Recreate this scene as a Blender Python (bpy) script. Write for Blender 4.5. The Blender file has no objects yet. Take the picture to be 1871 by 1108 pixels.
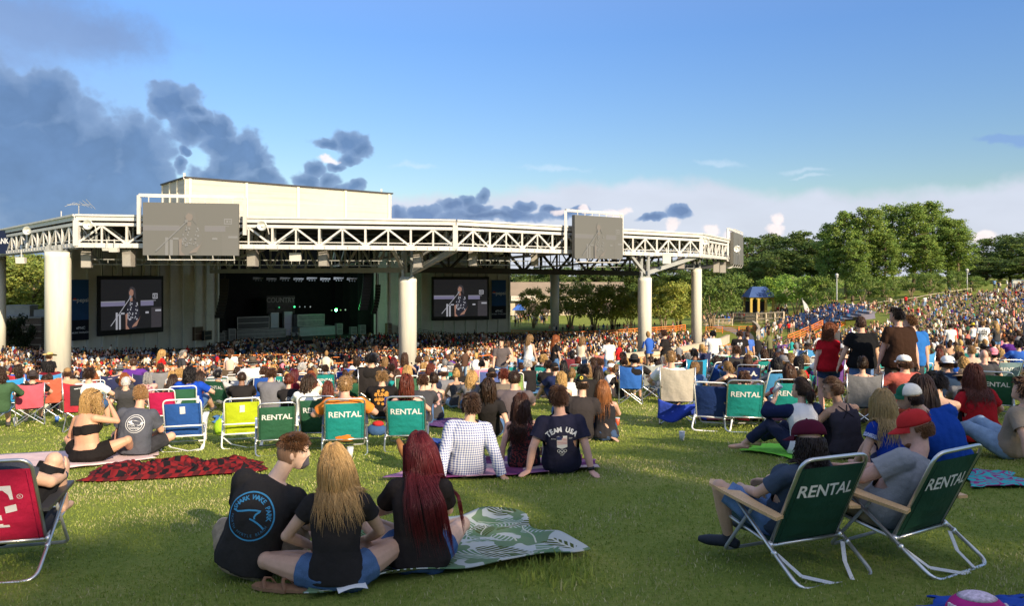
import bpy, bmesh, math, random
import numpy as np
from mathutils import Vector, Matrix
from mathutils.bvhtree import BVHTree
D = bpy.data
SC = bpy.context.scene
COL = SC.collection
R = math.radians
random.seed(7)
RNG = np.random.default_rng(7)
# ------------------------------------------------------------------ camera, light, exposure
F = 1405.0          # focal length in photo pixels
HZ = 505.0          # photo row of the horizon
cam = D.cameras.new('camera')
cam.sensor_width = 36.0
cam.lens = 36.0 * F / 1871.0
cam.shift_y = -(554.0 - HZ) / 1871.0
cam.clip_start = 0.1
cam.clip_end = 6000
camo = D.objects.new('camera', cam)
camo.location = (0,0,0)
camo.rotation_euler = (R(90),0,0)
COL.objects.link(camo)
SC.camera = camo
SUN_EL, SUN_AZ = 24.0,36.0       # sun stands behind the camera, to the right
sv = Vector((math.sin(R(SUN_AZ)) * math.cos(R(SUN_EL)),-math.cos(R(SUN_AZ)) * math.cos(R(SUN_EL)), math.sin(R(SUN_EL))))
sl = D.lights.new('sun', 'SUN')
sl.energy = 4.3
sl.angle = R(0.5)
sl.color = (1.0,0.83,0.60)
so = D.objects.new('sun', sl)
so.rotation_euler = sv.to_track_quat('Z', 'Y').to_euler()
so.location = sv * 60
COL.objects.link(so)
SC.view_settings.view_transform = 'Standard'
SC.view_settings.look = 'None'
SC.view_settings.exposure = 0.92
SC.view_settings.gamma = 1.0
world = D.worlds.new('World')
SC.world = world
world.use_nodes = True
wn, wl = world.node_tree.nodes, world.node_tree.links
wn.clear()
def wmath(op, a, b=None, c=None):
	n = wn.new('ShaderNodeMath'); n.operation = op
	for i, v in enumerate((a, b, c)):
		if v is None: continue
		if isinstance(v, (int, float)): n.inputs[i].default_value = v
		else: wl.new(v, n.inputs[i])
	return n.outputs[0]
def build_sky():
	sky = wn.new('ShaderNodeTexSky'); sky.sky_type = 'NISHITA'; sky.sun_disc = False
	sky.sun_elevation = R(SUN_EL)
	sky.sun_rotation = math.atan2(sv.x, sv.y)
	sky.altitude = 0; sky.air_density = 1.2; sky.dust_density = 0.4; sky.ozone_density = 3.0
	bg = wn.new('ShaderNodeBackground'); bg.inputs[1].default_value = 0.135
	hs = wn.new('ShaderNodeHueSaturation'); hs.inputs['Saturation'].default_value = 1.26; hs.inputs['Value'].default_value = 1.0
	hs.inputs['Hue'].default_value = .517; wl.new(sky.outputs[0], hs.inputs['Color']); tc = wn.new('ShaderNodeTexCoord')
	sep = wn.new('ShaderNodeSeparateXYZ'); wl.new(tc.outputs['Generated'], sep.inputs[0])
	az = wmath('ARCTAN2', sep.outputs[0], sep.outputs[1])
	hor = wmath('SQRT', wmath('ADD', wmath('MULTIPLY', sep.outputs[0], sep.outputs[0]), wmath('MULTIPLY', sep.outputs[1], sep.outputs[1])))
	el = wmath('ARCTAN2', sep.outputs[2], hor)
	comb = wn.new('ShaderNodeCombineXYZ'); wl.new(az, comb.inputs[0]); wl.new(el, comb.inputs[1])
	lo_ = wn.new('ShaderNodeMapRange'); lo_.inputs['From Max'].default_value = .9; lo_.inputs['To Min'].default_value = .43; lo_.inputs['To Max'].default_value = 1.25; wl.new(el, lo_.inputs['Value'])
	sa_ = wn.new('ShaderNodeMapRange'); sa_.inputs['From Min'].default_value = .3; sa_.inputs['From Max'].default_value = .9; sa_.inputs['To Min'].default_value = 1.26; sa_.inputs['To Max'].default_value = .45; wl.new(el, sa_.inputs['Value']); wl.new(sa_.outputs[0], hs.inputs['Saturation'])
	sg = wn.new('ShaderNodeVectorMath'); sg.operation = 'SCALE'; wl.new(hs.outputs[0], sg.inputs[0]); wl.new(lo_.outputs[0], sg.inputs['Scale']); wl.new(sg.outputs[0], bg.inputs[0])
	def noise(scale, detail, rough=.55, sx=1, sy=1):
		m = wn.new('ShaderNodeMapping'); m.inputs['Scale'].default_value = (sx, sy, 1); wl.new(comb.outputs[0], m.inputs[0])
		n = wn.new('ShaderNodeTexNoise'); n.inputs['Scale'].default_value = scale; n.inputs['Detail'].default_value = detail
		n.inputs['Roughness'].default_value = rough; wl.new(m.outputs[0], n.inputs['Vector'])
		return n.outputs['Fac'], n.outputs['Color']
	f1, c1 = noise(14,4,.55)
	f2, _ = noise(38,7,.68)
	warp = wn.new('ShaderNodeVectorMath'); warp.operation = 'MULTIPLY_ADD'
	wl.new(c1, warp.inputs[0]); warp.inputs[1].default_value = (.05,.05,0); warp.inputs[2].default_value = (-.025,-.025,0)
	wv = wn.new('ShaderNodeVectorMath'); wv.operation = 'ADD'; wl.new(comb.outputs[0], wv.inputs[0]); wl.new(warp.outputs[0], wv.inputs[1])
	def lumps(scale):
		v_ = wn.new('ShaderNodeTexVoronoi'); v_.feature = 'SMOOTH_F1'; v_.inputs['Scale'].default_value = scale; v_.inputs['Smoothness'].default_value = .35
		wl.new(wv.outputs[0], v_.inputs['Vector']); return v_.outputs['Distance']
	f3 = wmath('SUBTRACT', 1.0, wmath('ADD', wmath('MULTIPLY', lumps(24),.55), wmath('ADD', wmath('MULTIPLY', lumps(58),.35), wmath('MULTIPLY', lumps(130),.2))))
	fb = wmath('ADD', wmath('MULTIPLY', f3,.75), wmath('MULTIPLY', f2,.35))
	def dirn(px, py):
		u, v = (px - 935.5) / F, (HZ - py) / F
		return math.atan2(u, 1), math.atan2(v, math.hypot(u, 1))
	def blobs(lst, amp, lo, hi, nf=None):
		acc = None
		for px, py, rx, ry in lst:
			a, e = dirn(px, py)
			s = wn.new('ShaderNodeVectorMath'); s.operation = 'SUBTRACT'; wl.new(wv.outputs[0], s.inputs[0]); s.inputs[1].default_value = (a, e, 0)
			k = wn.new('ShaderNodeVectorMath'); k.operation = 'MULTIPLY'; wl.new(s.outputs[0], k.inputs[0]); k.inputs[1].default_value = (F / rx, F / ry, 0)
			l = wn.new('ShaderNodeVectorMath'); l.operation = 'LENGTH'; wl.new(k.outputs[0], l.inputs[0])
			acc = l.outputs['Value'] if acc is None else wmath('MINIMUM', acc, l.outputs['Value'])
		d = wmath('SUBTRACT', 1.0, acc)
		d = wmath('ADD', d, wmath('MULTIPLY', wmath('SUBTRACT', nf or f2,.5), amp))
		mr = wn.new('ShaderNodeMapRange'); mr.interpolation_type = 'SMOOTHSTEP'
		mr.inputs['From Min'].default_value = lo; mr.inputs['From Max'].default_value = hi
		wl.new(d, mr.inputs['Value']); blobs.depth = d
		return mr.outputs[0]
	shader = bg.outputs[0]
	def layer(mask, col, amount=1.0, var=0.0, varfac=None, rim=None):
		nonlocal shader
		b = wn.new('ShaderNodeBackground')
		if var:
			sc = wn.new('ShaderNodeVectorMath'); sc.operation = 'SCALE'; sc.inputs[0].default_value = col
			wl.new(wmath('ADD', wmath('MULTIPLY', wmath('SUBTRACT', varfac, .5), var),1.0), sc.inputs['Scale'])
			if rim:
				mr = wn.new('ShaderNodeMapRange'); mr.inputs['From Min'].default_value = .02; mr.inputs['From Max'].default_value = rim[1]; wl.new(wmath('ADD', blobs.depth, wmath('MULTIPLY', wmath('SUBTRACT', varfac, .5),.5)), mr.inputs['Value'])
				mc = wn.new('ShaderNodeMix'); mc.data_type = 'RGBA'; wl.new(mr.outputs[0], mc.inputs[0]); mc.inputs[6].default_value = (*rim[0], 1); wl.new(sc.outputs[0], mc.inputs[7]); wl.new(mc.outputs[2], b.inputs[0])
			else: wl.new(sc.outputs[0], b.inputs[0])
		else:
			b.inputs[0].default_value = (*col, 1)
		m = wn.new('ShaderNodeMixShader')
		wl.new(wmath('MULTIPLY', mask, amount), m.inputs[0]); wl.new(shader, m.inputs[1]); wl.new(b.outputs[0], m.inputs[2])
		shader = m.outputs[0]
	anv = blobs([(1130,470,470,150),(1500,500,560,150),(1950,480,620,140),(2400,480,700,140),(800,480,330,125)], .10,.0,.20, noise(8,3)[0])
	layer(anv, (.37,.395,.465),.92,.25, noise(9,4,.5,1,3)[0])
	layer(blobs([(1010,306,85,8),(1470,305,60,7),(760,300,60,9),(1480,318,50,5),(1320,300,60,8)], .9,.05,.9),(.45,.50,.58),.28)
	layer(blobs([(40,40,250,80),(170,60,160,60),(-150,30,300,120)], .6,.0,.8),(.115,.17,.30),.8)
	layer(blobs([(60,230,330,260),(0,120,260,160)], .4,.0,.9),(.17,.26,.44),.45)
	dark = [(20,190,60,66),(75,190,62,64),(110,240,60,55),(60,300,190,130),(180,290,65,85),(245,290,62,82),(265,350,60,75),(150,380,200,90),
			(-60,260,130,140),(-200,300,200,180)]
	layer(blobs(dark, .75,-.06,.19, fb),(.075,.135,.255),.92,.9, wmath('ADD', wmath('MULTIPLY', noise(8,6,.6)[0], .7), wmath('MULTIPLY', f3,.3)),((.145,.215,.345),.55))
	puffs = [(322,180,42,36),(300,190,26,24),(352,195,26,14),(345,232,30,28),(372,222,34,26),(402,222,24,26),(400,255,38,32),(440,268,40,36),(468,300,36,40),(420,305,40,40),(385,325,42,26),(480,325,34,28),(440,335,70,26),
			 (335,278,12,8),(330,305,16,14),
			 (635,252,42,20),(600,256,34,13),(662,264,28,20),(640,285,26,16),(615,300,22,12),(575,304,26,18),(560,330,36,20),(600,325,28,20),(620,345,26,14),(655,345,22,14),
			 (880,360,17,15),(850,372,22,17),(820,382,30,13),(870,385,36,16),(775,392,40,13),(960,380,24,14),(940,393,40,14),(1005,384,20,12),(1040,395,40,12),(730,395,20,16),(900,400,160,14),
			 (1245,392,26,13),(1190,400,30,8)]
	layer(blobs(puffs, 1.3,-.12,.24, fb),(.070,.125,.240),.92,.9, wmath('ADD', wmath('MULTIPLY', noise(20,5,.6)[0], .6), wmath('MULTIPLY', f3,.4)),((.15,.22,.35),.7))
	layer(blobs([(1850,256,60,10),(1920,255,70,14)], .5,.0,.5),(.13,.22,.40),.8)
	lit = [(1417,405,15,14),(1418,425,18,16),(1120,388,22,10),(1140,382,18,10),(1230,412,16,12),(1300,424,18,12),(1335,430,18,10),(1020,390,14,9),(1790,432,30,12),(1060,390,16,10),(596,285,26,9)]
	layer(blobs(lit, 1.2,.0,.55),(.62,.54,.52),.75,.5, f2)
	out = wn.new('ShaderNodeOutputWorld'); wl.new(shader, out.inputs[0])
build_sky()
world.cycles.sampling_method = 'MANUAL'
world.cycles.sample_map_resolution = 512
SC.cycles.max_bounces = 5
SC.cycles.diffuse_bounces = 3
SC.cycles.glossy_bounces = 2
SC.cycles.transparent_max_bounces = 6
# ------------------------------------------------------------------ ground shape and pixel helpers
STG = (-36.0,130.0)
GR = np.array([0,15,40,65,78,90,100,108,114,123,126.5,130,135,145,170,260,400.])
GD = np.array([10.6,10.5,10.0,9.3,8.5,6.8,5.2,4.0,3.33,2.60,2.25,1.98,1.62,1.35,1.0,.8,.8])
_rr = np.arange(0,420,.5)
_dd = np.interp(_rr, GR, GD)
_k = np.exp(-.5 * (np.arange(-10,11) / 3.0) ** 2); _k /= _k.sum()
_pad = np.pad(_dd, 10, mode='edge')
_dd = np.convolve(_pad, _k, 'valid')
def gz_np(x, y):
	r = np.hypot(x - STG[0], y - STG[1])
	n = .012 * np.sin(1.7 * x + .6 * y) + .012 * np.sin(.9 * y - 1.1 * x + 1.3) + .008 * np.sin(3.1 * x - 2.2 * y)
	return -np.interp(r, _rr, _dd) + n
def gz(x, y):
	return float(gz_np(np.float64(x), np.float64(y)))
def P(px, py, d):
	return Vector(((px - 935.5) / F * d, d, (HZ - py) / F * d))
_ds = np.concatenate([np.arange(2,30,.02), np.arange(30,240,.1)])
def hit(px, py, h=0.0):
	"""point on the lawn whose top, h above it, is seen at this photo pixel"""
	x = (px - 935.5) / F * _ds
	zr = (HZ - py) / F * _ds
	g = gz_np(x, _ds) + h
	sg = zr > g
	k = np.nonzero(sg[1:] != sg[:-1])[0]
	i = k[0] + 1 if len(k) else len(_ds) - 1
	return Vector((x[i], _ds[i], gz(x[i], _ds[i])))
def pxof(x, y, z):
	return 935.5 + F * x / y, HZ - F * z / y
# ------------------------------------------------------------------ materials
def nodes_of(m):
	m.use_nodes = True
	nt = m.node_tree
	return nt.nodes, nt.links, nt.nodes['Principled BSDF']
def mat(name, col=(.5,.5,.5), rough=.8, objcol=False, attr=None, nz=None, bump=None, metal=0.0, spec=.3, emit=None, sheen=0, trans=0, coords='Object', stretch=None):
	m = D.materials.new(name)
	n, l, b = nodes_of(m)
	b.inputs['Roughness'].default_value = rough
	b.inputs['Metallic'].default_value = metal
	b.inputs['Specular IOR Level'].default_value = spec
	if sheen: b.inputs['Sheen Weight'].default_value = sheen
	if objcol:
		o = n.new('ShaderNodeObjectInfo'); src = o.outputs['Color']
	elif attr:
		o = n.new('ShaderNodeAttribute'); o.attribute_name = attr; src = o.outputs['Color']
	else:
		o = n.new('ShaderNodeRGB'); o.outputs[0].default_value = (*col, 1); src = o.outputs[0]
	tc = n.new('ShaderNodeTexCoord')
	if stretch:
		mp = n.new('ShaderNodeMapping'); mp.inputs['Scale'].default_value = stretch; l.new(tc.outputs[coords], mp.inputs[0])
	if nz:
		for (s, a, d) in ([nz] if not isinstance(nz, list) else nz):
			t = n.new('ShaderNodeTexNoise'); t.inputs['Scale'].default_value = s; t.inputs['Detail'].default_value = d
			l.new(mp.outputs[0] if stretch else tc.outputs[coords], t.inputs['Vector'])
			mr = n.new('ShaderNodeMapRange'); mr.inputs['From Min'].default_value = .25; mr.inputs['From Max'].default_value = .75
			mr.inputs['To Min'].default_value = 1 - a; mr.inputs['To Max'].default_value = 1 + a
			l.new(t.outputs['Fac'], mr.inputs['Value'])
			v = n.new('ShaderNodeVectorMath'); v.operation = 'SCALE'
			l.new(src, v.inputs[0]); l.new(mr.outputs[0], v.inputs['Scale']); src = v.outputs[0]
	l.new(src, b.inputs['Base Color'])
	if bump:
		t = n.new('ShaderNodeTexNoise'); t.inputs['Scale'].default_value = bump[0]; t.inputs['Detail'].default_value = 4
		l.new(tc.outputs[coords], t.inputs['Vector'])
		bp = n.new('ShaderNodeBump'); bp.inputs['Strength'].default_value = bump[1]; bp.inputs['Distance'].default_value = bump[2] if len(bump) > 2 else .01
		l.new(t.outputs['Fac'], bp.inputs['Height']); l.new(bp.outputs[0], b.inputs['Normal'])
	if emit:
		b.inputs['Emission Color'].default_value = (*emit[0], 1); b.inputs['Emission Strength'].default_value = emit[1]
	if trans:
		b.inputs['Subsurface Weight'].default_value = 0
		tr = n.new('ShaderNodeBsdfTranslucent'); l.new(src, tr.inputs[0])
		mx = n.new('ShaderNodeMixShader'); mx.inputs[0].default_value = trans
		out = n['Material Output']; l.new(b.outputs[0], mx.inputs[1]); l.new(tr.outputs[0], mx.inputs[2]); l.new(mx.outputs[0], out.inputs[0])
	return m
M = {}
M['skin'] = mat('skin', objcol=True, rough=.55, spec=.35, nz=[(9,.10,3),(60,.05,2)])
M['cloth'] = mat('cloth', objcol=True, rough=.95, spec=.06, nz=[(6,.10,3),(220,.10,2)], bump=(17,.55,.02))
M['denim'] = mat('denim', objcol=True, rough=.9, spec=.15, nz=[(14,.22,4),(300,.25,2)], bump=(40,.35,.01))
M['hair'] = mat('hair', objcol=True, rough=.42, spec=.4, nz=[(95,.18,2),(30,.12,2)], trans=.10, stretch=(1,1,.10))
M['fabric'] = mat('chair_fabric', objcol=True, rough=.75, spec=.25, nz=[(5,.10,3),(260,.12,2)], bump=(14,.5,.02), trans=.12)
M['tube'] = mat('aluminium_tube', (.62,.62,.60), rough=.32, metal=.9, nz=(12,.08,3))
M['white_paint'] = mat('white_painted_tube', (.78,.77,.74), rough=.4, nz=(20,.06,3))
M['darktube'] = mat('dark_tube', (.06,.06,.065), rough=.4, metal=.3)
M['wood'] = mat('varnished_wood', (.62,.39,.19), rough=.5, nz=[(8,.15,4),(90,.15,2)])
M['webbing'] = mat('webbing', (.62,.62,.60), rough=.9, nz=(80,.1,2))
M['lettering'] = mat('lettering', objcol=True, rough=.85, spec=.1, nz=(60,.06,2))
M['plastic'] = mat('plastic', objcol=True, rough=.38, spec=.5, nz=(9,.08,3))
M['rubber'] = mat('shoe', objcol=True, rough=.7, nz=(30,.15,3))
M['eye'] = mat('eye_surface', (.02,.015,.012), rough=.25)
M['cap'] = mat('cap_cloth', objcol=True, rough=.9, spec=.1, nz=[(15,.1,3),(250,.1,2)], bump=(60,.2,.005))
M['crowd'] = mat('crowd_colours', attr='Col', rough=.85, spec=.15)
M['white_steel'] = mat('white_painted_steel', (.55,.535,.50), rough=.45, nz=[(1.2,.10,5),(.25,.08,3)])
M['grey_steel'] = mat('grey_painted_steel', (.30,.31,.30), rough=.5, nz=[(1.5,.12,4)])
M['dark_steel'] = mat('dark_steel', (.035,.035,.037), rough=.6, nz=(2,.2,3))
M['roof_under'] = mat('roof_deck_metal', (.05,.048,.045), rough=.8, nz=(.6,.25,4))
M['concrete_col'] = mat('painted_concrete', (.68,.65,.545), rough=.8, nz=[(1.6,.13,5),(6,.07,4)], bump=(8,.15,.02), stretch=(1,1,.12))
M['tan_wall'] = mat('tan_concrete', (.45,.38,.28), rough=.85, nz=[(.7,.12,5),(6,.08,3)])
M['wing_wall'] = mat('ribbed_wall_panel', (.52,.52,.47), rough=.8, nz=[(.3,.10,5),(2,.05,3)])
M['stage_black'] = mat('black_stage_cloth', (.008,.008,.009), rough=.9, nz=(1,.3,3))
M['stage_grey'] = mat('stage_equipment', (.11,.115,.12), rough=.5, nz=(2,.3,3))
M['orange_paint'] = mat('orange_paint', (.72,.19,.035), rough=.5, nz=(3,.12,3))
M['beige_rail'] = mat('weathered_timber', (.48,.40,.29), rough=.85, nz=(4,.15,4))
M['bark'] = mat('bark', (.16,.115,.08), rough=.95, nz=[(6,.35,5)], bump=(12,.6,.05))
M['bark_pale'] = mat('pale_bark', (.36,.27,.18), rough=.9, nz=[(4,.3,4)])
# ------------------------------------------------------------------ mesh builder
class MB:
	def __init__(s):
		s.v, s.f, s.m = [], [], []
	def add(s, vs, fs, mi=0):
		o = len(s.v)
		s.v.extend([tuple(v) for v in vs]); s.f.extend([tuple(i + o for i in f) for f in fs]); s.m.extend([mi] * len(fs))
	def hexa(s, p, mi=0):
		s.add(p, [(0,3,2,1),(4,5,6,7),(0,1,5,4),(1,2,6,5),(2,3,7,6),(3,0,4,7)], mi)
	def box(s, c, size, rz=0.0, mi=0):
		cx, cy, cz = c; a, b, h = (k / 2 for k in size); co, si = math.cos(rz), math.sin(rz)
		q = [(-a, -b),(a, -b),(a, b),(-a, b)]
		q = [(cx + x * co - y * si, cy + x * si + y * co) for x, y in q]
		s.hexa([(x, y, cz - h) for x, y in q] + [(x, y, cz + h) for x, y in q], mi)
	def bar(s, a, b, w, h=None, mi=0, up=(0,0,1)):
		a, b = Vector(a), Vector(b); h = h or w
		t = (b - a)
		if t.length < 1e-6: return
		t.normalize(); u = Vector(up)
		if abs(t.dot(u)) > .98: u = Vector((1,0,0))
		x = t.cross(u).normalized() * (w / 2); y = x.cross(t).normalized() * (h / 2)
		s.hexa([a - x - y, a + x - y, a + x + y, a - x + y, b - x - y, b + x - y, b + x + y, b - x + y], mi)
	def loft(s, rings, mi=0, cap=True, closed=False):
		n = len(rings[0]); o = len(s.v)
		for r in rings: s.v.extend([tuple(p) for p in r])
		k = len(rings)
		for i in range(k - 1 if not closed else k):
			j = (i + 1) % k
			for a in range(n):
				b = (a + 1) % n
				s.f.append((o + i * n + a, o + i * n + b, o + j * n + b, o + j * n + a)); s.m.append(mi)
		if cap and not closed:
			s.f.append(tuple(o + a for a in reversed(range(n)))); s.m.append(mi)
			s.f.append(tuple(o + (k - 1) * n + a for a in range(n))); s.m.append(mi)
	def tube(s, pts, r, n=8, mi=0, cap=True, flat=1.0):
		pts = [Vector(p) for p in pts]
		if not isinstance(r, (list, tuple)): r = [r] * len(pts)
		t0 = (pts[1] - pts[0]).normalized()
		u = Vector((0,0,1)) if abs(t0.z) < .9 else Vector((1,0,0))
		x = t0.cross(u).normalized()
		rings = []
		for i, p in enumerate(pts):
			a = pts[max(0, i - 1)]; b = pts[min(len(pts) - 1, i + 1)]
			t = (b - a).normalized()
			x = (x - t * x.dot(t)).normalized(); y = t.cross(x)
			rings.append([p + x * (math.cos(k * 2 * math.pi / n) * r[i]) + y * (math.sin(k * 2 * math.pi / n) * r[i] * flat) for k in range(n)])
		s.loft(rings, mi, cap)
	def ball(s, c, r, nu=12, nv=8, mi=0, mtx=None):
		"""closed ellipsoid; r = radius or 3 radii"""
		if not isinstance(r, (list, tuple)): r = (r, r, r)
		vs = [(0,0,1)]
		for i in range(1, nv):
			a = math.pi * i / nv
			for j in range(nu):
				b = 2 * math.pi * j / nu
				vs.append((math.sin(a) * math.cos(b), math.sin(a) * math.sin(b), math.cos(a)))
		vs.append((0,0,-1))
		fs = []
		for j in range(nu): fs.append((0,1 + j, 1 + (j + 1) % nu))
		for i in range(nv - 2):
			for j in range(nu):
				a = 1 + i * nu + j; b = 1 + i * nu + (j + 1) % nu
				fs.append((a, a + nu, b + nu, b))
		e = len(vs) - 1
		for j in range(nu): fs.append((e, 1 + (nv - 2) * nu + (j + 1) % nu, 1 + (nv - 2) * nu + j))
		out = []
		for v in vs:
			q = Vector((v[0] * r[0], v[1] * r[1], v[2] * r[2]))
			if mtx is not None: q = mtx @ q
			out.append(q + Vector(c))
		s.add(out, fs, mi)
	def grid(s, P2, mi=0):
		"""P2: rows of points"""
		o = len(s.v); k = len(P2[0])
		for r in P2: s.v.extend([tuple(p) for p in r])
		for i in range(len(P2) - 1):
			for j in range(k - 1):
				a = o + i * k + j
				s.f.append((a, a + 1, a + k + 1, a + k)); s.m.append(mi)
	def mesh(s, name, mats, smooth=False, off=(0,0,0)):
		me = D.meshes.new(name)
		v = np.array(s.v, dtype=float) - np.array(off)
		me.from_pydata(v.tolist(), [], s.f)
		for m in (mats if isinstance(mats, (list, tuple)) else [mats]): me.materials.append(m)
		if any(s.m): me.polygons.foreach_set('material_index', s.m)
		if smooth: me.polygons.foreach_set('use_smooth', [True] * len(s.f))
		me.update()
		return me
	def build(s, name, mats, parent=None, smooth=False, world=False, color=None):
		off = tuple(parent.location) if (parent is not None and world) else (0,0,0)
		return link(name, s.mesh(name, mats, smooth, off), parent, color)
def link(name, me, parent=None, color=None):
	o = D.objects.new(name, me); COL.objects.link(o)
	if parent is not None: o.parent = parent
	if color is not None: o.color = (*color, 1)
	return o
def tag(o, label=None, cat=None, group=None, kind=None):
	if label: o['label'] = label
	if cat: o['category'] = cat
	if group: o['group'] = group
	if kind: o['kind'] = kind
	return o
def thing(name, loc, label, cat, group=None, rz=0.0):
	o = D.objects.new(name, None); COL.objects.link(o); o.location = loc; o.rotation_euler = (0,0, rz)
	o.empty_display_size = .2
	return tag(o, label, cat, group)
def kids(o): return [c for c in o.children]
def copy_thing(o, loc, rz, label=None, cols=None, scale=None, group=None, keep=None):
	"""copy of a thing with copies of its parts and sub-parts; cols: part name stem -> colour"""
	c = o.copy(); COL.objects.link(c); c.location = loc; c.rotation_euler = (0,0, rz)
	if scale: c.scale = (scale,) * 3
	if label: c['label'] = label
	if group: c['group'] = group
	def rec(src, dst):
		for ch in list(src.children):
			st = ch.name.split('.')[0]
			if keep and st in keep: continue
			k = ch.copy(); COL.objects.link(k); k.parent = dst
			if cols and st in cols: k.color = (*cols[st], 1)
			rec(ch, k)
	rec(o, c)
	return c
def np_mesh(name, verts, faces4=None, faces3=None, mats=None, facecol=None):
	"""fast mesh from arrays of quads and triangles"""
	me = D.meshes.new(name)
	f4 = np.zeros((0,4), int) if faces4 is None else faces4
	f3 = np.zeros((0,3), int) if faces3 is None else faces3
	nl = f4.size + f3.size; npoly = len(f4) + len(f3)
	me.vertices.add(len(verts)); me.vertices.foreach_set('co', np.ascontiguousarray(verts, dtype=np.float32).ravel())
	me.loops.add(nl); me.loops.foreach_set('vertex_index', np.concatenate([f4.ravel(), f3.ravel()]).astype(np.int32))
	me.polygons.add(npoly)
	st = np.concatenate([np.arange(len(f4)) * 4, len(f4) * 4 + np.arange(len(f3)) * 3]).astype(np.int32)
	me.polygons.foreach_set('loop_start', st)
	me.update(calc_edges=True)
	if facecol is not None:
		a = me.attributes.new('Col', 'FLOAT_COLOR', 'FACE')
		c = np.ones((npoly, 4), np.float32); c[:, :3] = facecol
		a.data.foreach_set('color', c.ravel())
	for m in (mats or []): me.materials.append(m)
	me.validate()
	return me
def text_mesh(s, size=1.0, bold=0.0, spacing=1.0):
	"""flat lettering as verts, faces, centred on the origin in XY"""
	cu = D.curves.new('lettering', 'FONT'); cu.body = s; cu.size = size; cu.align_x = 'CENTER'; cu.align_y = 'CENTER'
	cu.offset = bold; cu.space_character = spacing; cu.resolution_u = 3
	o = D.objects.new('lettering_tmp', cu); COL.objects.link(o)
	dg = bpy.context.evaluated_depsgraph_get()
	me = D.meshes.new_from_object(o.evaluated_get(dg))
	v = [(p.co.x, p.co.y) for p in me.vertices]; f = [tuple(p.vertices) for p in me.polygons]
	D.objects.remove(o); D.curves.remove(cu); D.meshes.remove(me)
	return v, f
TXT = {}
def txt(s, size, bold=0.0, spacing=1.0):
	k = (s, round(size, 4), bold, spacing)
	if k not in TXT: TXT[k] = text_mesh(s, size, bold, spacing)
	return TXT[k]
def put_text(mb, s, size, O, U, V, bold=0.0, mi=0, spacing=1.0, stretch=1.0):
	v, f = txt(s, size, bold, spacing)
	O, U, V = Vector(O), Vector(U), Vector(V)
	mb.add([O + U * (x * stretch) + V * y for x, y in v], f, mi)
def flat_poly(mb, pts2, O, U, V, mi=0):
	O, U, V = Vector(O), Vector(U), Vector(V)
	mb.add([O + U * x + V * y for x, y in pts2], [tuple(range(len(pts2)))], mi)
def ring2(r0, r1, n=48):
	v, f = [], []
	for i in range(n):
		a = 2 * math.pi * i / n
		v += [(r0 * math.cos(a), r0 * math.sin(a)),(r1 * math.cos(a), r1 * math.sin(a))]
	for i in range(n):
		j = (i + 1) % n
		f.append((2 * i, 2 * i + 1,2 * j + 1,2 * j))
	return v, f
def stroke2(pts, w):
	"""flat stroke along a 2-D polyline"""
	v, f = [], []
	for i, p in enumerate(pts):
		a = pts[max(0, i - 1)]; b = pts[min(len(pts) - 1, i + 1)]
		tx, ty = b[0] - a[0], b[1] - a[1]; L = math.hypot(tx, ty) or 1
		nx, ny = -ty / L * w / 2, tx / L * w / 2
		v += [(p[0] + nx, p[1] + ny),(p[0] - nx, p[1] - ny)]
	for i in range(len(pts) - 1): f.append((2 * i, 2 * i + 1,2 * i + 3,2 * i + 2))
	return v, f
def disc2(cx, cy, rx, ry, n=20):
	return [(cx + rx * math.cos(2 * math.pi * i / n), cy + ry * math.sin(2 * math.pi * i / n)) for i in range(n)], [tuple(range(n))]
def arc_text2(s, r, a_mid, size, span, inward=False, bold=0.0):
	"""letters set round a circle; angles in degrees, clockwise over the top or anticlockwise under the bottom"""
	V, Fc = [], []
	n = len(s)
	for i, ch in enumerate(s):
		if ch == ' ': continue
		t = (i / (n - 1) - .5) * span
		a = R(a_mid + t) if inward else R(a_mid - t)
		v, f = txt(ch, size, bold)
		rot = a + math.pi / 2 if inward else a - math.pi / 2
		o = len(V); c, si = math.cos(rot), math.sin(rot)
		V += [(r * math.cos(a) + x * c - y * si, r * math.sin(a) + x * si + y * c) for x, y in v]
		Fc += [tuple(k + o for k in q) for q in f]
	return V, Fc
def decal(name, parts2, O, U, V, bvh, mats, parent, off=.004, reach=.5, color=None):
	"""lay flat artwork on a surface: every point is dropped along -N onto it. parts2: list of (verts2, faces, material index)"""
	O, U, V = Vector(O), Vector(U).normalized(), Vector(V).normalized()
	N = U.cross(V).normalized()
	mb = MB()
	for v2, f, mi in parts2:
		out = []
		for x, y in v2:
			p = O + U * x + V * y
			h = bvh.ray_cast(p + N * reach, -N)
			out.append((h[0] + N * off) if h[0] is not None else p)
		mb.add(out, f, mi)
	return mb.build(name, mats, parent, color=color)
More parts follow.
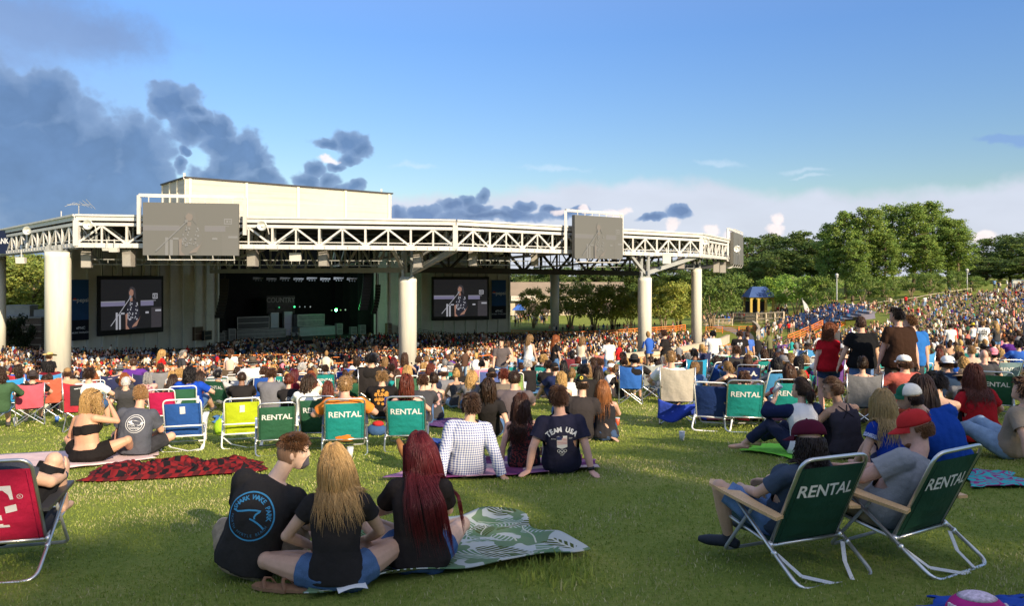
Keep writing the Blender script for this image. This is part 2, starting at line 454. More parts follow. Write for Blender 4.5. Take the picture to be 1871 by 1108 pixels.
# ------------------------------------------------------------------ people
def V3(*a): return Vector(a)
def ik(a, t, l1, l2, pole):
	d = t - a; L = d.length; mx = (l1 + l2) * .998
	if L > mx: t = a + d.normalized() * mx; d = t - a; L = mx
	x = (l1 * l1 - l2 * l2 + L * L) / (2 * L); h = math.sqrt(max(0, l1 * l1 - x * x))
	dn = d.normalized(); p = Vector(pole); p = p - dn * p.dot(dn)
	p = p.normalized() if p.length > 1e-4 else V3(0,0,1)
	return a + dn * x + p * h, t
RK = {
	'm': dict(t=[-.16,-.05,.08,.28,.5,.72,.88,.97,1.02], w=[.12,.165,.170,.155,.165,.188,.180,.115,.068], d=[.09,.118,.120,.112,.115,.122,.100,.075,.062],
			 sh=.185, arm=[.060,.053,.044,.043,.029], leg=[.098,.084,.060,.060,.040], neck=.058),
	'f': dict(t=[-.16,-.05,.08,.28,.5,.72,.88,.97,1.02], w=[.12,.178,.168,.130,.138,.155,.150,.090,.052], d=[.09,.122,.112,.092,.098,.108,.085,.060,.050],
			 sh=.158, arm=[.050,.044,.036,.036,.024], leg=[.100,.084,.056,.055,.035], neck=.046),
}
BASE = dict(hip=(0,0,.11), neck=(0,.07,.62), head=(0,.12,.80), yaw=0, pitch=-8, roll=0, tyaw=0, bow=.035, sex='m', fat=1.0,
			lh=(-.10,.48,.36), rh=(.10,.48,.36), lp=(-1,-.3,-.5), rp=(1,-.3,-.5),
			la=(-.12,.60,.08), ra=(.12,.60,.08), lkp=(0,.2,1), rkp=(0,.2,1), lf=(0,1,0), rf=(0,1,0), fist=0.4)
def solve(p):
	q = dict(BASE); q.update(p); p = q
	k = RK[p['sex']]
	H, N, Hd = Vector(p['hip']), Vector(p['neck']), Vector(p['head'])
	sp = (N - H); L = sp.length; up = sp.normalized()
	X = V3(math.cos(R(p['tyaw'])), math.sin(R(p['tyaw'])),0)
	X = (X - up * X.dot(up)).normalized()
	Yf = up.cross(X)                       # forward of the chest
	Xh = V3(1,0,0); Xh = (Xh - up * Xh.dot(up)).normalized()
	def spine(t): return H + sp * t - Yf * (p['bow'] * math.sin(math.pi * min(1, max(0, t))))
	def xax(t): return (Xh.lerp(X, min(1, max(0, t * 1.4)))).normalized()
	sr = p.get('shrug', 0)
	S = {-1: spine(.87) - X * k['sh'] + up * sr, 1: spine(.87) + X * k['sh'] + up * sr}
	ua, fa = (.285,.25) if p['sex'] == 'm' else (.262,.232)
	th, shn = (.43,.42) if p['sex'] == 'm' else (.41,.40)
	E, W, K, A = {}, {}, {}, {}
	E[-1], W[-1] = ik(S[-1], Vector(p['lh']), ua, fa, p['lp']); E[1], W[1] = ik(S[1], Vector(p['rh']), ua, fa, p['rp'])
	HJ = {-1: H - Xh * .088,1: H + Xh * .088}
	K[-1], A[-1] = ik(HJ[-1], Vector(p['la']), th, shn, p['lkp']); K[1], A[1] = ik(HJ[1], Vector(p['ra']), th, shn, p['rkp'])
	HM = Matrix.Translation(Hd) @ Matrix.Rotation(R(-p['yaw']),4, 'Z') @ Matrix.Rotation(R(p['pitch']),4, 'X') @ Matrix.Rotation(R(p['roll']),4, 'Y')
	p.update(k=k, H=H, N=N, up=up, X=X, Yf=Yf, spine=spine, xax=xax, S=S, E=E, W=W, HJ=HJ, K=K, A=A, HM=HM, L=L)
	return p
def torso(mb, p, inf=0.0, t0=-.2, t1=1.1, hem=0.0, n=20):
	k = p['k']; rings = []
	ts = [t for t in np.linspace(max(t0, k['t'][0]), min(t1, k['t'][-1]),12)]
	for t in ts:
		w = np.interp(t, k['t'], k['w']) + inf; d = np.interp(t, k['t'], k['d']) + inf
		fat = p['fat']
		if fat != 1 and t < .75: w *= 1 + (fat - 1) * (1 - max(0, t) / .75) ** .5; d *= 1 + (fat - 1) * (1 - max(0, t) / .75) ** .5
		if hem and t < .35: w += hem * (1 - t / .35); d += hem * (1 - t / .35)
		c = p['spine'](t) if 0 <= t <= 1 else p['H'] + (p['N'] - p['H']) * t
		x = p['xax'](t); y = p['up'].cross(x)
		r = []
		for i in range(n):
			a = 2 * math.pi * i / n
			ca, sa = math.cos(a), math.sin(a)
			e = .85
			r.append(c + x * (w * math.copysign(abs(ca) ** e, ca)) + y * (d * math.copysign(abs(sa) ** e, sa)))
		rings.append(r)
	mb.loft(rings)
	if p['sex'] == 'f' and t1 > .7:
		c = p['spine'](.66)
		for s in (-1,1): mb.ball(c + p['X'] * (.072 * s) + p['Yf'] * .085,.072 + inf, 10,8)
def limb(mb, pts, rad, inf=0.0, upto=None, n=10):
	"""pts a,b,c with radii at a, mid, b, mid, c"""
	a, b, c = pts
	P5 = [a, a.lerp(b, .5), a.lerp(b, .92), b.lerp(c, .08), b.lerp(c, .45), c]; rr = [rad[0], rad[1], rad[2], rad[2], rad[3], rad[4]]
	ra = [r + inf for r in rr]
	if upto is None:
		mb.tube(P5, ra, n); mb.ball(b, (rad[2] + inf) * 1.02, n, 8); mb.ball(a, (rad[0] + inf), n, 8)
		return
	if upto <= 1:
		e = a.lerp(b, upto); m = a.lerp(b, upto * .5)
		rm = np.interp(upto * .5, [0,.5,1], rad[:3]); re = np.interp(upto, [0,.5,1], rad[:3])
		d = (b - a).normalized() * .035
		mb.tube([a, m, e, e + d], [rad[0] + inf, rm + inf, re + inf * 1.25, re + inf * 1.3], n); mb.ball(a, rad[0] + inf, n, 8)
	else:
		u = upto - 1; e = b.lerp(c, u)
		re = np.interp(u, [0,.45,1], rad[2:])
		d = (c - b).normalized() * .035
		pts = [a, a.lerp(b, .5), a.lerp(b, .92), b.lerp(c, min(.08, u * .4))]; r2 = [rad[0] + inf, rad[1] + inf, rad[2] + inf, rad[2] + inf]
		if u > .5: pts.append(b.lerp(c, .45)); r2.append(rad[3] + inf)
		pts += [e, e + d]; r2 += [re + inf * 1.2, re + inf * 1.25]
		mb.tube(pts, r2, n); mb.ball(b, rad[2] + inf, n, 8); mb.ball(a, rad[0] + inf, n, 8)
def hand(mb, w, fdir, side, nrm, curl, s=1.0, fr=.0092):
	"""palm, four fingers and a thumb; fdir along the hand, nrm out of the back of the hand, side towards the thumb"""
	fdir = fdir.normalized(); nrm = (nrm - fdir * nrm.dot(fdir)).normalized(); side = (side - fdir * side.dot(fdir) - nrm * side.dot(nrm)).normalized()
	L = .085 * s
	for o in (-.026,-.009,.009,.026):
		mb.tube([w + side * (o * .7 * s), w + fdir * L + side * (o * s)], [.015 * s, .013 * s], 8)
	for o, fl in ((.029,.066),(.010,.076),(-.010,.070),(-.028,.055)):
		b = w + fdir * L + side * (o * s); d = fdir.copy(); pts = [b]
		for i, seg in enumerate((.45,.32,.23)):
			ang = curl * (.6 + .35 * i)
			d = (d * math.cos(ang) - nrm * math.sin(ang)).normalized(); pts.append(pts[-1] + d * (fl * s * seg))
		mb.tube(pts, [fr * 1.05, fr, fr * .95, fr * .8], 7)
	t0 = w + fdir * (.022 * s) + side * (.026 * s); d = (fdir * .75 + side * .65 - nrm * .25).normalized()
	t1 = t0 + d * .038 * s; d2 = (d + fdir * .5 - nrm * .25 * (1 + curl)).normalized(); t2 = t1 + d2 * .03 * s
	mb.tube([t0 - d * .01, t1, t2], [.015 * s, .0115 * s, .0095 * s], 7)
def head_geo(mb, p):
	HM = p['HM']; f = .95 if p['sex'] == 'f' else 1.0
	m3 = HM.to_3x3()
	def at(x, y, z): return HM @ V3(x * f, y * f, z * f)
	prof = [(-.122,.030,.052,.030),(-.112,.040,.058,.044),(-.09,.050,.058,.066),(-.06,.060,.030,.088),(-.02,.069,.010,.098),(.02,.073,-.001,.099),(.055,.068,-.002,.091),
			(.085,.054,-.003,.073),(.105,.034,-.003,.046),(.115,.012,-.003,.016)]
	rings = []
	for z, w, cy, d in prof:
		r = []
		for i in range(18):
			a = 2 * math.pi * i / 18
			r.append(at(w * math.cos(a), cy + d * math.sin(a) * (.96 if math.sin(a) > 0 else 1.0), z))
		rings.append(r)
	mb.loft(rings)
	mb.tube([at(0,.086,.022), at(0,.104,-.012), at(0,.112,-.030)], [.010,.013,.013], 8)       # nose
	mb.ball(at(0,.098,-.034),(.018,.012,.009),8,6,0, m3)
	mb.ball(at(0,.088,.030),(.050,.014,.010),10,6,0, m3)                                      # brow
	mb.ball(at(0,.082,-.064),(.024,.014,.012),10,6,0, m3)                                     # lips
	mb.ball(at(0,.076,-.104),(.022,.018,.016),8,6,0, m3)                                      # chin
	for s in (-1,1):
		mb.ball(at(.074 * s, -.006,-.014),(.010,.019,.032),8,6,0, m3 @ Matrix.Rotation(R(18 * s),3, 'Z'))
		mb.ball(at(.036 * s, .072,-.022),(.026,.016,.020),8,6,0, m3)                          # cheeks
def body_mb(p, fr=.0092, feet=True):
	k = p['k']; mb = MB()
	torso(mb, p)
	head_geo(mb, p)
	HM = p['HM']; nb = HM @ V3(0,-.022,-.085); mb.tube([p['N'] - p['up'] * .05, p['N'].lerp(nb, .5), HM @ V3(0,-.012,-.03)], [k['neck'] * 1.18, k['neck'], k['neck'] * .98], 12)
	mb.tube([p['S'][-1], p['spine'](.93), p['S'][1]], [.045,.062,.045], 10)
	for s in (-1,1):
		limb(mb, (p['S'][s], p['E'][s], p['W'][s]), k['arm'])
		limb(mb, (p['HJ'][s], p['K'][s], p['A'][s]), k['leg'])
		fd = Vector(p['hl' if s < 0 else 'hr']) if ('hl' if s < 0 else 'hr') in p else (p['W'][s] - p['E'][s]).normalized()
		nr = Vector(p['nl' if s < 0 else 'nr']) if ('nl' if s < 0 else 'nr') in p else V3(s * .8,0,.6)
		sd = fd.cross(nr) * s
		if sd.length < .1: sd = V3(0,0,1)
		hand(mb, p['W'][s], fd, -sd if sd.y < 0 and abs(sd.y) > .3 else sd, nr, p['fist'], .96 if p['sex'] == 'f' else 1.0, fr)
		if feet:
			fo = Vector(p['lf' if s < 0 else 'rf']).normalized(); a = p['A'][s]
			dn = V3(0,0,-1); dn = (dn - fo * dn.dot(fo)).normalized()
			mb.tube([a - fo * .05 + dn * .04, a + fo * .04 + dn * .035, a + fo * .13 + dn * .05, a + fo * .20 + dn * .055], [.033,.040,.036,.022], 10, flat=.85)
			mb.ball(a, k['leg'][4] * 1.08,8,6)
	return mb
def noise3(v, freq, seed):
	r = np.random.default_rng(seed); out = np.zeros(len(v))
	for i in range(7):
		d = r.normal(size=3); d /= np.linalg.norm(d)
		out += np.sin(v @ (d * freq * (.6 + .8 * r.random())) * 2 * math.pi + r.random() * 6.28)
	return out / 7
def shape(mb, name, voxel, mats, smooth=4, wrinkle=None, cuts=(), decim=None):
	"""fuse the pieces into one continuous surface, smooth it, wrinkle it and cut its openings"""
	me = mb.mesh(name, mats)
	o = D.objects.new(name, me); COL.objects.link(o)
	a = o.modifiers.new('r', 'REMESH'); a.mode = 'VOXEL'; a.voxel_size = voxel; a.use_smooth_shade = True
	if smooth:
		b = o.modifiers.new('s', 'SMOOTH'); b.factor = .5; b.iterations = smooth
	if decim:
		c = o.modifiers.new('d', 'DECIMATE'); c.ratio = decim
	dg = bpy.context.evaluated_depsgraph_get()
	out = D.meshes.new_from_object(o.evaluated_get(dg))
	D.objects.remove(o); D.meshes.remove(me)
	out.name = name
	out.materials.clear()
	for m in (mats if isinstance(mats, (list, tuple)) else [mats]): out.materials.append(m)
	if wrinkle:
		n = len(out.vertices); v = np.zeros(n * 3); out.vertices.foreach_get('co', v); v = v.reshape(-1,3)
		nr = np.zeros(n * 3); out.vertices.foreach_get('normal', nr); nr = nr.reshape(-1,3)
		w = noise3(v * np.array([1,1,.55]), wrinkle[0], wrinkle[2])
		w2 = noise3(v * np.array([1.3,1.3,.7]), wrinkle[0] * 2.3, wrinkle[2] + 5)
		fold = np.abs(w) ** .8 * np.sign(w)
		v = v + nr * np.maximum(fold * wrinkle[1] + w2 * wrinkle[1] * .5,-.0015)[:, None]
		out.vertices.foreach_set('co', v.ravel())
	if cuts:
		bm = bmesh.new(); bm.from_mesh(out)
		for co, no, rad in cuts:
			co, no = Vector(co), Vector(no).normalized()
			fs = [f for f in bm.faces if (f.calc_center_median() - co).length < rad]
			es = {e for f in fs for e in f.edges}; vs = {q for f in fs for q in f.verts}
			bmesh.ops.bisect_plane(bm, geom=fs + list(es) + list(vs), plane_co=co, plane_no=no, clear_outer=False)
			kill = [f for f in bm.faces if (f.calc_center_median() - co).dot(no) > 0 and (f.calc_center_median() - co).length < rad]
			bmesh.ops.delete(bm, geom=kill, context='FACES')
		bm.to_mesh(out); bm.free()
	out.polygons.foreach_set('use_smooth', [True] * len(out.polygons))
	out.update()
	return out
def shirt_mb(p, kind, inf, long=False):
	"""returns builder and cuts. kinds: tee, long, tank, bandeau, dress"""
	k = p['k']; mb = MB(); cuts = []
	if kind == 'bandeau':
		torso(mb, p, inf * .5,.50,.72)
		return mb, cuts
	t0 = -.10 if not long else -.2
	torso(mb, p, inf, t0,1.0 if kind != 'tank' else .86, hem=inf * .5)
	if kind == 'tank':
		for s in (-1,1):
			mb.tube([p['spine'](.80) + p['X'] * (.085 * s) - p['Yf'] * (k['d'][5] * .85), p['spine'](.98) + p['X'] * (.078 * s) - p['Yf'] * .02, p['spine'](.80) + p['X'] * (.085 * s) + p['Yf'] * (k['d'][5] * .9)], [.022,.020,.022], 8)
		cuts.append((p['spine'](.90), p['up'], 0))
		cuts.pop()
	else:
		mb.tube([p['S'][-1], p['spine'](.92), p['S'][1]], [.050 + inf * .6,.066 + inf * .6,.050 + inf * .6], 10)
		ln = {'tee': .62, 'short': .40, 'long': 1.93, 'raglan': 1.55}[kind]
		for s in (-1,1):
			limb(mb, (p['S'][s], p['E'][s], p['W'][s]), k['arm'], inf * (1.0 if ln < 1 else .85), ln)
			if ln <= 1: c = p['S'][s].lerp(p['E'][s], ln); d = p['E'][s] - p['S'][s]
			else: c = p['E'][s].lerp(p['W'][s], ln - 1); d = p['W'][s] - p['E'][s]
			cuts.append((c, d, .12))
		nk = (p['HM'] @ V3(0,-.02,-.09)) - p['N']
		cuts.append((p['N'] + p['up'] * .012,(p['up'] + nk.normalized()) * .5,.115))
	return mb, cuts
def bottoms_mb(p, length, inf):
	k = p['k']; mb = MB(); cuts = []
	torso(mb, p, inf * .8,-.2,.14)
	for s in (-1,1):
		limb(mb, (p['HJ'][s], p['K'][s], p['A'][s]), k['leg'], inf, length)
		if length <= 1: c = p['HJ'][s].lerp(p['K'][s], length); d = p['K'][s] - p['HJ'][s]
		else: c = p['K'][s].lerp(p['A'][s], length - 1); d = p['A'][s] - p['K'][s]
		cuts.append((c, d, .15))
	return mb, cuts
def shoe_mb(p, s, sole=True):
	mb = MB(); fo = Vector(p['lf' if s < 0 else 'rf']).normalized(); a = p['A'][s]
	dn = V3(0,0,-1); dn = (dn - fo * dn.dot(fo)).normalized()
	mb.tube([a - fo * .075 + dn * .045, a - fo * .02 + dn * .035, a + fo * .06 + dn * .04, a + fo * .15 + dn * .052, a + fo * .225 + dn * .058], [.036,.048,.048,.046,.026], 12, flat=.85)
	mb.tube([a + dn * .02, a - dn * .035], [.046,.044], 10)
	return mb
# ------------------------------------------------------------------ hair, made of strands over a scalp shell
SR = (.082,.109,.127)
def on_scalp(d, g=1.0): return V3(d.x * SR[0] * g, d.y * SR[1] * g - .002, d.z * SR[2] * g)
UNDER = [False]
def hairy(d, style):
	if UNDER[0] == 'top': return d.z > .34 - .12 * d.y and not (d.y > .62 and d.z < .5)
	if UNDER[0] and d.z > .18: return False
	if d.y > .12 and d.z < .42 + .25 * d.y: return False
	if d.z < -.62: return False
	if d.y > -.05 and d.z < -.12: return False
	return True
def scalp_cap(mb, style, g, mtx=None, lowz=-.62):
	nu, nv = 28,20; idx = {}; vs = []; fs = []
	for i in range(nv + 1):
		for j in range(nu):
			a = math.pi * i / nv; b = 2 * math.pi * j / nu
			d = V3(math.sin(a) * math.cos(b), math.sin(a) * math.sin(b), math.cos(a)); idx[i, j] = len(vs); q = on_scalp(d, g); vs.append(mtx @ q if mtx is not None else q)
	for i in range(nv):
		for j in range(nu):
			a = math.pi * (i + .5) / nv; b = 2 * math.pi * (j + .5) / nu
			d = V3(math.sin(a) * math.cos(b), math.sin(a) * math.sin(b), math.cos(a))
			if hairy(d, style) and d.z > lowz: fs.append((idx[i, j], idx[i + 1, j], idx[i + 1,(j + 1) % nu], idx[i, (j + 1) % nu]))
	mb.add(vs, fs)
def strands(style, n, length, r, seed, M4=None, bvh=None, wave=0.0, vol=1.06, part=0.0, pull=None, steps=12, spread=0.0, side=0.0):
	"""hair as tapering strands; in head space, or in body space when M4 is given"""
	rg = random.Random(seed); I = Matrix.Identity(4) if M4 is None else M4
	inv = I.inverted(); mb = MB()
	crown = V3(part, -.25,.97).normalized()
	sh = style == 'short'
	scalp_cap(mb, style, .972 if sh else 1.02, I if M4 is not None else None)
	tries = 0; made = 0; lay = .13 if M4 is None else .075
	while made < n and tries < n * 30:
		tries += 1
		d = V3(rg.gauss(0,1), rg.gauss(0,1), rg.gauss(0,1)).normalized()
		if not hairy(d, style): continue
		if style == 'short' and d.z < -.5: continue
		made += 1
		p = on_scalp(d, .965 if sh else 1.01)
		comb = (d - crown * d.dot(crown)); comb = comb.normalized() if comb.length > .05 else V3(rg.uniform(-1,1), rg.uniform(-1,0),0).normalized()
		if style in ('long', 'bob', 'pony', 'bun', 'curly') and d.y > -.1 and comb.y > 0:   # front hair goes to the sides
			comb = V3(math.copysign(.5, d.x if abs(d.x) > .02 else rg.uniform(-1,1)),-.5,-.65).normalized()
		ln = length * (rg.uniform(.55,1.08) if style == 'long' else rg.uniform(.78,1.06)); ds = ln / steps
		ph = rg.uniform(0,6.28); ph2 = rg.uniform(0,6.28); layer = rg.uniform(0.0,1.0)
		dirn = (d * .35 + comb).normalized() if style != 'short' else (d * .10 + comb * .8 + V3(rg.gauss(0,.05),.06,-.55 if d.z < .7 else -.05)).normalized()
		pts = [I @ p]; q = p
		tgt = None
		if pull is not None: tgt = Vector(pull)
		for sidx in range(steps):
			if tgt is not None and (sidx < steps * .55):
				to = (tgt - q); w = .55
				dirn = (dirn * (1 - w) + to.normalized() * w).normalized() if to.length > .02 else (dirn * .3 + V3(0,-.2,-1) * .7).normalized()
			elif style != 'short':
				g = V3(0,0,-1) if M4 is None else (inv.to_3x3() @ V3(0,0,-1))
				sd = V3(side, 0,0)
				dirn = (dirn * .48 + g * .52 + sd * .30 + V3(rg.gauss(0,1), rg.gauss(0,1),0) * spread).normalized()
			q = q + dirn * ds
			e = V3(q.x / SR[0], (q.y + .002) / SR[1], q.z / SR[2])
			gl = (vol - .035 if sh else vol) + lay * layer * (1 if style != 'short' else .26) * (.35 if UNDER[0] else 1)
			if e.length < gl:
				e = e.normalized() * gl; q = V3(e.x * SR[0], e.y * SR[1] - .002, e.z * SR[2])
			if q.y > .055 and q.z < .05 and abs(q.x) < .075: q.x = math.copysign(.075, q.x if q.x else 1)
			if q.z < -.10 and M4 is None and style in ('long', 'pony', 'curly'): q.y = min(q.y, -.045 - .03 * layer + .0 * q.z)
			w3 = I @ q
			if wave:
				t = (sidx + 1) / steps; am = wave * t
				w3 = w3 + V3(math.sin(ph + sidx * .8), math.cos(ph2 + sidx * .7),.3 * math.sin(ph2 + sidx)) * am
			if bvh is not None and w3.z < (I @ V3(0,0,-.06)).z:
				loc, nor, _, dist = bvh.find_nearest(w3,.2)
				if loc is not None:
					dd = (w3 - loc).dot(nor); m = .010 + .022 * layer
					if dd < m: w3 = loc + nor * m; q = inv @ w3
			pts.append(w3)
		k = len(pts)
		mb.tube(pts, [r * (1 - .1 * i / k) if i < k * .6 else r * max(.15,(1 - (i - k * .6) / (k * .45))) for i in range(k)], 3, cap=False)
	return mb
def cap_parts(style='cap'):
	"""baseball cap crown, brim and button in head space"""
	crown, brim = MB(), MB()
	nu, nv = 24,9; rings = []
	for i in range(nv):
		a = math.pi / 2 * i / (nv - 1)
		z = .030 + .098 * math.sin(a); c = math.cos(a) ** .75 if i < nv - 1 else .02
		rings.append([V3(.0885 * c * math.cos(2 * math.pi * j / nu),.115 * c * math.sin(2 * math.pi * j / nu) - .003, z + (.006 * math.sin(2 * math.pi * j / nu) * (1 if i == 0 else 0))) for j in range(nu)])
	crown.loft(rings)
	crown.ball((0,-.003,.130),(.007,.007,.005),8,6)
	top = []
	for i in range(7):
		t = i / 6; row = []
		for j in range(11):
			a = R(25 + 130 * j / 10); rr = 1 + .66 * t * math.sin(a) ** 1.5
			row.append(V3(.088 * math.cos(a) * (1 + .05 * t),.112 * math.sin(a) * rr, .034 - .02 * t - .018 * (math.cos(a) ** 2) * t))
		top.append(row)
	brim.grid(top); brim.grid([[q - V3(0,0,.004) for q in r][::-1] for r in top])
	return crown, brim
def hat_mb(kind):
	mb = MB(); n = 28
	br = {'cowboy': .21, 'wide': .19}[kind]
	prof = [(.088,.115,.025),(.086,.112,.07),(.078,.10,.125),(.055,.075,.140 if kind == 'wide' else .150),(.01,.015,.136)]
	mb.loft([[V3(a * math.cos(2 * math.pi * j / n), b * math.sin(2 * math.pi * j / n), z) for j in range(n)] for a, b, z in prof])
	rows = []
	for i in range(5):
		t = i / 4
		rows.append([V3((.086 + (br - .086) * t) * math.cos(2 * math.pi * j / n),(.112 + (br + .02 - .112) * t) * math.sin(2 * math.pi * j / n),
						.03 + t * (.06 * abs(math.cos(2 * math.pi * j / n)) ** 2 if kind == 'cowboy' else -.02)) for j in range(n + 1)])
	mb.grid(rows); mb.grid([[q - V3(0,0,.005) for q in r][::-1] for r in rows])
	return mb
HAIR = {}
def hair_tpl(style, under=False):
	if (style, under) in HAIR: return HAIR[style, under]
	UNDER[0] = under
	spec = {
		'short': ('short', 420,.05,.0045, dict(steps=4, vol=1.02)),
		'crop': ('short', 300,.02,.0038, dict(steps=3, vol=1.0)),
		'long': ('long', 240,.40,.0055, dict(wave=.006, vol=1.08)),
		'wavy': ('long', 240,.40,.0055, dict(wave=.020, vol=1.12)),
		'bob': ('bob', 220,.24,.0055, dict(wave=.006, vol=1.10)),
		'curly': ('curly', 260,.17,.0055, dict(wave=.020, vol=1.10)),
		'pony': ('pony', 230,.38,.005, dict(pull=(0,-.125,.02), wave=.005)),
		'bun': ('bun', 200,.17,.005, dict(pull=(0,-.10,.085), wave=.0)),
	}[style]
	st, n, ln, r, kw = spec
	mb = strands(st, n, ln, r, sum(map(ord, style)), **kw)
	if style == 'bun':
		c = V3(0,-.105,.095)
		for i in range(26):
			a = i * 2.4; b = (i % 7) / 7 * 3.14
			rr = .040; pts = []
			for t in range(7):
				th = a + t * .5; pts.append(c + V3(math.cos(th) * math.sin(b + .3), math.sin(th) * math.sin(b + .3), math.cos(b + .3)) * rr)
			mb.tube(pts, .008,4)
		mb.ball(c, .036,10,8)
	UNDER[0] = False
	HAIR[style, under] = mb.mesh('hair', M['hair'], True)
	return HAIR[style, under]
CAPM = {}
def cap_tpl():
	if 'c' not in CAPM:
		a, b = cap_parts(); CAPM['c'] = a.mesh('cap', M['cap'], True); CAPM['b'] = b.mesh('brim', M['cap'], True)
		CAPM['cowboy'] = hat_mb('cowboy').mesh('hat', M['cap'], True); CAPM['wide'] = hat_mb('wide').mesh('hat', M['cap'], True)
	return CAPM
POSES = {
	'knees': dict(),
	'knees2': dict(neck=(.03,.05,.62), head=(.05,.09,.80), yaw=35, lh=(-.12,.40,.40), rh=(.16,.36,.36), la=(-.18,.52,.08), ra=(.10,.62,.08)),
	'lean': dict(neck=(0,-.17,.57), head=(0,-.13,.75), pitch=4, bow=.0, lh=(-.34,-.36,.05), rh=(.34,-.36,.05), lp=(-.4,-1,0), rp=(.4,-1,0), hl=(-.3,-.9,-.1), hr=(.3,-.9,-.1), nl=(0,0,1), nr=(0,0,1),
				 la=(-.14,.78,.10), ra=(.12,.74,.10), fist=.1),
	'cross': dict(neck=(0,.10,.60), head=(0,.16,.78), pitch=-14, bow=.06, lh=(-.12,.30,.22), rh=(.12,.30,.22), la=(.12,.34,.09), ra=(-.12,.40,.09), lkp=(-1,.3,.25), rkp=(1,.3,.25), lf=(.8,.5,-.1), rf=(-.8,.5,-.1)),
	'side': dict(neck=(-.10,.02,.60), head=(-.13,.06,.78), yaw=-30, bow=.02, lh=(-.38,-.05,.06), rh=(.10,.36,.24), hl=(-.6,.5,-.2), nl=(0,0,1), la=(.30,.42,.08), ra=(.42,.34,.10), lkp=(0,.9,.5), rkp=(.6,.6,.6), fist=.15),
	'low': dict(hip=(0,.02,.25), neck=(0,-.20,.74), head=(0,-.17,.92), pitch=0, bow=-.01, la=(-.14,.74,.08), ra=(.14,.74,.08), lh=(-.30,.22,.47), rh=(.30,.22,.47), lp=(-1,-.6,-.4), rp=(1,-.6,-.4)),
	'camp': dict(hip=(0,.0,.46), neck=(0,-.14,.97), head=(0,-.11,1.15), pitch=0, bow=.0, la=(-.15,.52,.08), ra=(.15,.52,.08), lh=(-.31,.25,.66), rh=(.31,.25,.66), lp=(-1,-.6,-.4), rp=(1,-.6,-.4)),
	'stand': dict(hip=(0,0,.93), neck=(0,-.02,1.47), head=(0,.02,1.645), pitch=-3, bow=.012, la=(-.11,-.01,.085), ra=(.12,.04,.085), lh=(-.30,.05,.84), rh=(.30,.06,.84), lp=(-.6,-1,0), rp=(.6,-1,0)),
	'standbent': dict(hip=(0,0,.93), neck=(0,.0,1.46), head=(.01,.05,1.63), yaw=20, pitch=-8, bow=.015, la=(-.13,-.03,.085), ra=(.13,.05,.085), lh=(-.16,.30,1.10), rh=(.27,.10,.84), lp=(-.8,-.6,-.6), rp=(.6,-1,0)),
}
HEADTOP = {'knees': .915, 'knees2': .915, 'lean': .865, 'cross': .89, 'side': .895, 'low': 1.04, 'camp': 1.27, 'stand': 1.765, 'standbent': 1.75}
TPL = {}
def person_tpl(pose, sex):
	if (pose, sex) in TPL: return TPL[pose, sex]
	p = dict(POSES[pose]); p['sex'] = sex; p = solve(p)
	seed = abs(hash_str(pose + sex)) % 1000
	T = {'HM': p['HM'], 'p': p}
	T['body'] = shape(body_mb(p, .0105), 'body', .0155, M['skin'], 3, decim=.6)
	for k2, kind in (('tee', 'tee'),('tank', 'tank'),('long', 'long')):
		mb, cuts = shirt_mb(p, kind, .020 if sex == 'm' else .014)
		T[k2] = shape(mb, 'shirt', .017, M['cloth'], 3,(5.5,.007, seed), cuts, decim=.7)
	mb, cuts = bottoms_mb(p, .80 if sex == 'm' else .42,.020 if sex == 'm' else .012)
	T['shorts'] = shape(mb, 'shorts', .018, M['denim'], 3,(6,.005, seed + 1), cuts, decim=.7)
	mb, cuts = bottoms_mb(p, 1.92,.018)
	T['jeans'] = shape(mb, 'trousers', .018, M['denim'], 3,(6,.006, seed + 2), cuts, decim=.7)
	for s in (-1,1): T['shoe%d' % s] = shape(shoe_mb(p, s), 'shoe', .014, M['rubber'], 2, decim=.6)
	TPL[pose, sex] = T
	return T
def hash_str(s):
	h = 0
	for c in s: h = (h * 131 + ord(c)) % 1000003
	return h
SKINS = {'light': (.58,.35,.24), 'tan': (.46,.26,.16), 'pink': (.60,.34,.25), 'brown': (.22,.11,.065), 'dark': (.085,.045,.03), 'pale': (.66,.44,.33)}
CC = {'black': (.020,.018,.018), 'charcoal': (.05,.05,.055), 'grey': (.17,.17,.18), 'light grey': (.42,.42,.42), 'white': (.78,.76,.72), 'cream': (.68,.58,.42), 'navy': (.015,.022,.065), 'blue': (.03,.10,.40),
	 'light blue': (.22,.38,.62), 'teal': (.02,.27,.26), 'dark green': (.02,.075,.04), 'green': (.05,.25,.07), 'olive': (.13,.13,.06), 'lime': (.45,.62,.04), 'yellow': (.75,.55,.05), 'orange': (.75,.24,.03),
	 'red': (.48,.02,.02), 'maroon': (.13,.012,.02), 'pink': (.70,.22,.28), 'magenta': (.55,.03,.16), 'purple': (.10,.03,.22), 'brown': (.07,.04,.025), 'tan': (.40,.29,.18), 'khaki': (.30,.24,.15), 'salmon': (.62,.16,.12), 'denim': (.07,.14,.28), 'dark denim': (.025,.04,.09), 'pale denim': (.25,.36,.50)}
HC = {'dark brown': (.035,.018,.010), 'brown': (.075,.035,.018), 'black': (.010,.008,.008), 'blonde': (.50,.31,.11), 'dirty blonde': (.26,.15,.06), 'ginger': (.30,.085,.02), 'auburn': (.13,.028,.014), 'grey': (.28,.27,.26), 'white': (.6,.58,.55), 'burgundy': (.095,.010,.014), 'pink': (.6,.28,.34)}
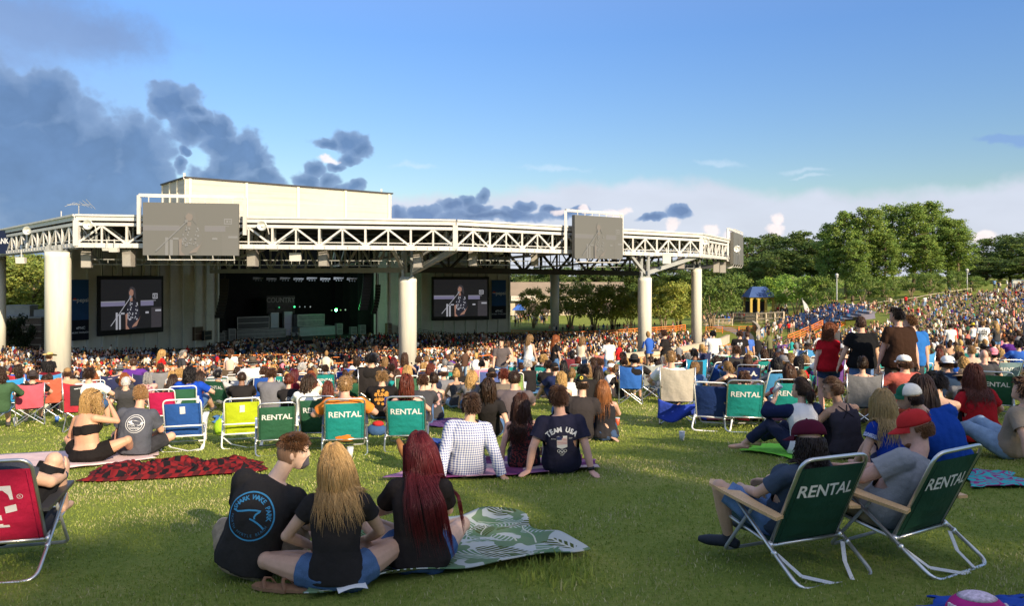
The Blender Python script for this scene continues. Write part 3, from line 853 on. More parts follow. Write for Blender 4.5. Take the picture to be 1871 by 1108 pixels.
def add_head(root, HM, hair, hcol, hat=None, hatcol=None):
	if hair and hair != 'bald':
		h = link('hair', hair_tpl(hair, hat is not None), root, hcol); h.matrix_local = HM
	if hat:
		ct = cap_tpl()
		if hat in ('cap', 'capback', 'capside'):
			rot = {'cap': 0, 'capback': 180, 'capside': 25}[hat]
			c = link('cap', ct['c'], root, hatcol); c.matrix_local = HM @ Matrix.Rotation(R(rot),4, 'Z') @ Matrix.Rotation(R(-4),4, 'X')
			b = link('brim', ct['b'], c, hatcol)
		else:
			c = link('hat', ct[hat], root, hatcol); c.matrix_local = HM
PEOPLE = []      # placed people: (x, y)
def person(loc, pose, sex, rz, label, top='tee', topcol='black', bottom='shorts', botcol='denim', hair='short', hcol='brown', skin='light', hat=None, hatcol='black', scale=1.0, wide=1.0, shoes=None, group=None, body_scale=None):
	"""a figure from the shared pose meshes; colours sit on the objects"""
	T = person_tpl(pose, sex)
	root = link('person', T['body'], None, SKINS[skin] if isinstance(skin, str) else skin)
	root.location = loc; root.rotation_euler = (0,0, R(rz)); root.scale = (scale * wide, scale * wide, scale)
	tag(root, label, 'person', group)
	g = lambda c: CC[c] if isinstance(c, str) else c
	if top: link('shirt', T[top], root, g(topcol))
	if bottom: link('shorts' if bottom == 'shorts' else 'trousers', T[bottom], root, g(botcol))
	add_head(root, T['HM'], hair, HC[hcol] if isinstance(hcol, str) else hcol, hat, g(hatcol))
	if shoes:
		for s in (-1,1): link('shoe', T['shoe%d' % s], root, g(shoes))
	PEOPLE.append((loc[0], loc[1]))
	return root
def hero(loc, p, rz, label, voxel=.012, top='tee', topcol='black', inf=None, bottom='shorts', botlen=None, botcol='denim', skin='light', scale=1.0, wrinkle=.013, shoes=None, topmat=None, botmat=None, eyes=True, binf=None):
	"""a figure modelled for one pose only"""
	p = solve(p); f = p['sex'] == 'f'
	inf = inf if inf is not None else (.012 if f else .018)
	seed = hash_str(label) % 997
	g = lambda c: CC[c] if isinstance(c, str) else c
	me = shape(body_mb(p), 'body', voxel * .85, M['skin'], 3)
	root = link('person', me, None, SKINS[skin] if isinstance(skin, str) else skin)
	root.location = loc; root.rotation_euler = (0,0, R(rz)); root.scale = (scale,) * 3
	tag(root, label, 'person')
	bvh = None
	if top:
		mb, cuts = shirt_mb(p, top, inf)
		sm = shape(mb, 'shirt', voxel, topmat or M['cloth'], 3,(4.2, wrinkle * 1.15, seed), cuts)
		so_ = link('shirt', sm, root, g(topcol))
		bvh = BVHTree.FromPolygons([v.co.copy() for v in sm.vertices], [tuple(q.vertices) for q in sm.polygons])
		root['_t'] = 1; del root['_t']
	if bottom:
		ln = botlen if botlen is not None else (.80 if bottom == 'shorts' else 1.92)
		mb, cuts = bottoms_mb(p, ln, binf if binf is not None else (.014 if f else .022))
		bmh = shape(mb, bottom, voxel, botmat or M['denim'], 3,(6, wrinkle, seed + 3), cuts)
		link(bottom, bmh, root, g(botcol))
	if shoes:
		for s in (-1,1): link('shoe', shape(shoe_mb(p, s), 'shoe', voxel, M['rubber'], 2), root, g(shoes))
	if eyes:
		for s in (-1,1):
			mb = MB(); mb.ball(p['HM'] @ V3(.031 * s, .086,.010),(.009,.006,.0055),10,8,0, p['HM'].to_3x3()); mb.build('eye', M['eye'], root, True)
			mb = MB(); mb.tube([p['HM'] @ V3(.014 * s, .100,.028), p['HM'] @ V3(.034 * s, .096,.034), p['HM'] @ V3(.052 * s, .080,.028)], [.0016,.0024,.0012], 6)
			mb.build('eyebrow', M['hair'], root, True, color=(.05,.03,.02))
	PEOPLE.append((loc[0], loc[1]))
	return root, p, bvh
def hero_hair(root, p, bvh, col, style, n, length, r, under=False, **kw):
	UNDER[0] = under
	seed = hash_str(root['label']) % 991
	mb = strands(style, n, length, r, seed, M4=p['HM'], bvh=bvh, **kw)
	UNDER[0] = False
	return link('hair', mb.mesh('hair', M['hair'], True), root, HC[col] if isinstance(col, str) else col)
# ------------------------------------------------------------------ ground
def build_ground():
	rad = np.concatenate([np.arange(0,14,.5), np.arange(14,60,1.5), np.arange(60,220,3), np.geomspace(220,4000,24)])
	na = 288
	ang = np.arange(na) * 2 * np.pi / na
	rr, aa = np.meshgrid(rad[1:], ang, indexing='ij')
	x = rr * np.sin(aa); y = rr * np.cos(aa)
	v = np.stack([x, y, gz_np(x, y)], -1).reshape(-1,3)
	v = np.vstack([[0,0, gz(0,0)], v])
	k = len(rad) - 1
	i, j = np.meshgrid(np.arange(k - 1), np.arange(na), indexing='ij')
	a = 1 + i * na + j; b = 1 + i * na + (j + 1) % na
	q = np.stack([a, a + na, b + na, b], -1).reshape(-1,4)[:, ::-1]
	t = np.stack([np.zeros(na, int),1 + np.arange(na),1 + (np.arange(na) + 1) % na], -1)[:, ::-1]
	m = D.materials.new('lawn')
	n, l, bs = nodes_of(m)
	tc = n.new('ShaderNodeTexCoord')
	def tex(s, d, r=.6):
		t_ = n.new('ShaderNodeTexNoise'); t_.inputs['Scale'].default_value = s; t_.inputs['Detail'].default_value = d; t_.inputs['Roughness'].default_value = r
		l.new(tc.outputs['Object'], t_.inputs['Vector']); return t_.outputs['Fac']
	cr = n.new('ShaderNodeValToRGB'); cr.color_ramp.elements[0].position = .32; cr.color_ramp.elements[0].color = (.11,.165,.028,1)
	cr.color_ramp.elements[1].position = .68; cr.color_ramp.elements[1].color = (.34,.32,.10,1)
	e = cr.color_ramp.elements.new(.5); e.color = (.20,.24,.045,1)
	mx = n.new('ShaderNodeMath'); mx.operation = 'MULTIPLY_ADD'; l.new(tex(1.1,6,.7), mx.inputs[0]); mx.inputs[1].default_value = .55
	m2 = n.new('ShaderNodeMath'); m2.operation = 'MULTIPLY'; l.new(tex(26,4,.7), m2.inputs[0]); m2.inputs[1].default_value = .45
	l.new(m2.outputs[0], mx.inputs[2]); l.new(mx.outputs[0], cr.inputs[0])
	l.new(cr.outputs[0], bs.inputs['Base Color']); bs.inputs['Roughness'].default_value = .95; bs.inputs['Specular IOR Level'].default_value = .1
	bp = n.new('ShaderNodeBump'); bp.inputs['Strength'].default_value = .7; bp.inputs['Distance'].default_value = .03
	l.new(tex(45,5,.75), bp.inputs['Height']); l.new(bp.outputs[0], bs.inputs['Normal'])
	me = np_mesh('lawn', v, q, t, [m])
	me.polygons.foreach_set('use_smooth', [True] * len(me.polygons))
	tag(link('lawn', me), 'sloping grass lawn of the amphitheatre with dry patches', 'ground', kind='structure')
def polar(r, a): return STG[0] + r * math.cos(R(a)), STG[1] + r * math.sin(R(a))
def ring_sheet(name, r0, r1, a0, a1, lift, m, label, cat, step=2.0, kind='structure'):
	mb = MB(); n = max(2, int((a1 - a0) / step)); rows = []
	k = max(2, int((r1 - r0) / 2))
	for i in range(k + 1):
		r = r0 + (r1 - r0) * i / k; row = []
		for j in range(n + 1):
			x, y = polar(r, a0 + (a1 - a0) * j / n); row.append((x, y, gz(x, y) + lift))
		rows.append(row)
	mb.grid(rows)
	o = mb.build(name, m); tag(o, label, cat, kind=kind); return o
# ------------------------------------------------------------------ the pavilion
def build_pavilion():
	root = thing('pavilion', (-5,75, gz(-5,75)), 'open amphitheatre pavilion with white roof truss, cream columns and beige stage house', 'pavilion')
	B = lambda mb, n, m, sm=False, par=root: (mb.build(n, m, par, sm, world=(par is root)) if mb.f else None)
	F = [(-72,99.6),(-36,63.6),(-5.0,68),(21.8,88.8),(30.4,105),(34,116)]
	ZT = [4.85,5.10,4.98,4.93,4.85,4.8]; ZB = [2.2,2.40,2.28,2.23,2.15,2.1]
	back = [(30,128),(12,141),(-12,150),(-40,146),(-70,126)]
	pts = [V3(F[i][0], F[i][1], ZT[i]) for i in range(6)]
	mb = MB()
	inn = []
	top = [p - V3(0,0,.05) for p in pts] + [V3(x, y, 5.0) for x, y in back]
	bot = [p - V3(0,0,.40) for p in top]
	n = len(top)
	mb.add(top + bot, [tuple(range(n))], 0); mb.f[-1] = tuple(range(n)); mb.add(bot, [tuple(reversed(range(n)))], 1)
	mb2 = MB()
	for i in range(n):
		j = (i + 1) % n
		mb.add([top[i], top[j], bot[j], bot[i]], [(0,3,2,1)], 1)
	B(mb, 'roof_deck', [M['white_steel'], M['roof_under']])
	mb = MB()
	for i in range(5):
		a, b = pts[i], pts[i + 1]; t = (b - a).normalized(); nrm = V3(t.y, -t.x, 0)
		mb.bar(a + nrm * .12 - V3(0,0,.24), b + nrm * .12 - V3(0,0,.24),.16,.48)
		mb.bar(a + nrm * .26 - V3(0,0,.05), b + nrm * .26 - V3(0,0,.05),.12,.16)
	B(mb, 'fascia', M['white_steel'])
	for i in range(5):
		a, b = pts[i], pts[i + 1]; t = (b - a).normalized(); nrm = V3(t.y, -t.x, 0); L = (b - a).length
		zb0, zb1 = ZB[i], ZB[i + 1]
		np_ = max(2, round(L / 2.05)); np_ += np_ % 2
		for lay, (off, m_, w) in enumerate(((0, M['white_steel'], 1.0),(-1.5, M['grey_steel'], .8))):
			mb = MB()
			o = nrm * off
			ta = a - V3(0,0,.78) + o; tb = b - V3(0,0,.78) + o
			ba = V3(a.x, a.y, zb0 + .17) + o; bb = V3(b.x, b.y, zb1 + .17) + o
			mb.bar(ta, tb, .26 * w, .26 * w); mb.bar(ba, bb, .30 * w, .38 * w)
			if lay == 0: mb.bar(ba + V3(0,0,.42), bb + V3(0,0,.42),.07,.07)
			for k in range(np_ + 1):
				f = k / np_; p, q = ta.lerp(tb, f), ba.lerp(bb, f)
				mb.bar(p, q + V3(0,0,.15),.13 * w if k % 2 else .17 * w)
				if k < np_:
					f2 = (k + 1) / np_; p2, q2 = ta.lerp(tb, f2), ba.lerp(bb, f2)
					g = V3(0,0,.12)
					if k % 2 == 0: mb.bar(q + g, p2 - g, .15 * w)
					else: mb.bar(p - g, q2 + g, .15 * w)
			if lay == 0:
				for q in ((ta, tb) if i == 4 else (ta,)):
					mb.bar(q + V3(0,0,.3), V3(q.x, q.y, (zb0 if q is ta else zb1) + .1),.42)
				for k in range(np_ * 2):
					q = ba.lerp(bb, (k + .5) / (np_ * 2)); mb.bar(q + nrm * .2 - V3(0,0,.12), q + nrm * .2 + V3(0,0,.12),.05,.03)
			if lay == 0: B(mb, 'front_truss', m_)
		for k in range(np_ + 1):
			f = k / np_; p = (a - V3(0,0,.78)).lerp(b - V3(0,0,.78), f); q = V3(a.x, a.y, zb0 + .17).lerp(V3(b.x, b.y, zb1 + .17), f)
			mb.bar(q - nrm * .2, q - nrm * 1.4,.09); mb.bar(p - nrm * .2, q - nrm * 1.4,.08)
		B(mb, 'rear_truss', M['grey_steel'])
	S1 = [V3(-55,104,0), V3(-47,122,0), V3(-33,134,0), V3(-23,140,0), V3(4,140,0)]
	fr = [pts[1], pts[1].lerp(pts[2], .5), pts[2], pts[2].lerp(pts[3], .5), pts[3]]
	for a, s in zip(fr, S1):
		mb = MB(); b = V3(s.x, s.y, 4.6); a = V3(a.x, a.y, 4.3) + (b - a).normalized() * 2.2; L = (b - a).length
		dz = V3(0,0,3.1); mb.bar(a, b, .3); n_ = int(L / 4)
		a2, b2 = a - dz * .55, b - dz
		mb.bar(a2, b2,.28)
		for k in range(n_):
			p, p2 = a.lerp(b, k / n_), a.lerp(b, (k + 1) / n_); q, q2 = a2.lerp(b2, k / n_), a2.lerp(b2,(k + 1) / n_)
			mb.bar(p, q, .16); mb.bar(q if k % 2 else p, p2 if k % 2 else q2,.16)
		B(mb, 'roof_truss', M['grey_steel'])
	for k in range(7):
		mb = MB(); f = .12 + .12 * k
		prev = None
		for a, s in zip(fr, S1):
			q = V3(a.x, a.y, 4.25).lerp(V3(s.x, s.y, 4.25), f)
			if prev: mb.bar(prev, q, .14,.28)
			prev = q
		B(mb, 'purlin', M['dark_steel'])
	def bigtruss(name, a, b, h, n_, m_, w=.3):
		mb = MB(); a, b = V3(*a), V3(*b); d = V3(0,0, h)
		mb.bar(a, b, w, w * 1.6); mb.bar(a + d, b + d, w, w)
		for k in range(n_ + 1):
			p = a.lerp(b, k / n_); mb.bar(p, p + d, w * .6)
			if k < n_:
				p2 = a.lerp(b, (k + 1) / n_); mb.bar(p if k % 2 == 0 else p + d, p2 + d if k % 2 == 0 else p2, w * .6)
		B(mb, name, m_)
	bigtruss('proscenium_truss', P(385,496,106), P(742,494,78),3.0,16, M['grey_steel'], .34)
	bigtruss('bay_truss', P(742,493,90), P(1175,500,118),2.6,14, M['dark_steel'], .45)
	bigtruss('bay_truss', P(1178,492,86), V3(27,101,1.3),2.0,6, M['dark_steel'], .3)
	mb = MB()
	for off in (0,.45):
		mb.bar(P(150,474,68) - V3(0,0, off), P(735,477,72) - V3(0,0, off),.07)
	for k in range(40):
		q = P(150,474,68).lerp(P(735,477,72), k / 39); mb.bar(q, q - V3(0,0,.45),.05)
	B(mb, 'light_pipe', M['grey_steel'])
	mb = MB()
	for off in (0,.45):
		mb.bar(P(842,475,74) - V3(0,0, off), P(1268,484,93) - V3(0,0, off),.07)
	for k in range(30):
		q = P(842,475,74).lerp(P(1268,484,93), k / 29); mb.bar(q, q - V3(0,0,.45),.05)
	B(mb, 'light_pipe', M['grey_steel'])
	for px, wpx, d, pyt in ((106,43,65,461),(745,32.5,72.5,509),(1178,25,84,508),(1272.5,19,96,492)):
		r = wpx / 1405 * d / 2; q = P(px, pyt, d); g = gz(q.x, q.y)
		mb = MB(); prof = [(r, g - .5),(r, q.z - .45),(r * 1.005, q.z - .42),(r * 1.005, q.z)]
		mb.loft([[V3(q.x + a * math.cos(2 * math.pi * k / 32), q.y + a * math.sin(2 * math.pi * k / 32), z) for k in range(32)] for a, z in prof])
		c = B(mb, 'column', M['concrete_col'], True)
		for e in c.data.polygons:
			if abs(e.normal.z) > .9: e.use_smooth = False
		mb = MB()      # steel stool that carries the roof on the column
		for sx, sy in ((-.5,-.5),(.5,-.5),(.5,.5),(-.5,.5)):
			mb.bar((q.x + sx * r, q.y + sy * r, q.z),(q.x + sx * r, q.y + sy * r, max(q.z + .6,2.4)),.22)
		mb.box((q.x, q.y, q.z + .08),(r * 1.5, r * 1.5,.16))
		B(mb, 'column_head', M['grey_steel'])
	for px, wpx, d, pyt, m_ in ((1013.5,16,134,500, M['wing_wall']),(-3,24,92,462, M['concrete_col'])):
		r = wpx / 1405 * d / 2; q = P(px, pyt, d); g = gz(q.x, q.y); mb = MB()
		mb.loft([[V3(q.x + r * math.cos(2 * math.pi * k / 28), q.y + r * math.sin(2 * math.pi * k / 28), z) for k in range(28)] for z in (g - .5, q.z)])
		B(mb, 'column', m_, True)
	mb = MB()
	c2 = P(745,498,72.5); k2 = V3(-5.2,68.4,2.4)
	mb.bar(c2 + V3(.4,0,0), k2 + V3(.2,0,0),.42,.5); mb.bar(c2 + V3(-.4,0,.2), V3(-10.5,67.6,2.4),.3); mb.bar(c2 + V3(.2,0,.9), k2 + V3(.1,.6,1.3),.22)
	B(mb, 'strut', M['grey_steel'])
	mb = MB(); c3 = P(1178,500,84); k3 = V3(21.6,89.2,2.35)
	mb.bar(c3, k3,.36,.42); mb.bar(c3 + V3(0,0,0), V3(12.5,82,2.4),.3); B(mb, 'strut', M['grey_steel'])
	A_, B_ = V3(-55,96,0), V3(-44.1,115,0); C_, D_ = V3(-23.4,131,0), V3(-.5,138.5,0)
	for a, b, nrib in ((A_, B_, 11),(C_, D_, 12)):
		mb = MB(); t = (b - a).normalized(); nrm = V3(t.y, -t.x, 0)
		mb.bar(V3(a.x, a.y, -3.0) - nrm * .3, V3(b.x, b.y, -3.0) - nrm * .3,.6,15.6)
		for k in range(nrib + 1):
			p = a.lerp(b, k / nrib) + nrm * .13
			mb.bar(V3(p.x, p.y, -10.8), V3(p.x, p.y, 4.5),.26,.42, up=nrm)
		B(mb, 'wing_wall', M['wing_wall'])
	mb = MB(); sn = V3(.62,-.78,0).normalized(); st = V3(.78,.62,0)
	a, b = V3(-44.6,115.3,0), V3(-23.2,131.0,0)
	SA, SB = a.copy(), b.copy(); a2, b2 = a - sn * 14, b - sn * 14
	zf = -9.9
	f0, f1 = a + sn * 5, b + sn * 5
	mb.hexa([V3(p.x, p.y, -11.5) for p in (f0, f1, b2, a2)] + [V3(p.x, p.y, zf) for p in (f0, f1, b2, a2)])
	B(mb, 'stage_deck', M['stage_black'])
	mb = MB()
	for p, q in ((a2, b2),(a - st * .2, a2 - st * .2),(b + st * .2, b2 + st * .2)):
		mb.bar(V3(p.x, p.y, -3), V3(q.x, q.y, -3),.3,14)
	m0 = (a + b) / 2
	mb.bar(V3(a.x, a.y, 3.2), V3(b.x, b.y, 3.2),.5,4.4)
	B(mb, 'stage_backdrop', M['stage_black'])
	for k in range(4):
		mb = MB(); p = a + (b - a) * (.04 + .0 * k) - sn * (2 + 3 * k); q = b - (b - a) * .04 - sn * (2 + 3 * k)
		mb.bar(V3(p.x, p.y, -9.9), V3(p.x, p.y, 1.2),2.4,.5, up=sn); mb.bar(V3(q.x, q.y, -9.9), V3(q.x, q.y, 1.2),2.4,.5, up=sn)
		mb.bar(V3(p.x, p.y, 1.4), V3(q.x, q.y, 1.4),.5,1.0)
		B(mb, 'stage_curtain', M['stage_black'])
	H0, H1 = V3(-51.7,122,0), V3(-22.9,146,0); hn = V3(H1.y - H0.y, -(H1.x - H0.x),0).normalized(); ht = (H1 - H0).normalized()
	H0b, H1b = H0 - hn * 13, H1 - hn * 13
	mb = MB(); z0, z1 = 3.2,15.7
	ps = [H0, H1, H1b, H0b]
	mb.hexa([V3(p.x, p.y, z0) for p in ps] + [V3(p.x, p.y, z1) for p in ps])
	hm = mat('beige_rendered_block', (.445,.42,.345), rough=.85, nz=[(.16,.05,5),(1.2,.04,4)])
	n, l, bs = nodes_of(hm); tc = n.new('ShaderNodeTexCoord'); mp = n.new('ShaderNodeMapping'); mp.inputs['Scale'].default_value = (.05,.05,2.2); l.new(tc.outputs['Object'], mp.inputs[0])
	t = n.new('ShaderNodeTexNoise'); t.inputs['Scale'].default_value = 1.0; t.inputs['Detail'].default_value = 3; l.new(mp.outputs[0], t.inputs['Vector'])
	mr = n.new('ShaderNodeMapRange'); mr.inputs['From Min'].default_value = .55; mr.inputs['From Max'].default_value = .63; mr.inputs['To Min'].default_value = 1; mr.inputs['To Max'].default_value = .88; l.new(t.outputs['Fac'], mr.inputs['Value'])
	src = bs.inputs['Base Color'].links[0].from_socket; v = n.new('ShaderNodeVectorMath'); v.operation = 'SCALE'; l.new(src, v.inputs[0]); l.new(mr.outputs[0], v.inputs['Scale']); l.new(v.outputs[0], bs.inputs['Base Color'])
	hs = B(mb, 'stage_house', hm)
	mb = MB()
	for k in range(5):
		p = H0.lerp(H1,.015 + .97 * k / 4) + hn * .08; mb.bar(V3(p.x, p.y, z0), V3(p.x, p.y, z1 - .05),.45,.22, up=hn)
	for k in range(4):
		p = H0.lerp(H0b, .02 + .96 * k / 3) - ht * .08; mb.bar(V3(p.x, p.y, z0), V3(p.x, p.y, z1 - .05),.35,.2, up=ht)
	for z in (6.8,9.8,12.8): mb.bar(V3(H0.x, H0.y, z) + hn * .012, V3(H1.x, H1.y, z) + hn * .012,.02,.05)
	mb.build('pilaster', mat('beige_trim', (.66,.60,.45), rough=.8, nz=(1,.06,4)), root, world=True)
	mb = MB(); ps2 = [H0 + hn * .15 - ht * .15, H1 + hn * .15 + ht * .15, H1b + ht * .15 - hn * .15, H0b - hn * .15 - ht * .15]
	for i in range(4): mb.bar(V3(ps2[i].x, ps2[i].y, z1 + .02), V3(ps2[(i + 1) % 4].x, ps2[(i + 1) % 4].y, z1 + .02),.35,.22)
	B(mb, 'parapet_cap', M['dark_steel'])
	for a, b, dz in ((P(262,636,112), P(318,620,110),0),(P(765,614,128), P(820,622,125),0)):
		mb = MB()
		for k in range(5): mb.bar(a + V3(0,0,.28 * k), b + V3(0,0,.28 * k),.06)
		for k in range(7):
			q = a.lerp(b, k / 6); mb.bar(q - V3(0,0,1.2), q + V3(0,0,1.15),.06)
		B(mb, 'stair_rail', M['dark_steel'])
	return root, dict(A=A_, B=B_, C=C_, D=D_, sn=sn, st=st, a=SA, b=SB, zf=zf, F=F, ZT=ZT, ZB=ZB, pts=pts)
# ------------------------------------------------------------------ things hung on the pavilion
def basis(a, b):
	"""right, up, outward for a wall seen with a at its left"""
	t = (Vector(b) - Vector(a)); t.z = 0; t.normalize()
	return t, V3(0,0,1), V3(t.y, -t.x, 0)
def screen_art(name, O, U, W, H, parent, dim, lum):
	"""what the camera feed shows: a singer at a microphone before a dark stage; flat colours on the panel"""
	V = V3(0,0,1); N = U.cross(V)
	cols = [(.012,.012,.014),(.16,.15,.24),(.30,.16,.12),(.02,.02,.03),(.34,.34,.38),(.04,.036,.042),(.22,.22,.25)]
	mats = []
	for i, c in enumerate(cols):
		c2 = tuple(x * (1 - dim) + (.125,.118,.10)[k] * dim for k, x in enumerate(c))
		mats.append(mat('%s_tone' % name, tuple(x * .5 + .004 for x in c2), rough=.5, emit=(c2, lum)))
	mb = MB(); e = [0.0]
	def put(v2, f, mi):
		e[0] += .0012
		mb.add([O + U * (x * W) + V * (y * H) + N * (.01 + e[0] * 3) for x, y in v2], f, mi)
	def rect(x0, y0, x1, y1, mi): put([(x0, y0),(x1, y0),(x1, y1),(x0, y1)], [(0,1,2,3)], mi)
	def poly(p, mi): put(p, [tuple(range(len(p)))], mi)
	rect(-.5,-.5,.5,.5,0)
	rect(-.5,-.03,-.12,.055,1); rect(.14,-.04,.36,.06,1); rect(-.5,.05,-.12,.07,6); rect(.14,.055,.4,.07,6)
	rect(.32,-.5,.5,-.08,5); rect(.345,.10,.43,.21,4); rect(.355,.12,.42,.19,0); rect(.37,.135,.39,.175,4); rect(.40,.14,.415,.165,4)
	rect(.39,-.165,.49,-.125,4); rect(.22,-.20,.275,-.16,4); rect(-.27,-.5,-.24,-.16,4); rect(-.22,-.5,-.19,-.2,4); rect(-.19,-.20,-.13,-.165,4)
	hd = disc2(-.02,.24,.038,.085,20)
	hairp = [(-.07,.10),(-.065,.28),(-.04,.345),(0,.355),(.04,.32),(.055,.22),(.06,.08),(.03,.12),(.02,.2),(-.05,.16)]
	poly([(-.115,-.5),(-.11,-.2),(-.085,-.02),(-.03,.09),(.03,.09),(.085,.0),(.12,-.16),(.10,-.34),(.06,-.5)], 3)
	poly([(-.04,.06),(.0,.06),(.0,.14),(-.04,.14)], 2); put(hd[0], hd[1], 2); poly(hairp[:7] + [(.02,.16),(.012,.28),(-.03,.31),(-.055,.25)], 5)
	rg = random.Random(4)
	for k in range(34):
		x = rg.uniform(-.09,.09); y = rg.uniform(-.34,.03)
		d = disc2(x, y, rg.uniform(.006,.012), rg.uniform(.012,.024),7); put(d[0], d[1], 4)
	poly([(-.125,-.20),(-.09,-.18),(-.10,-.42),(-.06,-.5),(-.12,-.5)], 2); poly([(.10,-.30),(.13,-.22),(.06,-.44),(-.02,-.47),(.0,-.42)], 2)
	s = stroke2([(-.36,-.42),(-.05,.13)], .012); put(s[0], s[1], 4); d = disc2(-.045,.15,.018,.03,12); put(d[0], d[1], 6)
	return mb.build('picture', mats, parent)
def video_wall(a, b, zb, zt, label, dim, lum, hang, frame_white=None, panelcol=(.012,.012,.013), pad=.06, thick=.35, art=True):
	U, V, N = basis(a, b); a, b = Vector(a), Vector(b)
	W = (Vector((b.x, b.y, 0)) - Vector((a.x, a.y, 0))).length; H = zt - zb
	c = V3((a.x + b.x) / 2,(a.y + b.y) / 2,(zb + zt) / 2)
	root = thing('video_screen', c, label, 'video screen', 'video screens on the pavilion')
	mb = MB(); mb.hexa([-U * (W / 2) - V * (H / 2) - N * thick, U * (W / 2) - V * (H / 2) - N * thick, U * (W / 2) - V * (H / 2),-U * (W / 2) - V * (H / 2),
						-U * (W / 2) + V * (H / 2) - N * thick, U * (W / 2) + V * (H / 2) - N * thick, U * (W / 2) + V * (H / 2),-U * (W / 2) + V * (H / 2)])
	mb.build('panel', mat('screen_panel', panelcol, rough=.6, nz=(3,.1,2)), root)
	if art: screen_art('screen', V3(0,0,0) + V * (H * pad * .2), U, W * (1 - pad), H * (1 - pad * 2.2), root, dim, lum)
	mb = MB()
	for k in range(7):
		x = -W * .44 + W * .88 * k / 6; mb.bar(U * x + V * (H / 2), U * x + V * (H / 2 + hang),.07)
	mb.bar(U * (-W * .45) + V * (H / 2 + hang), U * (W * .45) + V * (H / 2 + hang),.08)
	mb.build('hanger', M['dark_steel'] if frame_white is None else M['white_steel'], root)
	if frame_white:
		l, r, t, bt = frame_white
		mb = MB(); o = -N * (thick + .25)
		for x in (-W / 2 - l, W / 2 + r): mb.bar(U * x + V * (-H / 2 + bt) + o, U * x + V * (H / 2 + t) + o, .26)
		mb.bar(U * (-W / 2 - l) + V * (H / 2 + t) + o, U * (W / 2 + r) + V * (H / 2 + t) + o, .26)
		mb.build('support_frame', M['white_steel'], root)
		mb = MB()
		for k in range(5):
			x = -W * .45 + W * .9 * k / 4; mb.bar(U * x - V * (H / 2), U * x - V * (H / 2 + .35) - N * .2,.07)
		mb.bar(-U * (W * .46) - V * (H / 2 + .35) - N * .2, U * (W * .46) - V * (H / 2 + .35) - N * .2,.06); mb.build('bracket', M['white_steel'], root)
	return root
def banner(a, b, zb, zt, label, off):
	U, V, N = basis(a, b); a, b = Vector(a), Vector(b)
	W = (Vector((b.x - a.x, b.y - a.y, 0))).length; H = zt - zb
	c = V3((a.x + b.x) / 2,(a.y + b.y) / 2,(zb + zt) / 2) + N * off
	root = thing('banner', c, label, 'banner', 'sponsor banners on the wing walls')
	mb = MB(); w, h = W / 2, H / 2
	mb.hexa([U * -w + V * -h - N * .05, U * w + V * -h - N * .05, U * w + V * -h, U * -w + V * -h, U * -w + V * h - N * .05, U * w + V * h - N * .05, U * w + V * h, U * -w + V * h])
	mb.build('cloth', mat('banner_blue', (.015,.060,.17), rough=.8, nz=(.8,.15,3)), root)
	mb = MB(); flat_poly(mb, [(-w, -h),(w, -h),(w, -h * .33),(-w, -h * .33)], N * .008, U, V); mb.build('lower_panel', mat('banner_navy', (.006,.008,.018), rough=.8), root)
	mb = MB(); lt = mat('banner_lettering', (.55,.57,.62), rough=.8); o = N * .02
	put_text(mb, 'pepsi', W * .34, o + U * (W * .13) + V * (H * .16), U, V, .01)
	mb.build('lettering', lt, root); mb = MB(); put_text(mb, 'PNC', W * .22, o + U * (W * .06) - V * (H * .30), U, V, .01)
	mb.build('lettering', lt, root); mb = MB(); put_text(mb, 'MUSIC PAVILION', W * .135, o - V * (H * .375), U, V, .006)
	mb.build('lettering', lt, root); mb = MB(); v, f = disc2(-W * .20,-H * .30, W * .055, W * .055); mb.add([o + U * x + V * y for x, y in v], f)
	mb.build('logo_disc', lt, root)
	mb = MB(); cx, cy, r = -W * .34, H * .165, W * .115
	for mi, (lo, hi) in enumerate(((.12,1),(-.22,.12),(-1,-.22))):
		pts_ = []
		for k in range(13):
			yy = lo + (hi - lo) * k / 12; pts_.append((cx - r * math.sqrt(max(0,1 - yy * yy)), cy + r * yy))
		for k in range(12,-1,-1):
			yy = lo + (hi - lo) * k / 12; pts_.append((cx + r * math.sqrt(max(0,1 - yy * yy)), cy + r * yy))
		flat_poly(mb, pts_, N * .02, U, V, mi)
	mb.build('roundel', [mat('roundel_red', (.42,.03,.03)), mat('roundel_white', (.6,.6,.6)), mat('roundel_blue', (.02,.07,.3))], root)
	return root
def hung_speaker(px, py, d, label, tilt=0.0):
	q = P(px, py, d); root = thing('loudspeaker', q, label, 'loudspeaker', 'loudspeakers under the front truss', rz=R(tilt))
	mb = MB(); w, h, dp = .40,.72,.8
	mb.hexa([(-w, -dp / 2,-h),(w, -dp / 2,-h),(w * .75, dp / 2,-h),(-w * .75, dp / 2,-h),(-w, -dp / 2 - .06, h),(w, -dp / 2 - .06, h),(w * .75, dp / 2, h),(-w * .75, dp / 2, h)])
	mb.build('cabinet', mat('speaker_cabinet', (.25,.23,.21), rough=.6, nz=(3,.12,3)), root)
	mb = MB(); mb.hexa([(-w * .9,-.43,-h * .92),(w * .9,-.43,-h * .92),(w * .9,-.41,-h * .92),(-w * .9,-.41,-h * .92),(-w * .9,-.475, h * .42),(w * .9,-.475, h * .42),(w * .9,-.44, h * .42),(-w * .9,-.44, h * .42)])
	mb.build('grille', mat('speaker_grille', (.33,.31,.28), rough=.7, nz=(8,.1,2)), root)
	mb = MB(); mb.bar((-w * .8,0, h),(-w * .8,.1, h + .9),.06); mb.bar((w * .8,0, h),(w * .8,.1, h + .9),.06); mb.build('yoke', M['dark_steel'], root)
	return root
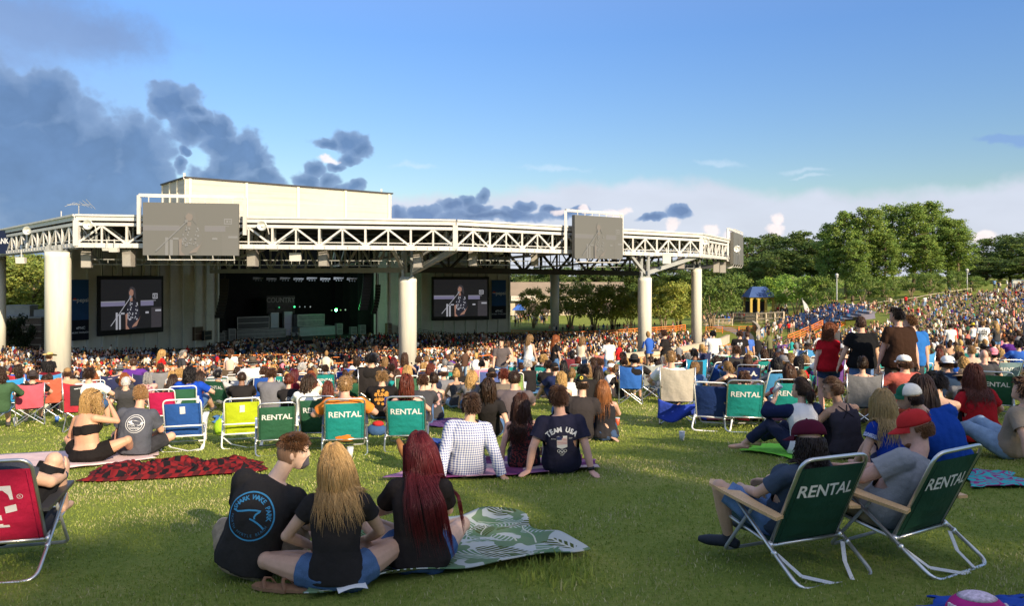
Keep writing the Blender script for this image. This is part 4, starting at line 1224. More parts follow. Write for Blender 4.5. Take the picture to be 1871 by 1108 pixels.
def floodlight(px, py, d, label):
	q = P(px, py, d); root = thing('floodlight', q, label, 'floodlight', 'round floodlights on the front truss')
	n = 20; mb = MB()
	for_r = [(.12,.42),(.24,.30),(.40,.05),(.42,-.05),(.38,-.06),(.2,.14),(.02,.2)]
	mb.loft([[V3(a * math.cos(2 * math.pi * k / n), y - .2, a * math.sin(2 * math.pi * k / n)) for k in range(n)] for a, y in for_r], cap=False)
	mb.build('reflector', mat('lamp_reflector', (.66,.66,.62), rough=.3, metal=.5), root, True)
	mb = MB(); mb.ball((0,-.1,0),(.1,.12,.1),10,8); mb.build('bulb', mat('lamp_glass', (.8,.8,.76), rough=.15), root, True)
	mb = MB(); mb.tube([(.0,.2,0),(.3,.35,-.1),(.42,.35,-.7)], .05,6); mb.build('arm', M['white_steel'], root, True)
def white_lamp(px, py, d, w, h, label):
	q = P(px, py, d); root = thing('flood_panel', q, label, 'floodlight', 'boxy floodlights below the truss')
	mb = MB(); mb.hexa([(-w, -.1,-h),(w, -.1,-h),(w * .9,.3,-h * .8),(-w * .9,.3,-h * .8),(-w, -.2, h),(w, -.2, h),(w * .9,.3, h * .8),(-w * .9,.3, h * .8)])
	mb.build('housing', M['white_steel'], root)
	mb = MB(); mb.bar((0,.1, h),(0,.1, h + .7),.07); mb.build('stem', M['white_steel'], root)
def hang_things(K):
	A, Bp, C_, D_ = K['A'], K['B'], K['C'], K['D']
	def on(a, b, px):     # point of wall line seen at photo column px
		t = (px - 935.5) / F; d = b - a; s = (t * a.y - a.x) / (d.x - t * d.y); return a + d * s
	U, V, N = basis(A, Bp)
	a, b = on(A, Bp, 172) + N * .9, on(A, Bp, 291) + N * .9
	video_wall(a, b, (505 - 613) / F * 104 + .3,(505 - 507) / F * 104 + .2, 'dark video screen on the left wing wall showing the singer at a microphone', 0,.5,1.6, pad=.07)
	U2, V2, N2 = basis(C_, D_)
	a, b = on(C_, D_, 787) + N2 * .9, on(C_, D_, 891) + N2 * .9
	video_wall(a, b, (505 - 586) / F * 134,(505 - 506) / F * 134, 'dark video screen on the right wing wall between column and banner', 0,.5,1.6, pad=.07)
	banner(on(A, Bp, 127), on(A, Bp, 158),(505 - 618) / F * 100,(505 - 511) / F * 100, 'blue sponsor banner on the left wing wall beside the cream column', .5)
	banner(on(C_, D_, 897), on(C_, D_, 923),(505 - 584) / F * 136,(505 - 512) / F * 136, 'blue sponsor banner at the right end of the right wing wall', .5)
	p0, p1 = P(261,0,62.6), P(436,0,64.0); p0.z = p1.z = 0
	video_wall(p0, p1,(505 - 467) / F * 63.3,(505 - 371) / F * 63.3, 'large grey video screen in white frame at the left of the front truss', .86,.62,.45,(.46,.40,.62,1.75),(.13,.122,.105), pad=.0, thick=.4)
	p0, p1 = P(1050,0,75.0), P(1137.5,0,79.0); p0.z = p1.z = 0
	video_wall(p0, p1,(505 - 473.5) / F * 78,(505 - 397) / F * 78, 'grey video screen in white frame on the right half of the front truss', .9,.62,.45,(.6,.6,.45,.5),(.13,.122,.105), pad=.0, thick=.4)
	p0, p1 = P(1340,0,101), P(1358,0,110); p0.z = p1.z = 0
	video_wall(p0, p1,(505 - 484) / F * 105,(505 - 427) / F * 105, 'narrow foreshortened grey video screen at the far right end of the truss', .9,.62,.4,(.5,.5,.4,.4),(.13,.122,.105), pad=.0, thick=.4)
	for px, py, d, lb in ((160,474,66, 'loudspeaker hung beside the left cream column'),(237,472,65, 'loudspeaker hung just left of the big grey screen'),(463,472,67, 'loudspeaker hung just right of the big grey screen'),(593,472,68.5, 'loudspeaker hung above the stage between two white lamps and column'),
						 (765,475,70, 'loudspeaker hung above the middle cream column'),(865,472,72.5, 'loudspeaker hung right of the truss kink'),(978,474,79, 'loudspeaker hung between the two right-hand columns and grey screen'),(1168,478,85, 'loudspeaker hung over the third cream column'),
						 (1244,480,89, 'loudspeaker hung left of the farthest cream column'),(1308,488,100, 'small dark loudspeaker hung left under the right end of the truss'),(1320,489,102, 'small dark loudspeaker hung right under the right end of the truss')):
		hung_speaker(px, py, d, lb, 12 if px < 200 else -8)
	for px, py, d, lb in ((163,411,62.8, 'round floodlight at the left corner of the front truss'),(52,422,73.5, 'round floodlight on the left side truss'),(480,413,65, 'round floodlight right of the big grey screen'),(869,421,70, 'round floodlight right of the truss kink'),
						 (1289,441,89.5, 'round floodlight at the right corner of the truss'),(1346,455,99, 'round floodlight before the narrow end screen')):
		floodlight(px, py, d, lb)
	for px, py, d, w, h, lb in ((540,470,67,.5,.36, 'square white lamp housing hung above the stage'),(194,456,63.4,.26,.12, 'small white lamp housing under the left corner of the truss'),(208,457,63.4,.36,.18, 'white lamp housing left of a loudspeaker near the big screen'),(38,476,73,.42,.3, 'white lamp housing hung under the left side truss'),(1218,473,84,.45,.55, 'tilted white lamp housing near the farthest column'),
								(912,461,73.5,.4,.2, 'white lamp housing under the truss right of the kink'),(1331,484,103,.5,.5, 'white lamp housing beside the narrow end screen'),(500,455,66.6,.34,.18, 'white lamp housing under the truss right of the big screen')):
		white_lamp(px, py, d, w, h, lb)
	q = P(2,443,80.5); r = thing('sign', q, 'dark blue sign with white letters at the left edge of the truss', 'sign', rz=R(-20))
	mb = MB(); mb.box((0,0,0),(3.0,.2,2.4)); mb.build('panel', mat('sign_navy', (.010,.016,.05), rough=.6), r)
	mb = MB(); put_text(mb, 'C BANK', .78,(-.2,-.108,.1),(1,0,0),(0,0,1),.02); mb.build('lettering', mat('sign_white', (.75,.75,.75)), r)
	for px, y0, y1, d, lb in ((144,390,374,66, 'tv'),(337,326,316,122, 'm'),(697,354,345,145, 'm'),(112,398,386,68, 'm')):
		a = P(px, y0, d); h = (y0 - y1) / F * d
		r = thing('aerial' if lb == 'tv' else 'roof_mast', a, {144: 'spidery aerial on the roof above the left truss corner', 337: 'short white mast on the near corner of the stage house roof', 697: 'short white mast on the far end of the stage house roof', 112: 'thin rod on the roof left of the aerial'}[px], 'aerial' if lb == 'tv' else 'mast')
		mb = MB(); mb.bar((0,0,-.1),(0,0, h),.06 if lb == 'tv' or px == 112 else .28)
		if lb == 'tv':
			for k in range(7): mb.bar((-.9 + .3 * k, -.5, h + .1 * k - .2),(-.7 + .3 * k, .6, h - .1 * k + .25),.03)
			mb.bar((-1,0, h),(1,0, h),.04)
		mb.build('mast', M['white_steel'] if lb != 'tv' else M['grey_steel'], r)
def build_stage_things(K):
	zf = K['zf']; a, b, sn, st = K['a'], K['b'], K['sn'], K['st']
	L = (b - a).length
	def sp(u, back, z=0): q = a + (b - a) * u - sn * back; return V3(q.x, q.y, zf + z)
	rz = math.atan2(st.y, st.x)
	grey, blk = M['stage_grey'], M['stage_black']
	def boxy(name, label, cat, u, back, w, d, h, m, z=0, group=None, extra=None):
		r = thing(name, sp(u, back, z), label, cat, group, rz=rz)
		mb = MB(); mb.box((0,0, h / 2),(w, d, h)); mb.build('casing', m, r)
		mb = MB()
		for x in (-w / 2 + .06, w / 2 - .06): mb.box((x, -d / 2 - .02, h / 2),(.1,.05, h * .96))
		for zz in (.06, h * .5, h - .08): mb.box((0,-d / 2 - .025, zz),(w * .96,.04,.09))
		mb.build('edge_trim', mat('case_edge', (.22,.22,.23), rough=.4, metal=.5), r)
		if extra: extra(r)
		return r
	boxy('riser', 'wide dark stage riser on the left of the stage', 'riser', .31,4.5,8.0,3,1.4, grey)
	boxy('riser', 'grey lit stage riser on the right of the stage', 'riser', .66,4.5,6.4,3,1.5, mat('riser_grey', (.16,.19,.21), rough=.6, nz=(2,.2,3)))
	boxy('speaker_stack', 'black amplifier stack on the left riser', 'amplifier', .27,4.6,5.2,1.6,2.0, mat('amp_black', (.035,.035,.04), rough=.6),1.45)
	boxy('speaker_stack', 'dark amplifier wall on the right riser', 'amplifier', .63,4.6,4.8,1.6,2.0, grey, 1.55)
	boxy('stage_tower', 'pale grey door frame tower left of stage centre', 'tower', .425,6,1.4,.8,3.9, mat('tower_grey', (.22,.24,.30), rough=.5),.0)
	boxy('stage_tower', 'pale grey door frame tower right of stage centre', 'tower', .51,6,1.4,.8,4.0, mat('tower_grey2', (.24,.26,.31), rough=.5),.0)
	for k, (u, bk, lb) in enumerate(((.045,1, 'equipment case at the left edge of the stage opening'),(.075,1.4, 'equipment case just inside the left stage edge'),(.105,1, 'low equipment case left of the black riser'),(.88,2, 'equipment case at the right of the stage'),(.93,1.4, 'dark rack at the far right of the stage'),(.80,3, 'keyboard rack right of the lit riser'))):
		boxy('equipment_case', lb, 'equipment case', u, bk, 1.1,.8,1.3 + .3 * (k % 3), grey)
	for k, (px, d, w, h, lb) in enumerate(((327,110,1.5,1.9, 'tall black rack in front of the left wing wall'),(340,111,1.0,2.3, 'brown upright case beside the tall black rack'),(359,112,1.6,2.0, 'wooden flight case left of the stage opening'),(376,113,1.5,1.4, 'low dark flight case nearest the stage opening'))):
		q = P(px, 640, d); q.z = gz(q.x, q.y) + .9
		r = thing('flight_case', q, lb, 'flight case', 'flight cases by the left wing wall', rz=rz + .5)
		mb = MB(); mb.box((0,0, h / 2 + .1),(w, .9, h)); mb.build('casing', mat('case_brown', (.07,.04,.025) if k in (1,2) else (.02,.02,.022), rough=.6), r)
		mb = MB()
		for x in (-w / 2 + .05, w / 2 - .05): mb.box((x, -.46, h / 2 + .1),(.08,.05, h))
		for z in (.14, h / 2 + .1, h + .06): mb.box((0,-.465, z),(w, .05,.08))
		mb.build('edge_trim', mat('case_trim', (.22,.17,.12), rough=.5), r)
		q2 = r
	mb = MB(); q = P(350,640,111); g = gz(q.x, q.y)
	r = thing('drum_kit', sp(.49,2.2), 'drum kit at the centre front of the stage', 'drum kit', rz=rz)
	mb = MB()
	for x, y, z, rad, h in ((0,0,.45,.32,.45),(-.45,-.2,.75,.2,.2),(.45,-.2,.75,.2,.2),(.8,.1,.5,.25,.4)):
		n = 16
		if z == .45: mb.tube([(x, y - h / 2, z),(x, y + h / 2, z)], rad, n)
		else: mb.tube([(x, y, z - h / 2),(x, y, z + h / 2)], rad, n)
	mb.build('drum', mat('drum_shell', (.10,.10,.11), rough=.3), r)
	mb = MB()
	for x, z in ((-.9,1.2),(.95,1.25),(-.3,1.45)):
		mb.tube([(x, 0, z),(x, 0, z + .02)], .26,16); mb.bar((x, 0,0),(x, 0, z),.03)
	mb.build('cymbal', mat('cymbal_brass', (.5,.42,.2), rough=.3, metal=.8), r)
	for px, py, d, rad, c, e, lb in ((614,567,128,.26,(.05,1.0,.12),30.0, 'bright green stage lamp glowing on the right of the stage'),(538,561,128,.17,(.06,.8,.25),1.6, 'small green stage lamp by the hanging backdrop'),(547.5,561,128,.12,(.5,.6,.6),.18, 'first dim stage lamp right of the small green one'),(557,561,128,.12,(.5,.6,.6),.18, 'second dim stage lamp right of the small green one'),(567,561,128,.13,(.6,.65,.65),.22, 'third dim stage lamp right of the small green one'),
									(606,567.5,128,.13,(.3,.6,.25),.2, 'dim lamp just left of the bright green one'),(622.5,567,128,.13,(.4,.6,.25),.2, 'dim lamp just right of the bright green one'),(631,566.5,128,.13,(.6,.65,.6),.25, 'outermost dim lamp right of the bright green one'),(510,562,128,.15,(.05,.5,.2),.4, 'faint green lamp under the backdrop letters')):
		r = thing('stage_lamp', P(px, py, d), lb, 'stage lamp', 'stage lamps at the back of the stage', rz=rz)
		mb = MB(); mb.tube([(0,.35,0),(0,.1,0),(0,0,0)], [rad * .6, rad, rad * 1.08], 14); mb.build('housing', blk, r)
		if px in (614,557,510):  # green lamp's own light, plus two pale fill lights added to brighten the gear
			L_ = D.lights.new('stage_lamp_and_fill', 'POINT'); L_.energy = {614: 180,557: 320,510: 200}[px]; L_.color = (.1,1,.25) if px == 614 else (.75,.85,1); L_.shadow_soft_size = .4
			lo = D.objects.new('stage_lamp_and_fill', L_); COL.objects.link(lo); lo.parent = r; lo.location = (0,-3.5 if px == 614 else -11,.6 if px == 614 else 3.0)
		mb = MB(); mb.ball((0,-.02,0),(rad * .92,.06, rad * .92),14,8); mb.build('lens', mat('lamp_lens', tuple(x * .3 for x in c), rough=.3, emit=(c, e)), r, True)
	q = P(513,555,129); r = thing('stage_banner', q, 'dim hanging stage backdrop with tall letters', 'banner', rz=rz * .5)
	mb = MB(); mb.box((0,0,-.2),(4.5,.08,3.0)); mb.build('cloth', mat('backdrop_cloth', (.045,.038,.038), rough=.9, nz=(1.5,.3,3)), r)
	mb = MB(); put_text(mb, 'COUNTRY', 1.15,(0,-.06,.55),(1,0,0),(0,0,1),.03, stretch=.82); mb.build('lettering', mat('backdrop_letters', (.16,.145,.145), rough=.9), r)
	for k in range(8):
		px = 472 + k * 24.5; py = 508.5 + (1.0 if k % 2 else 0)
		r = thing('light_bar', P(px, py, 122), 'pale cloth-topped lamp cluster hung above the stage', 'stage light', 'lamp clusters above the stage', rz=rz * .5)
		mb = MB(); mb.hexa([(-.8,-.2,-.25),(.7,-.2,-.1 - .1 * (k % 2)),(.7,.2,-.1),(-.8,.2,-.25),(-.8,-.2,.16),(.8,-.2,.1),(.8,.2,.1),(-.8,.2,.16)]); mb.build('swag', mat('swag_cloth', (.22,.22,.22), rough=.9), r)
		mb = MB()
		for x in (-.4,0,.4): mb.ball((x, -.25,-.32),(.13,.13,.18),8,6)
		mb.build('lamp_head', M['stage_grey'], r, True)
	for px, py, d, n_, w, lb in ((672,528,124,13,1.4, 'long black line array hung at the right of the stage opening'),(691,552,126,10,.8, 'slimmer black line array curving beside the wing wall'),(411,545,113,12,1.2, 'black line array hung in the dark left of the stage opening')):
		r = thing('line_array', P(px, py, d), lb, 'loudspeaker', 'line arrays beside the stage', rz=rz * .5)
		mb = MB()
		for k in range(n_):
			t = k / n_; mb.box((-.05 - .9 * t * t, -.1 - .5 * t * t, 2.6 - k * .48),(w, .7,.45),0)
		mb.build('cabinet', mat('array_black', (.016,.016,.017), rough=.6), r)
		mb = MB(); mb.bar((0,0,2.8),(0,0,4.6),.12); mb.build('rigging', M['dark_steel'], r)
	boxy('equipment_case', 'orange-trimmed case in front of the right wing wall', 'equipment case', 1.06,-1.5,.9,.9,1.9, mat('case_tan', (.16,.10,.06), rough=.6))
# ------------------------------------------------------------------ trees
def leaf_mat(name, col, tr=.35, var=.35):
	m = D.materials.new(name); n, l, b = nodes_of(m)
	at = n.new('ShaderNodeAttribute'); at.attribute_name = 'Col'
	oi = n.new('ShaderNodeObjectInfo')
	mu = n.new('ShaderNodeVectorMath'); mu.operation = 'MULTIPLY'; l.new(at.outputs['Color'], mu.inputs[0]); l.new(oi.outputs['Color'], mu.inputs[1])
	l.new(mu.outputs[0], b.inputs['Base Color']); b.inputs['Roughness'].default_value = .6; b.inputs['Specular IOR Level'].default_value = .25
	tl = n.new('ShaderNodeBsdfTranslucent'); l.new(mu.outputs[0], tl.inputs[0]); mx = n.new('ShaderNodeMixShader'); mx.inputs[0].default_value = tr
	l.new(b.outputs[0], mx.inputs[1]); l.new(tl.outputs[0], mx.inputs[2]); l.new(mx.outputs[0], n['Material Output'].inputs[0])
	return m
def leaf_cards(rg, centers, radii, per, size, flat=1.0, colour=None, hue=.12):
	"""clumps of small leaf faces round each centre"""
	V, C = [], []
	for c, r, n in zip(centers, radii, per):
		d = rg.normal(size=(n, 3)); d /= np.linalg.norm(d, axis=1)[:, None]
		rad = r * rg.random((n, 1)) ** .45
		p = c + d * rad * np.array([1,1, flat])
		nrm = d + rg.normal(size=(n, 3)) * .7 + np.array([0,0,.35]); nrm /= np.linalg.norm(nrm, axis=1)[:, None]
		a = np.cross(nrm, rg.normal(size=(n, 3))); a /= np.linalg.norm(a, axis=1)[:, None]; b = np.cross(nrm, a)
		s = size * (.6 + .8 * rg.random((n, 1)))
		V.append(np.stack([p - a * s, p - b * s * .55, p + a * s, p + b * s * .55], 1).reshape(-1,3))
		k = 1 + (rg.random((n, 1)) - .5) * .5 + (rg.random() - .5) * .45
		w = (rg.random((n, 1)) - .5) * hue * 2 + (rg.random() - .5) * hue
		C.append(np.clip(np.concatenate([k * (1 + w * 1.2), k, k * (1 - w)], 1),.2,2))
	V = np.concatenate(V); C = np.concatenate(C)
	return V, np.arange(len(V)).reshape(-1,4), C
LEAF = {}
def tree_tpl(kind, seed):
	"""crown mesh, trunk mesh; unit metres, base at the origin"""
	rg = np.random.default_rng(seed); rnd = random.Random(seed); tr = MB()
	cen, rad, per = [], [], []
	if kind == 'pine':
		H = 20; lean = rnd.uniform(-.5,.5)
		axis = [V3(lean * math.sin(z * .08) * .6,.3 * math.sin(z * .2 + seed), z) for z in np.linspace(0, H * .96,12)]
		tr.tube(axis, [.30 * (1 - .8 * i / 11) + .03 for i in range(12)], 8)
		nb = 52
		for i in range(nb):
			t = .22 + .76 * (i / nb) ** .9; z = H * t; a = i * 2.4 + rnd.uniform(-.4,.4)
			L = (2.75 * math.sin(math.pi * min(1,(t - .10) / .97)) ** .85 + .25) * rnd.uniform(.6,1.15)
			if rnd.random() < (.15 if t < .42 else .05): continue
			k = min(11, int(t * 11.4)); b = V3(axis[k].x, axis[k].y, z)
			e = b + V3(math.cos(a) * L, math.sin(a) * L, L * rnd.uniform(.05,.4)); m = b.lerp(e, .55) + V3(0,0,-.15 * L * .3)
			tr.tube([b, m, e], [.07,.05,.02], 5)
			for f in (.5,.78,1.0):
				if f == .5 and L < 2: continue
				q = b.lerp(e, f) + V3(rnd.gauss(0,.3), rnd.gauss(0,.3), rnd.gauss(.1,.25))
				cen.append(q); rad.append(rnd.uniform(.7,1.3)); per.append(84)
		for j in range(3): cen.append(axis[-1] + V3(rnd.gauss(0,.5), rnd.gauss(0,.5), rnd.uniform(-.2,.6))); rad.append(.9); per.append(80)
		size, flat = .20,.9
	elif kind == 'broad':
		H = 15
		axis = [V3(.3 * math.sin(z * .3 + seed),.2 * math.sin(z * .4), z) for z in np.linspace(0, H * .7,8)]
		tr.tube(axis, [.34 * (1 - .75 * i / 7) + .03 for i in range(8)], 8)
		for i in range(70):
			a = i * 2.4 + rnd.uniform(-.3,.3); t = rnd.random(); z = H * (.22 + .76 * t)
			R_ = 4.8 * (math.sin(math.pi * (.12 + .82 * t)) ** .65) * rnd.uniform(.55,1.12)
			q = V3(math.cos(a) * R_, math.sin(a) * R_, z); cen.append(q); rad.append(rnd.uniform(.9,1.6)); per.append(95)
			if i % 4 == 0:
				b = axis[min(7, int(t * 6) + 1)]; tr.tube([b, b.lerp(q, .5) + V3(0,0,.3), q], [.10,.06,.02], 5)
		for i in range(14): cen.append(V3(rnd.gauss(0,1.5), rnd.gauss(0,1.5), H * rnd.uniform(.4,.85))); rad.append(1.5); per.append(60)
		size, flat = .24,.75
	elif kind == 'myrtle':
		H = 5.4
		for i in range(6):
			a = i * 1.05 + rnd.uniform(-.3,.3); e = V3(math.cos(a) * 1.2, math.sin(a) * 1.2,2.9); m = V3(math.cos(a) * .35, math.sin(a) * .35,1.3)
			tr.tube([V3(math.cos(a) * .12, math.sin(a) * .12,-.1), m, e, e * 1.25], [.075,.06,.04,.015], 6)
		for i in range(48):
			a = i * 2.4; t = rnd.random(); R_ = 2.5 * math.sin(math.pi * (.16 + .78 * t)) ** .6 * rnd.uniform(.5,1.1)
			cen.append(V3(math.cos(a) * R_, math.sin(a) * R_, H * (.32 + .68 * t))); rad.append(rnd.uniform(.5,.85)); per.append(85)
		size, flat = .13,.8
	else:  # bush / shrub
		H = 2.2
		tr.tube([V3(0,0,-.1), V3(0,0,1.2)], [.08,.04], 5)
		for i in range(22):
			a = i * 2.4; t = rnd.random(); R_ = 1.4 * math.sin(math.pi * (.2 + .7 * t)) * rnd.uniform(.4,1.1); cen.append(V3(math.cos(a) * R_, math.sin(a) * R_, H * (.1 + .9 * t))); rad.append(rnd.uniform(.4,.6)); per.append(70)
		size, flat = .12,.8
	V, Q, C = leaf_cards(rg, np.array([tuple(c) for c in cen]), rad, per, size, flat)
	if 'm' not in LEAF: LEAF['m'] = leaf_mat('foliage', (1,1,1))
	crown = np_mesh('crown', V, Q, None, [LEAF['m']], C)
	return crown, tr.mesh('trunk', M['bark_pale'] if kind == 'myrtle' else M['bark'], True)
TREES = {}
def tree(kind, var, x, y, label, h=1.0, wx=1.0, col=(.06,.10,.025), group=None, z=None, name=None, rz=None):
	if (kind, var) not in TREES: TREES[kind, var] = tree_tpl(kind, 11 + var * 17 + len(kind))
	cr, tk = TREES[kind, var]
	zz = gz(x, y) if z is None else z
	r = thing(name or {'pine': 'pine_tree', 'broad': 'broadleaf_tree', 'myrtle': 'crepe_myrtle', 'shrub': 'shrub'}[kind], (x, y, zz), label, 'shrub' if kind == 'shrub' else 'tree', group, rz=random.uniform(0,6.28) if rz is None else rz)
	r.scale = (wx, wx, h)
	link('trunk', tk, r); link('crown', cr, r, col)
	return r
def build_trees():
	G1 = 'tall pines at the edge of the lawn'
	spec = [(1545,152,384,1.05, 'tall pine at the left end of the pine cluster, ragged crown'),(1590,150,378,1.1, 'tall pine second from the left of the cluster'),(1632,156,375,1.1, 'tall pine left of the centre of the cluster'),
			(1668,152,372,1.1, 'tall pine in the middle of the cluster with visible trunk'),(1700,158,366,1.15, 'tallest pine of the cluster'),(1737,152,398,1.1, 'pine right of the tallest one with sun-browned trunk'),(1750,149,420,1.0, 'shorter pine at the right end of the cluster, with open crown'),
			(1517,154,408,.9, 'lighter green feathery tree left of the pine cluster'),(1615,147,425,1.0, 'lower pine at the front of the cluster, left'),(1690,147,428,1.0, 'lower pine at the front of the cluster, right'),(1560,146,440,.95, 'lower pine at the front left corner of the cluster')]
	for i, (px, d, top, w, lb) in enumerate(spec):
		x = (px - 935.5) / F * d; z = gz(x, d); h = (HZ - top) / F * d - z
		tree('pine', i % 4, x, d, lb, h / 20.4, w, (.195,.275,.055) if i != 7 else (.22,.32,.07), G1)
	G2 = 'small trees under the pines'
	sp2 = [(1575,138,500, 'small pale-trunked tree before the pines, left'),(1622,136,512, 'small tree before the pines behind the lamp post'),(1700,134,498, 'small tree with forked pale trunks before the pines'),(1745,136,496, 'small tree with spreading trunks before the pines, right'),(1665,140,500, 'small dark tree in the shade of the middle pines'),(1780,140,505, 'small tree beside the right-hand lamp post'),(1500,132,506, 'small bush-like tree at the left foot of the pines')]
	for i, (px, d, top, lb) in enumerate(sp2):
		x = (px - 935.5) / F * d; z = gz(x, d); h = (HZ - top) / F * d - z
		tree('myrtle', i % 3, x, d, lb, h / 5.6, max(.8, h / 5.2),(.15,.22,.045), G2)
	G3 = 'trees behind the right side of the lawn'
	sp3 = [(1365,190,432,1.5,0),(1400,200,428,1.6,1),(1440,195,434,1.5,2),(1475,185,422,1.5,0),(1425,178,455,1.3,2),(1385,172,470,1.2,1),(1500,180,440,1.3,1),(1800,165,470,1.1,0),(1830,190,430,1.5,1),(1862,180,436,1.4,2),(1900,170,420,1.6,0),(1795,195,462,1.2,2),(1845,160,478,1.0,1),(1882,155,470,1.0,0),(1775,178,475,1.1,1),
		 (1330,185,462,1.3,0),(1290,190,468,1.4,1),(1250,185,474,1.3,2),(1210,190,476,1.3,0),(1170,188,478,1.3,1),(1130,192,482,1.4,2),(1090,188,486,1.3,0),(1050,192,488,1.4,1),(1005,190,490,1.3,2),(965,195,490,1.4,0)]
	words_ = ['dark broadleaf tree beyond the narrow end screen', 'tall dark tree just right of the end screen', 'dark tree left of the pines, rounded top', 'darkest tall tree rising left of the pine cluster', 'lower tree in front of the dark trees left of the pines', 'lower dark tree above the blue-roofed kiosk', 'dark tree touching the left side of the pines', 'dark tree right of the pine cluster', 'big dark tree at the right behind the lawn', 'tall dark tree near the right edge', 'dark tree at the very right edge', 'tree in the gap right of the pines', 'lower tree behind the white fence at right', 'lower dark tree at the right edge of the lawn', 'dim tree low behind the right-hand lamp post',
			 'tree seen under the right end of the roof', 'tree seen between the farthest column and the roof end', 'tree seen just left of the farthest column', 'tree seen between the two right-hand columns', 'tree seen behind the third cream column', 'tree seen left of the third column under the bay truss', 'tree seen above the brown roof under the bay truss', 'tree seen right of the grey rear column', 'tree seen left of the grey rear column', 'tree seen beside the right end of the wing wall']
	for (px, d, top, w, v), lb in zip(sp3, words_):
		x = (px - 935.5) / F * d; z = gz(x, d); h = (HZ - top) / F * d - z
		tree('broad', v, x, d, lb, h / 15.2, w, (.105,.155,.036), G3)
	G4 = 'crepe myrtles along the walkway'
	sp4 = [(975,147,528,1.1, 'crepe myrtle beside the shop building, half hidden'),(1042,143,516,1.5, 'broad crepe myrtle just right of the grey rear column'),(1085,138,518,1.5, 'crepe myrtle with reddish flowers behind the orange railing'),(1120,134,522,1.35, 'crepe myrtle with pale stems left of the third column'),(1150,132,530,1.15, 'small crepe myrtle touching the third column'),
		 (1212,130,512,1.5, 'crepe myrtle right of the third column'),(1240,133,520,1.4, 'crepe myrtle left of the farthest column'),(1300,132,505,1.5, 'crepe myrtle right of the farthest column'),(1340,148,500,1.5, 'bigger dark crepe myrtle left of the kiosk'),
		 (1420,147,506,1.4, 'bright green rounded tree just right of the kiosk'),(1455,138,503,1.5, 'bright green rounded tree left of the white flag')]
	for i, (px, d, top, w, lb) in enumerate(sp4):
		x = (px - 935.5) / F * d; z = gz(x, d); h = (HZ - top) / F * d - z
		tree('myrtle', i % 3, x, d, lb, h / 5.6, w * 1.15,(.29,.32,.065) if i < 7 else ((.13,.19,.04) if i < 9 else (.21,.33,.05)), G4)
	G5 = 'trees left of the pavilion'
	sp5 = [(18,135,468,1.2,0, 'yellow-green tree between the two left columns'),(62,130,478,1.2,1, 'yellow-green tree just left of the big left column'),(-20,128,470,1.3,2, 'yellow-green tree at the left edge behind the outer column'),(40,150,464,1.4,2, 'green tree rising behind the low brick building'),(88,140,480,1.2,0, 'yellow-green tree partly behind the big left column'),(-45,150,455,1.4,1, 'tree beyond the left edge of the roof')]
	for px, d, top, w, v, lb in sp5:
		x = (px - 935.5) / F * d; z = gz(x, d); h = (HZ - top) / F * d - z
		tree('broad', v, x, d, lb, h / 15.2, w, (.25,.29,.06), G5)
	for i, (px, d, lb) in enumerate(((35,100, 'dark shrub before the brick wall at the left'),(15,96, 'dark ivy shrub at the foot of the outer left column'))):
		x = (px - 935.5) / F * d; tree('shrub', i % 2, x, d, lb, 2.0,1.2,(.03,.045,.018), 'shrubs by the brick wall')
	for i, (x, y, h, w, v) in enumerate(SHADE):
		tree('broad', v, x, y, 'tall tree standing behind the place the photo was taken from', h / 15.2, w, (.05,.085,.02), 'shade trees behind the viewer', z=gz(x, y) - .3, rz=i * 1.3)
SHADE = []
for _i, (_x, _y) in enumerate(((-13.5,4.4),(-10.5,3.8),(-7.4,3.4),(-4.6,1.8),(-1.9,2.1),(.7,3.2),(3.4,6.6),(6.4,8.8),(9.6,10.2),(13,11.4))):
	SHADE.append((_x + math.sin(R(SUN_AZ)) * 31.5, _y - math.cos(R(SUN_AZ)) * 31.5,14.9,.95, _i % 3))
# ------------------------------------------------------------------ walls, fences, seats, kiosks and lamps around the seating bowl
def follow(mb_fn, r, a0, a1, step):
	pts = []
	n = max(2, int(abs(a1 - a0) * math.pi / 180 * r / step))
	for i in range(n + 1):
		x, y = polar(r, a0 + (a1 - a0) * i / n); pts.append(V3(x, y, gz(x, y)))
	return pts
def wall_run(pts, h, w, m, name, label, cat, cap=None):
	r = thing(name, pts[len(pts) // 2], label, cat)
	mb = MB()
	for a, b in zip(pts, pts[1:]): mb.bar(V3(a.x, a.y, a.z + h / 2 - .6), V3(b.x, b.y, b.z + h / 2 - .6), w, h + 1.2)
	mb.build('wall_body', m, r, world=True)
	mb = MB()
	for a, b in zip(pts, pts[1:]): mb.bar(V3(a.x, a.y, a.z + h + .05), V3(b.x, b.y, b.z + h + .05), w * 1.35,.1)
	mb.build('coping', cap or m, r, world=True)
	return r
def rail_run(pts, h, m, name, label, cat, rails=2, post=2.0, t=.06, panel=None, group=None):
	r = thing(name, pts[len(pts) // 2], label, cat, group)
	mb = MB()
	for k in range(rails):
		z = h * (1 - k / rails)
		for a, b in zip(pts, pts[1:]): mb.bar(a + V3(0,0, z), b + V3(0,0, z), t * 1.2, t * 1.2)
	for p in pts: mb.bar(p - V3(0,0,.3), p + V3(0,0, h + .04), t * 1.3)
	mb.build('rail', m, r, world=True)
	if panel:
		mb = MB()
		for a, b in zip(pts, pts[1:]):
			k = max(2, int((b - a).length / .22))
			for i in range(k): q = a.lerp(b, (i + .5) / k); mb.bar(q + V3(0,0,.12), q + V3(0,0, h - .05),.13,.04, up=(b - a).normalized())
		mb.build('slats', panel, r, world=True).name = 'slat_panel'
	return r
def px_path(lst):
	return [V3((px - 935.5) / F * d, d, gz((px - 935.5) / F * d, d)) for px, d in lst]
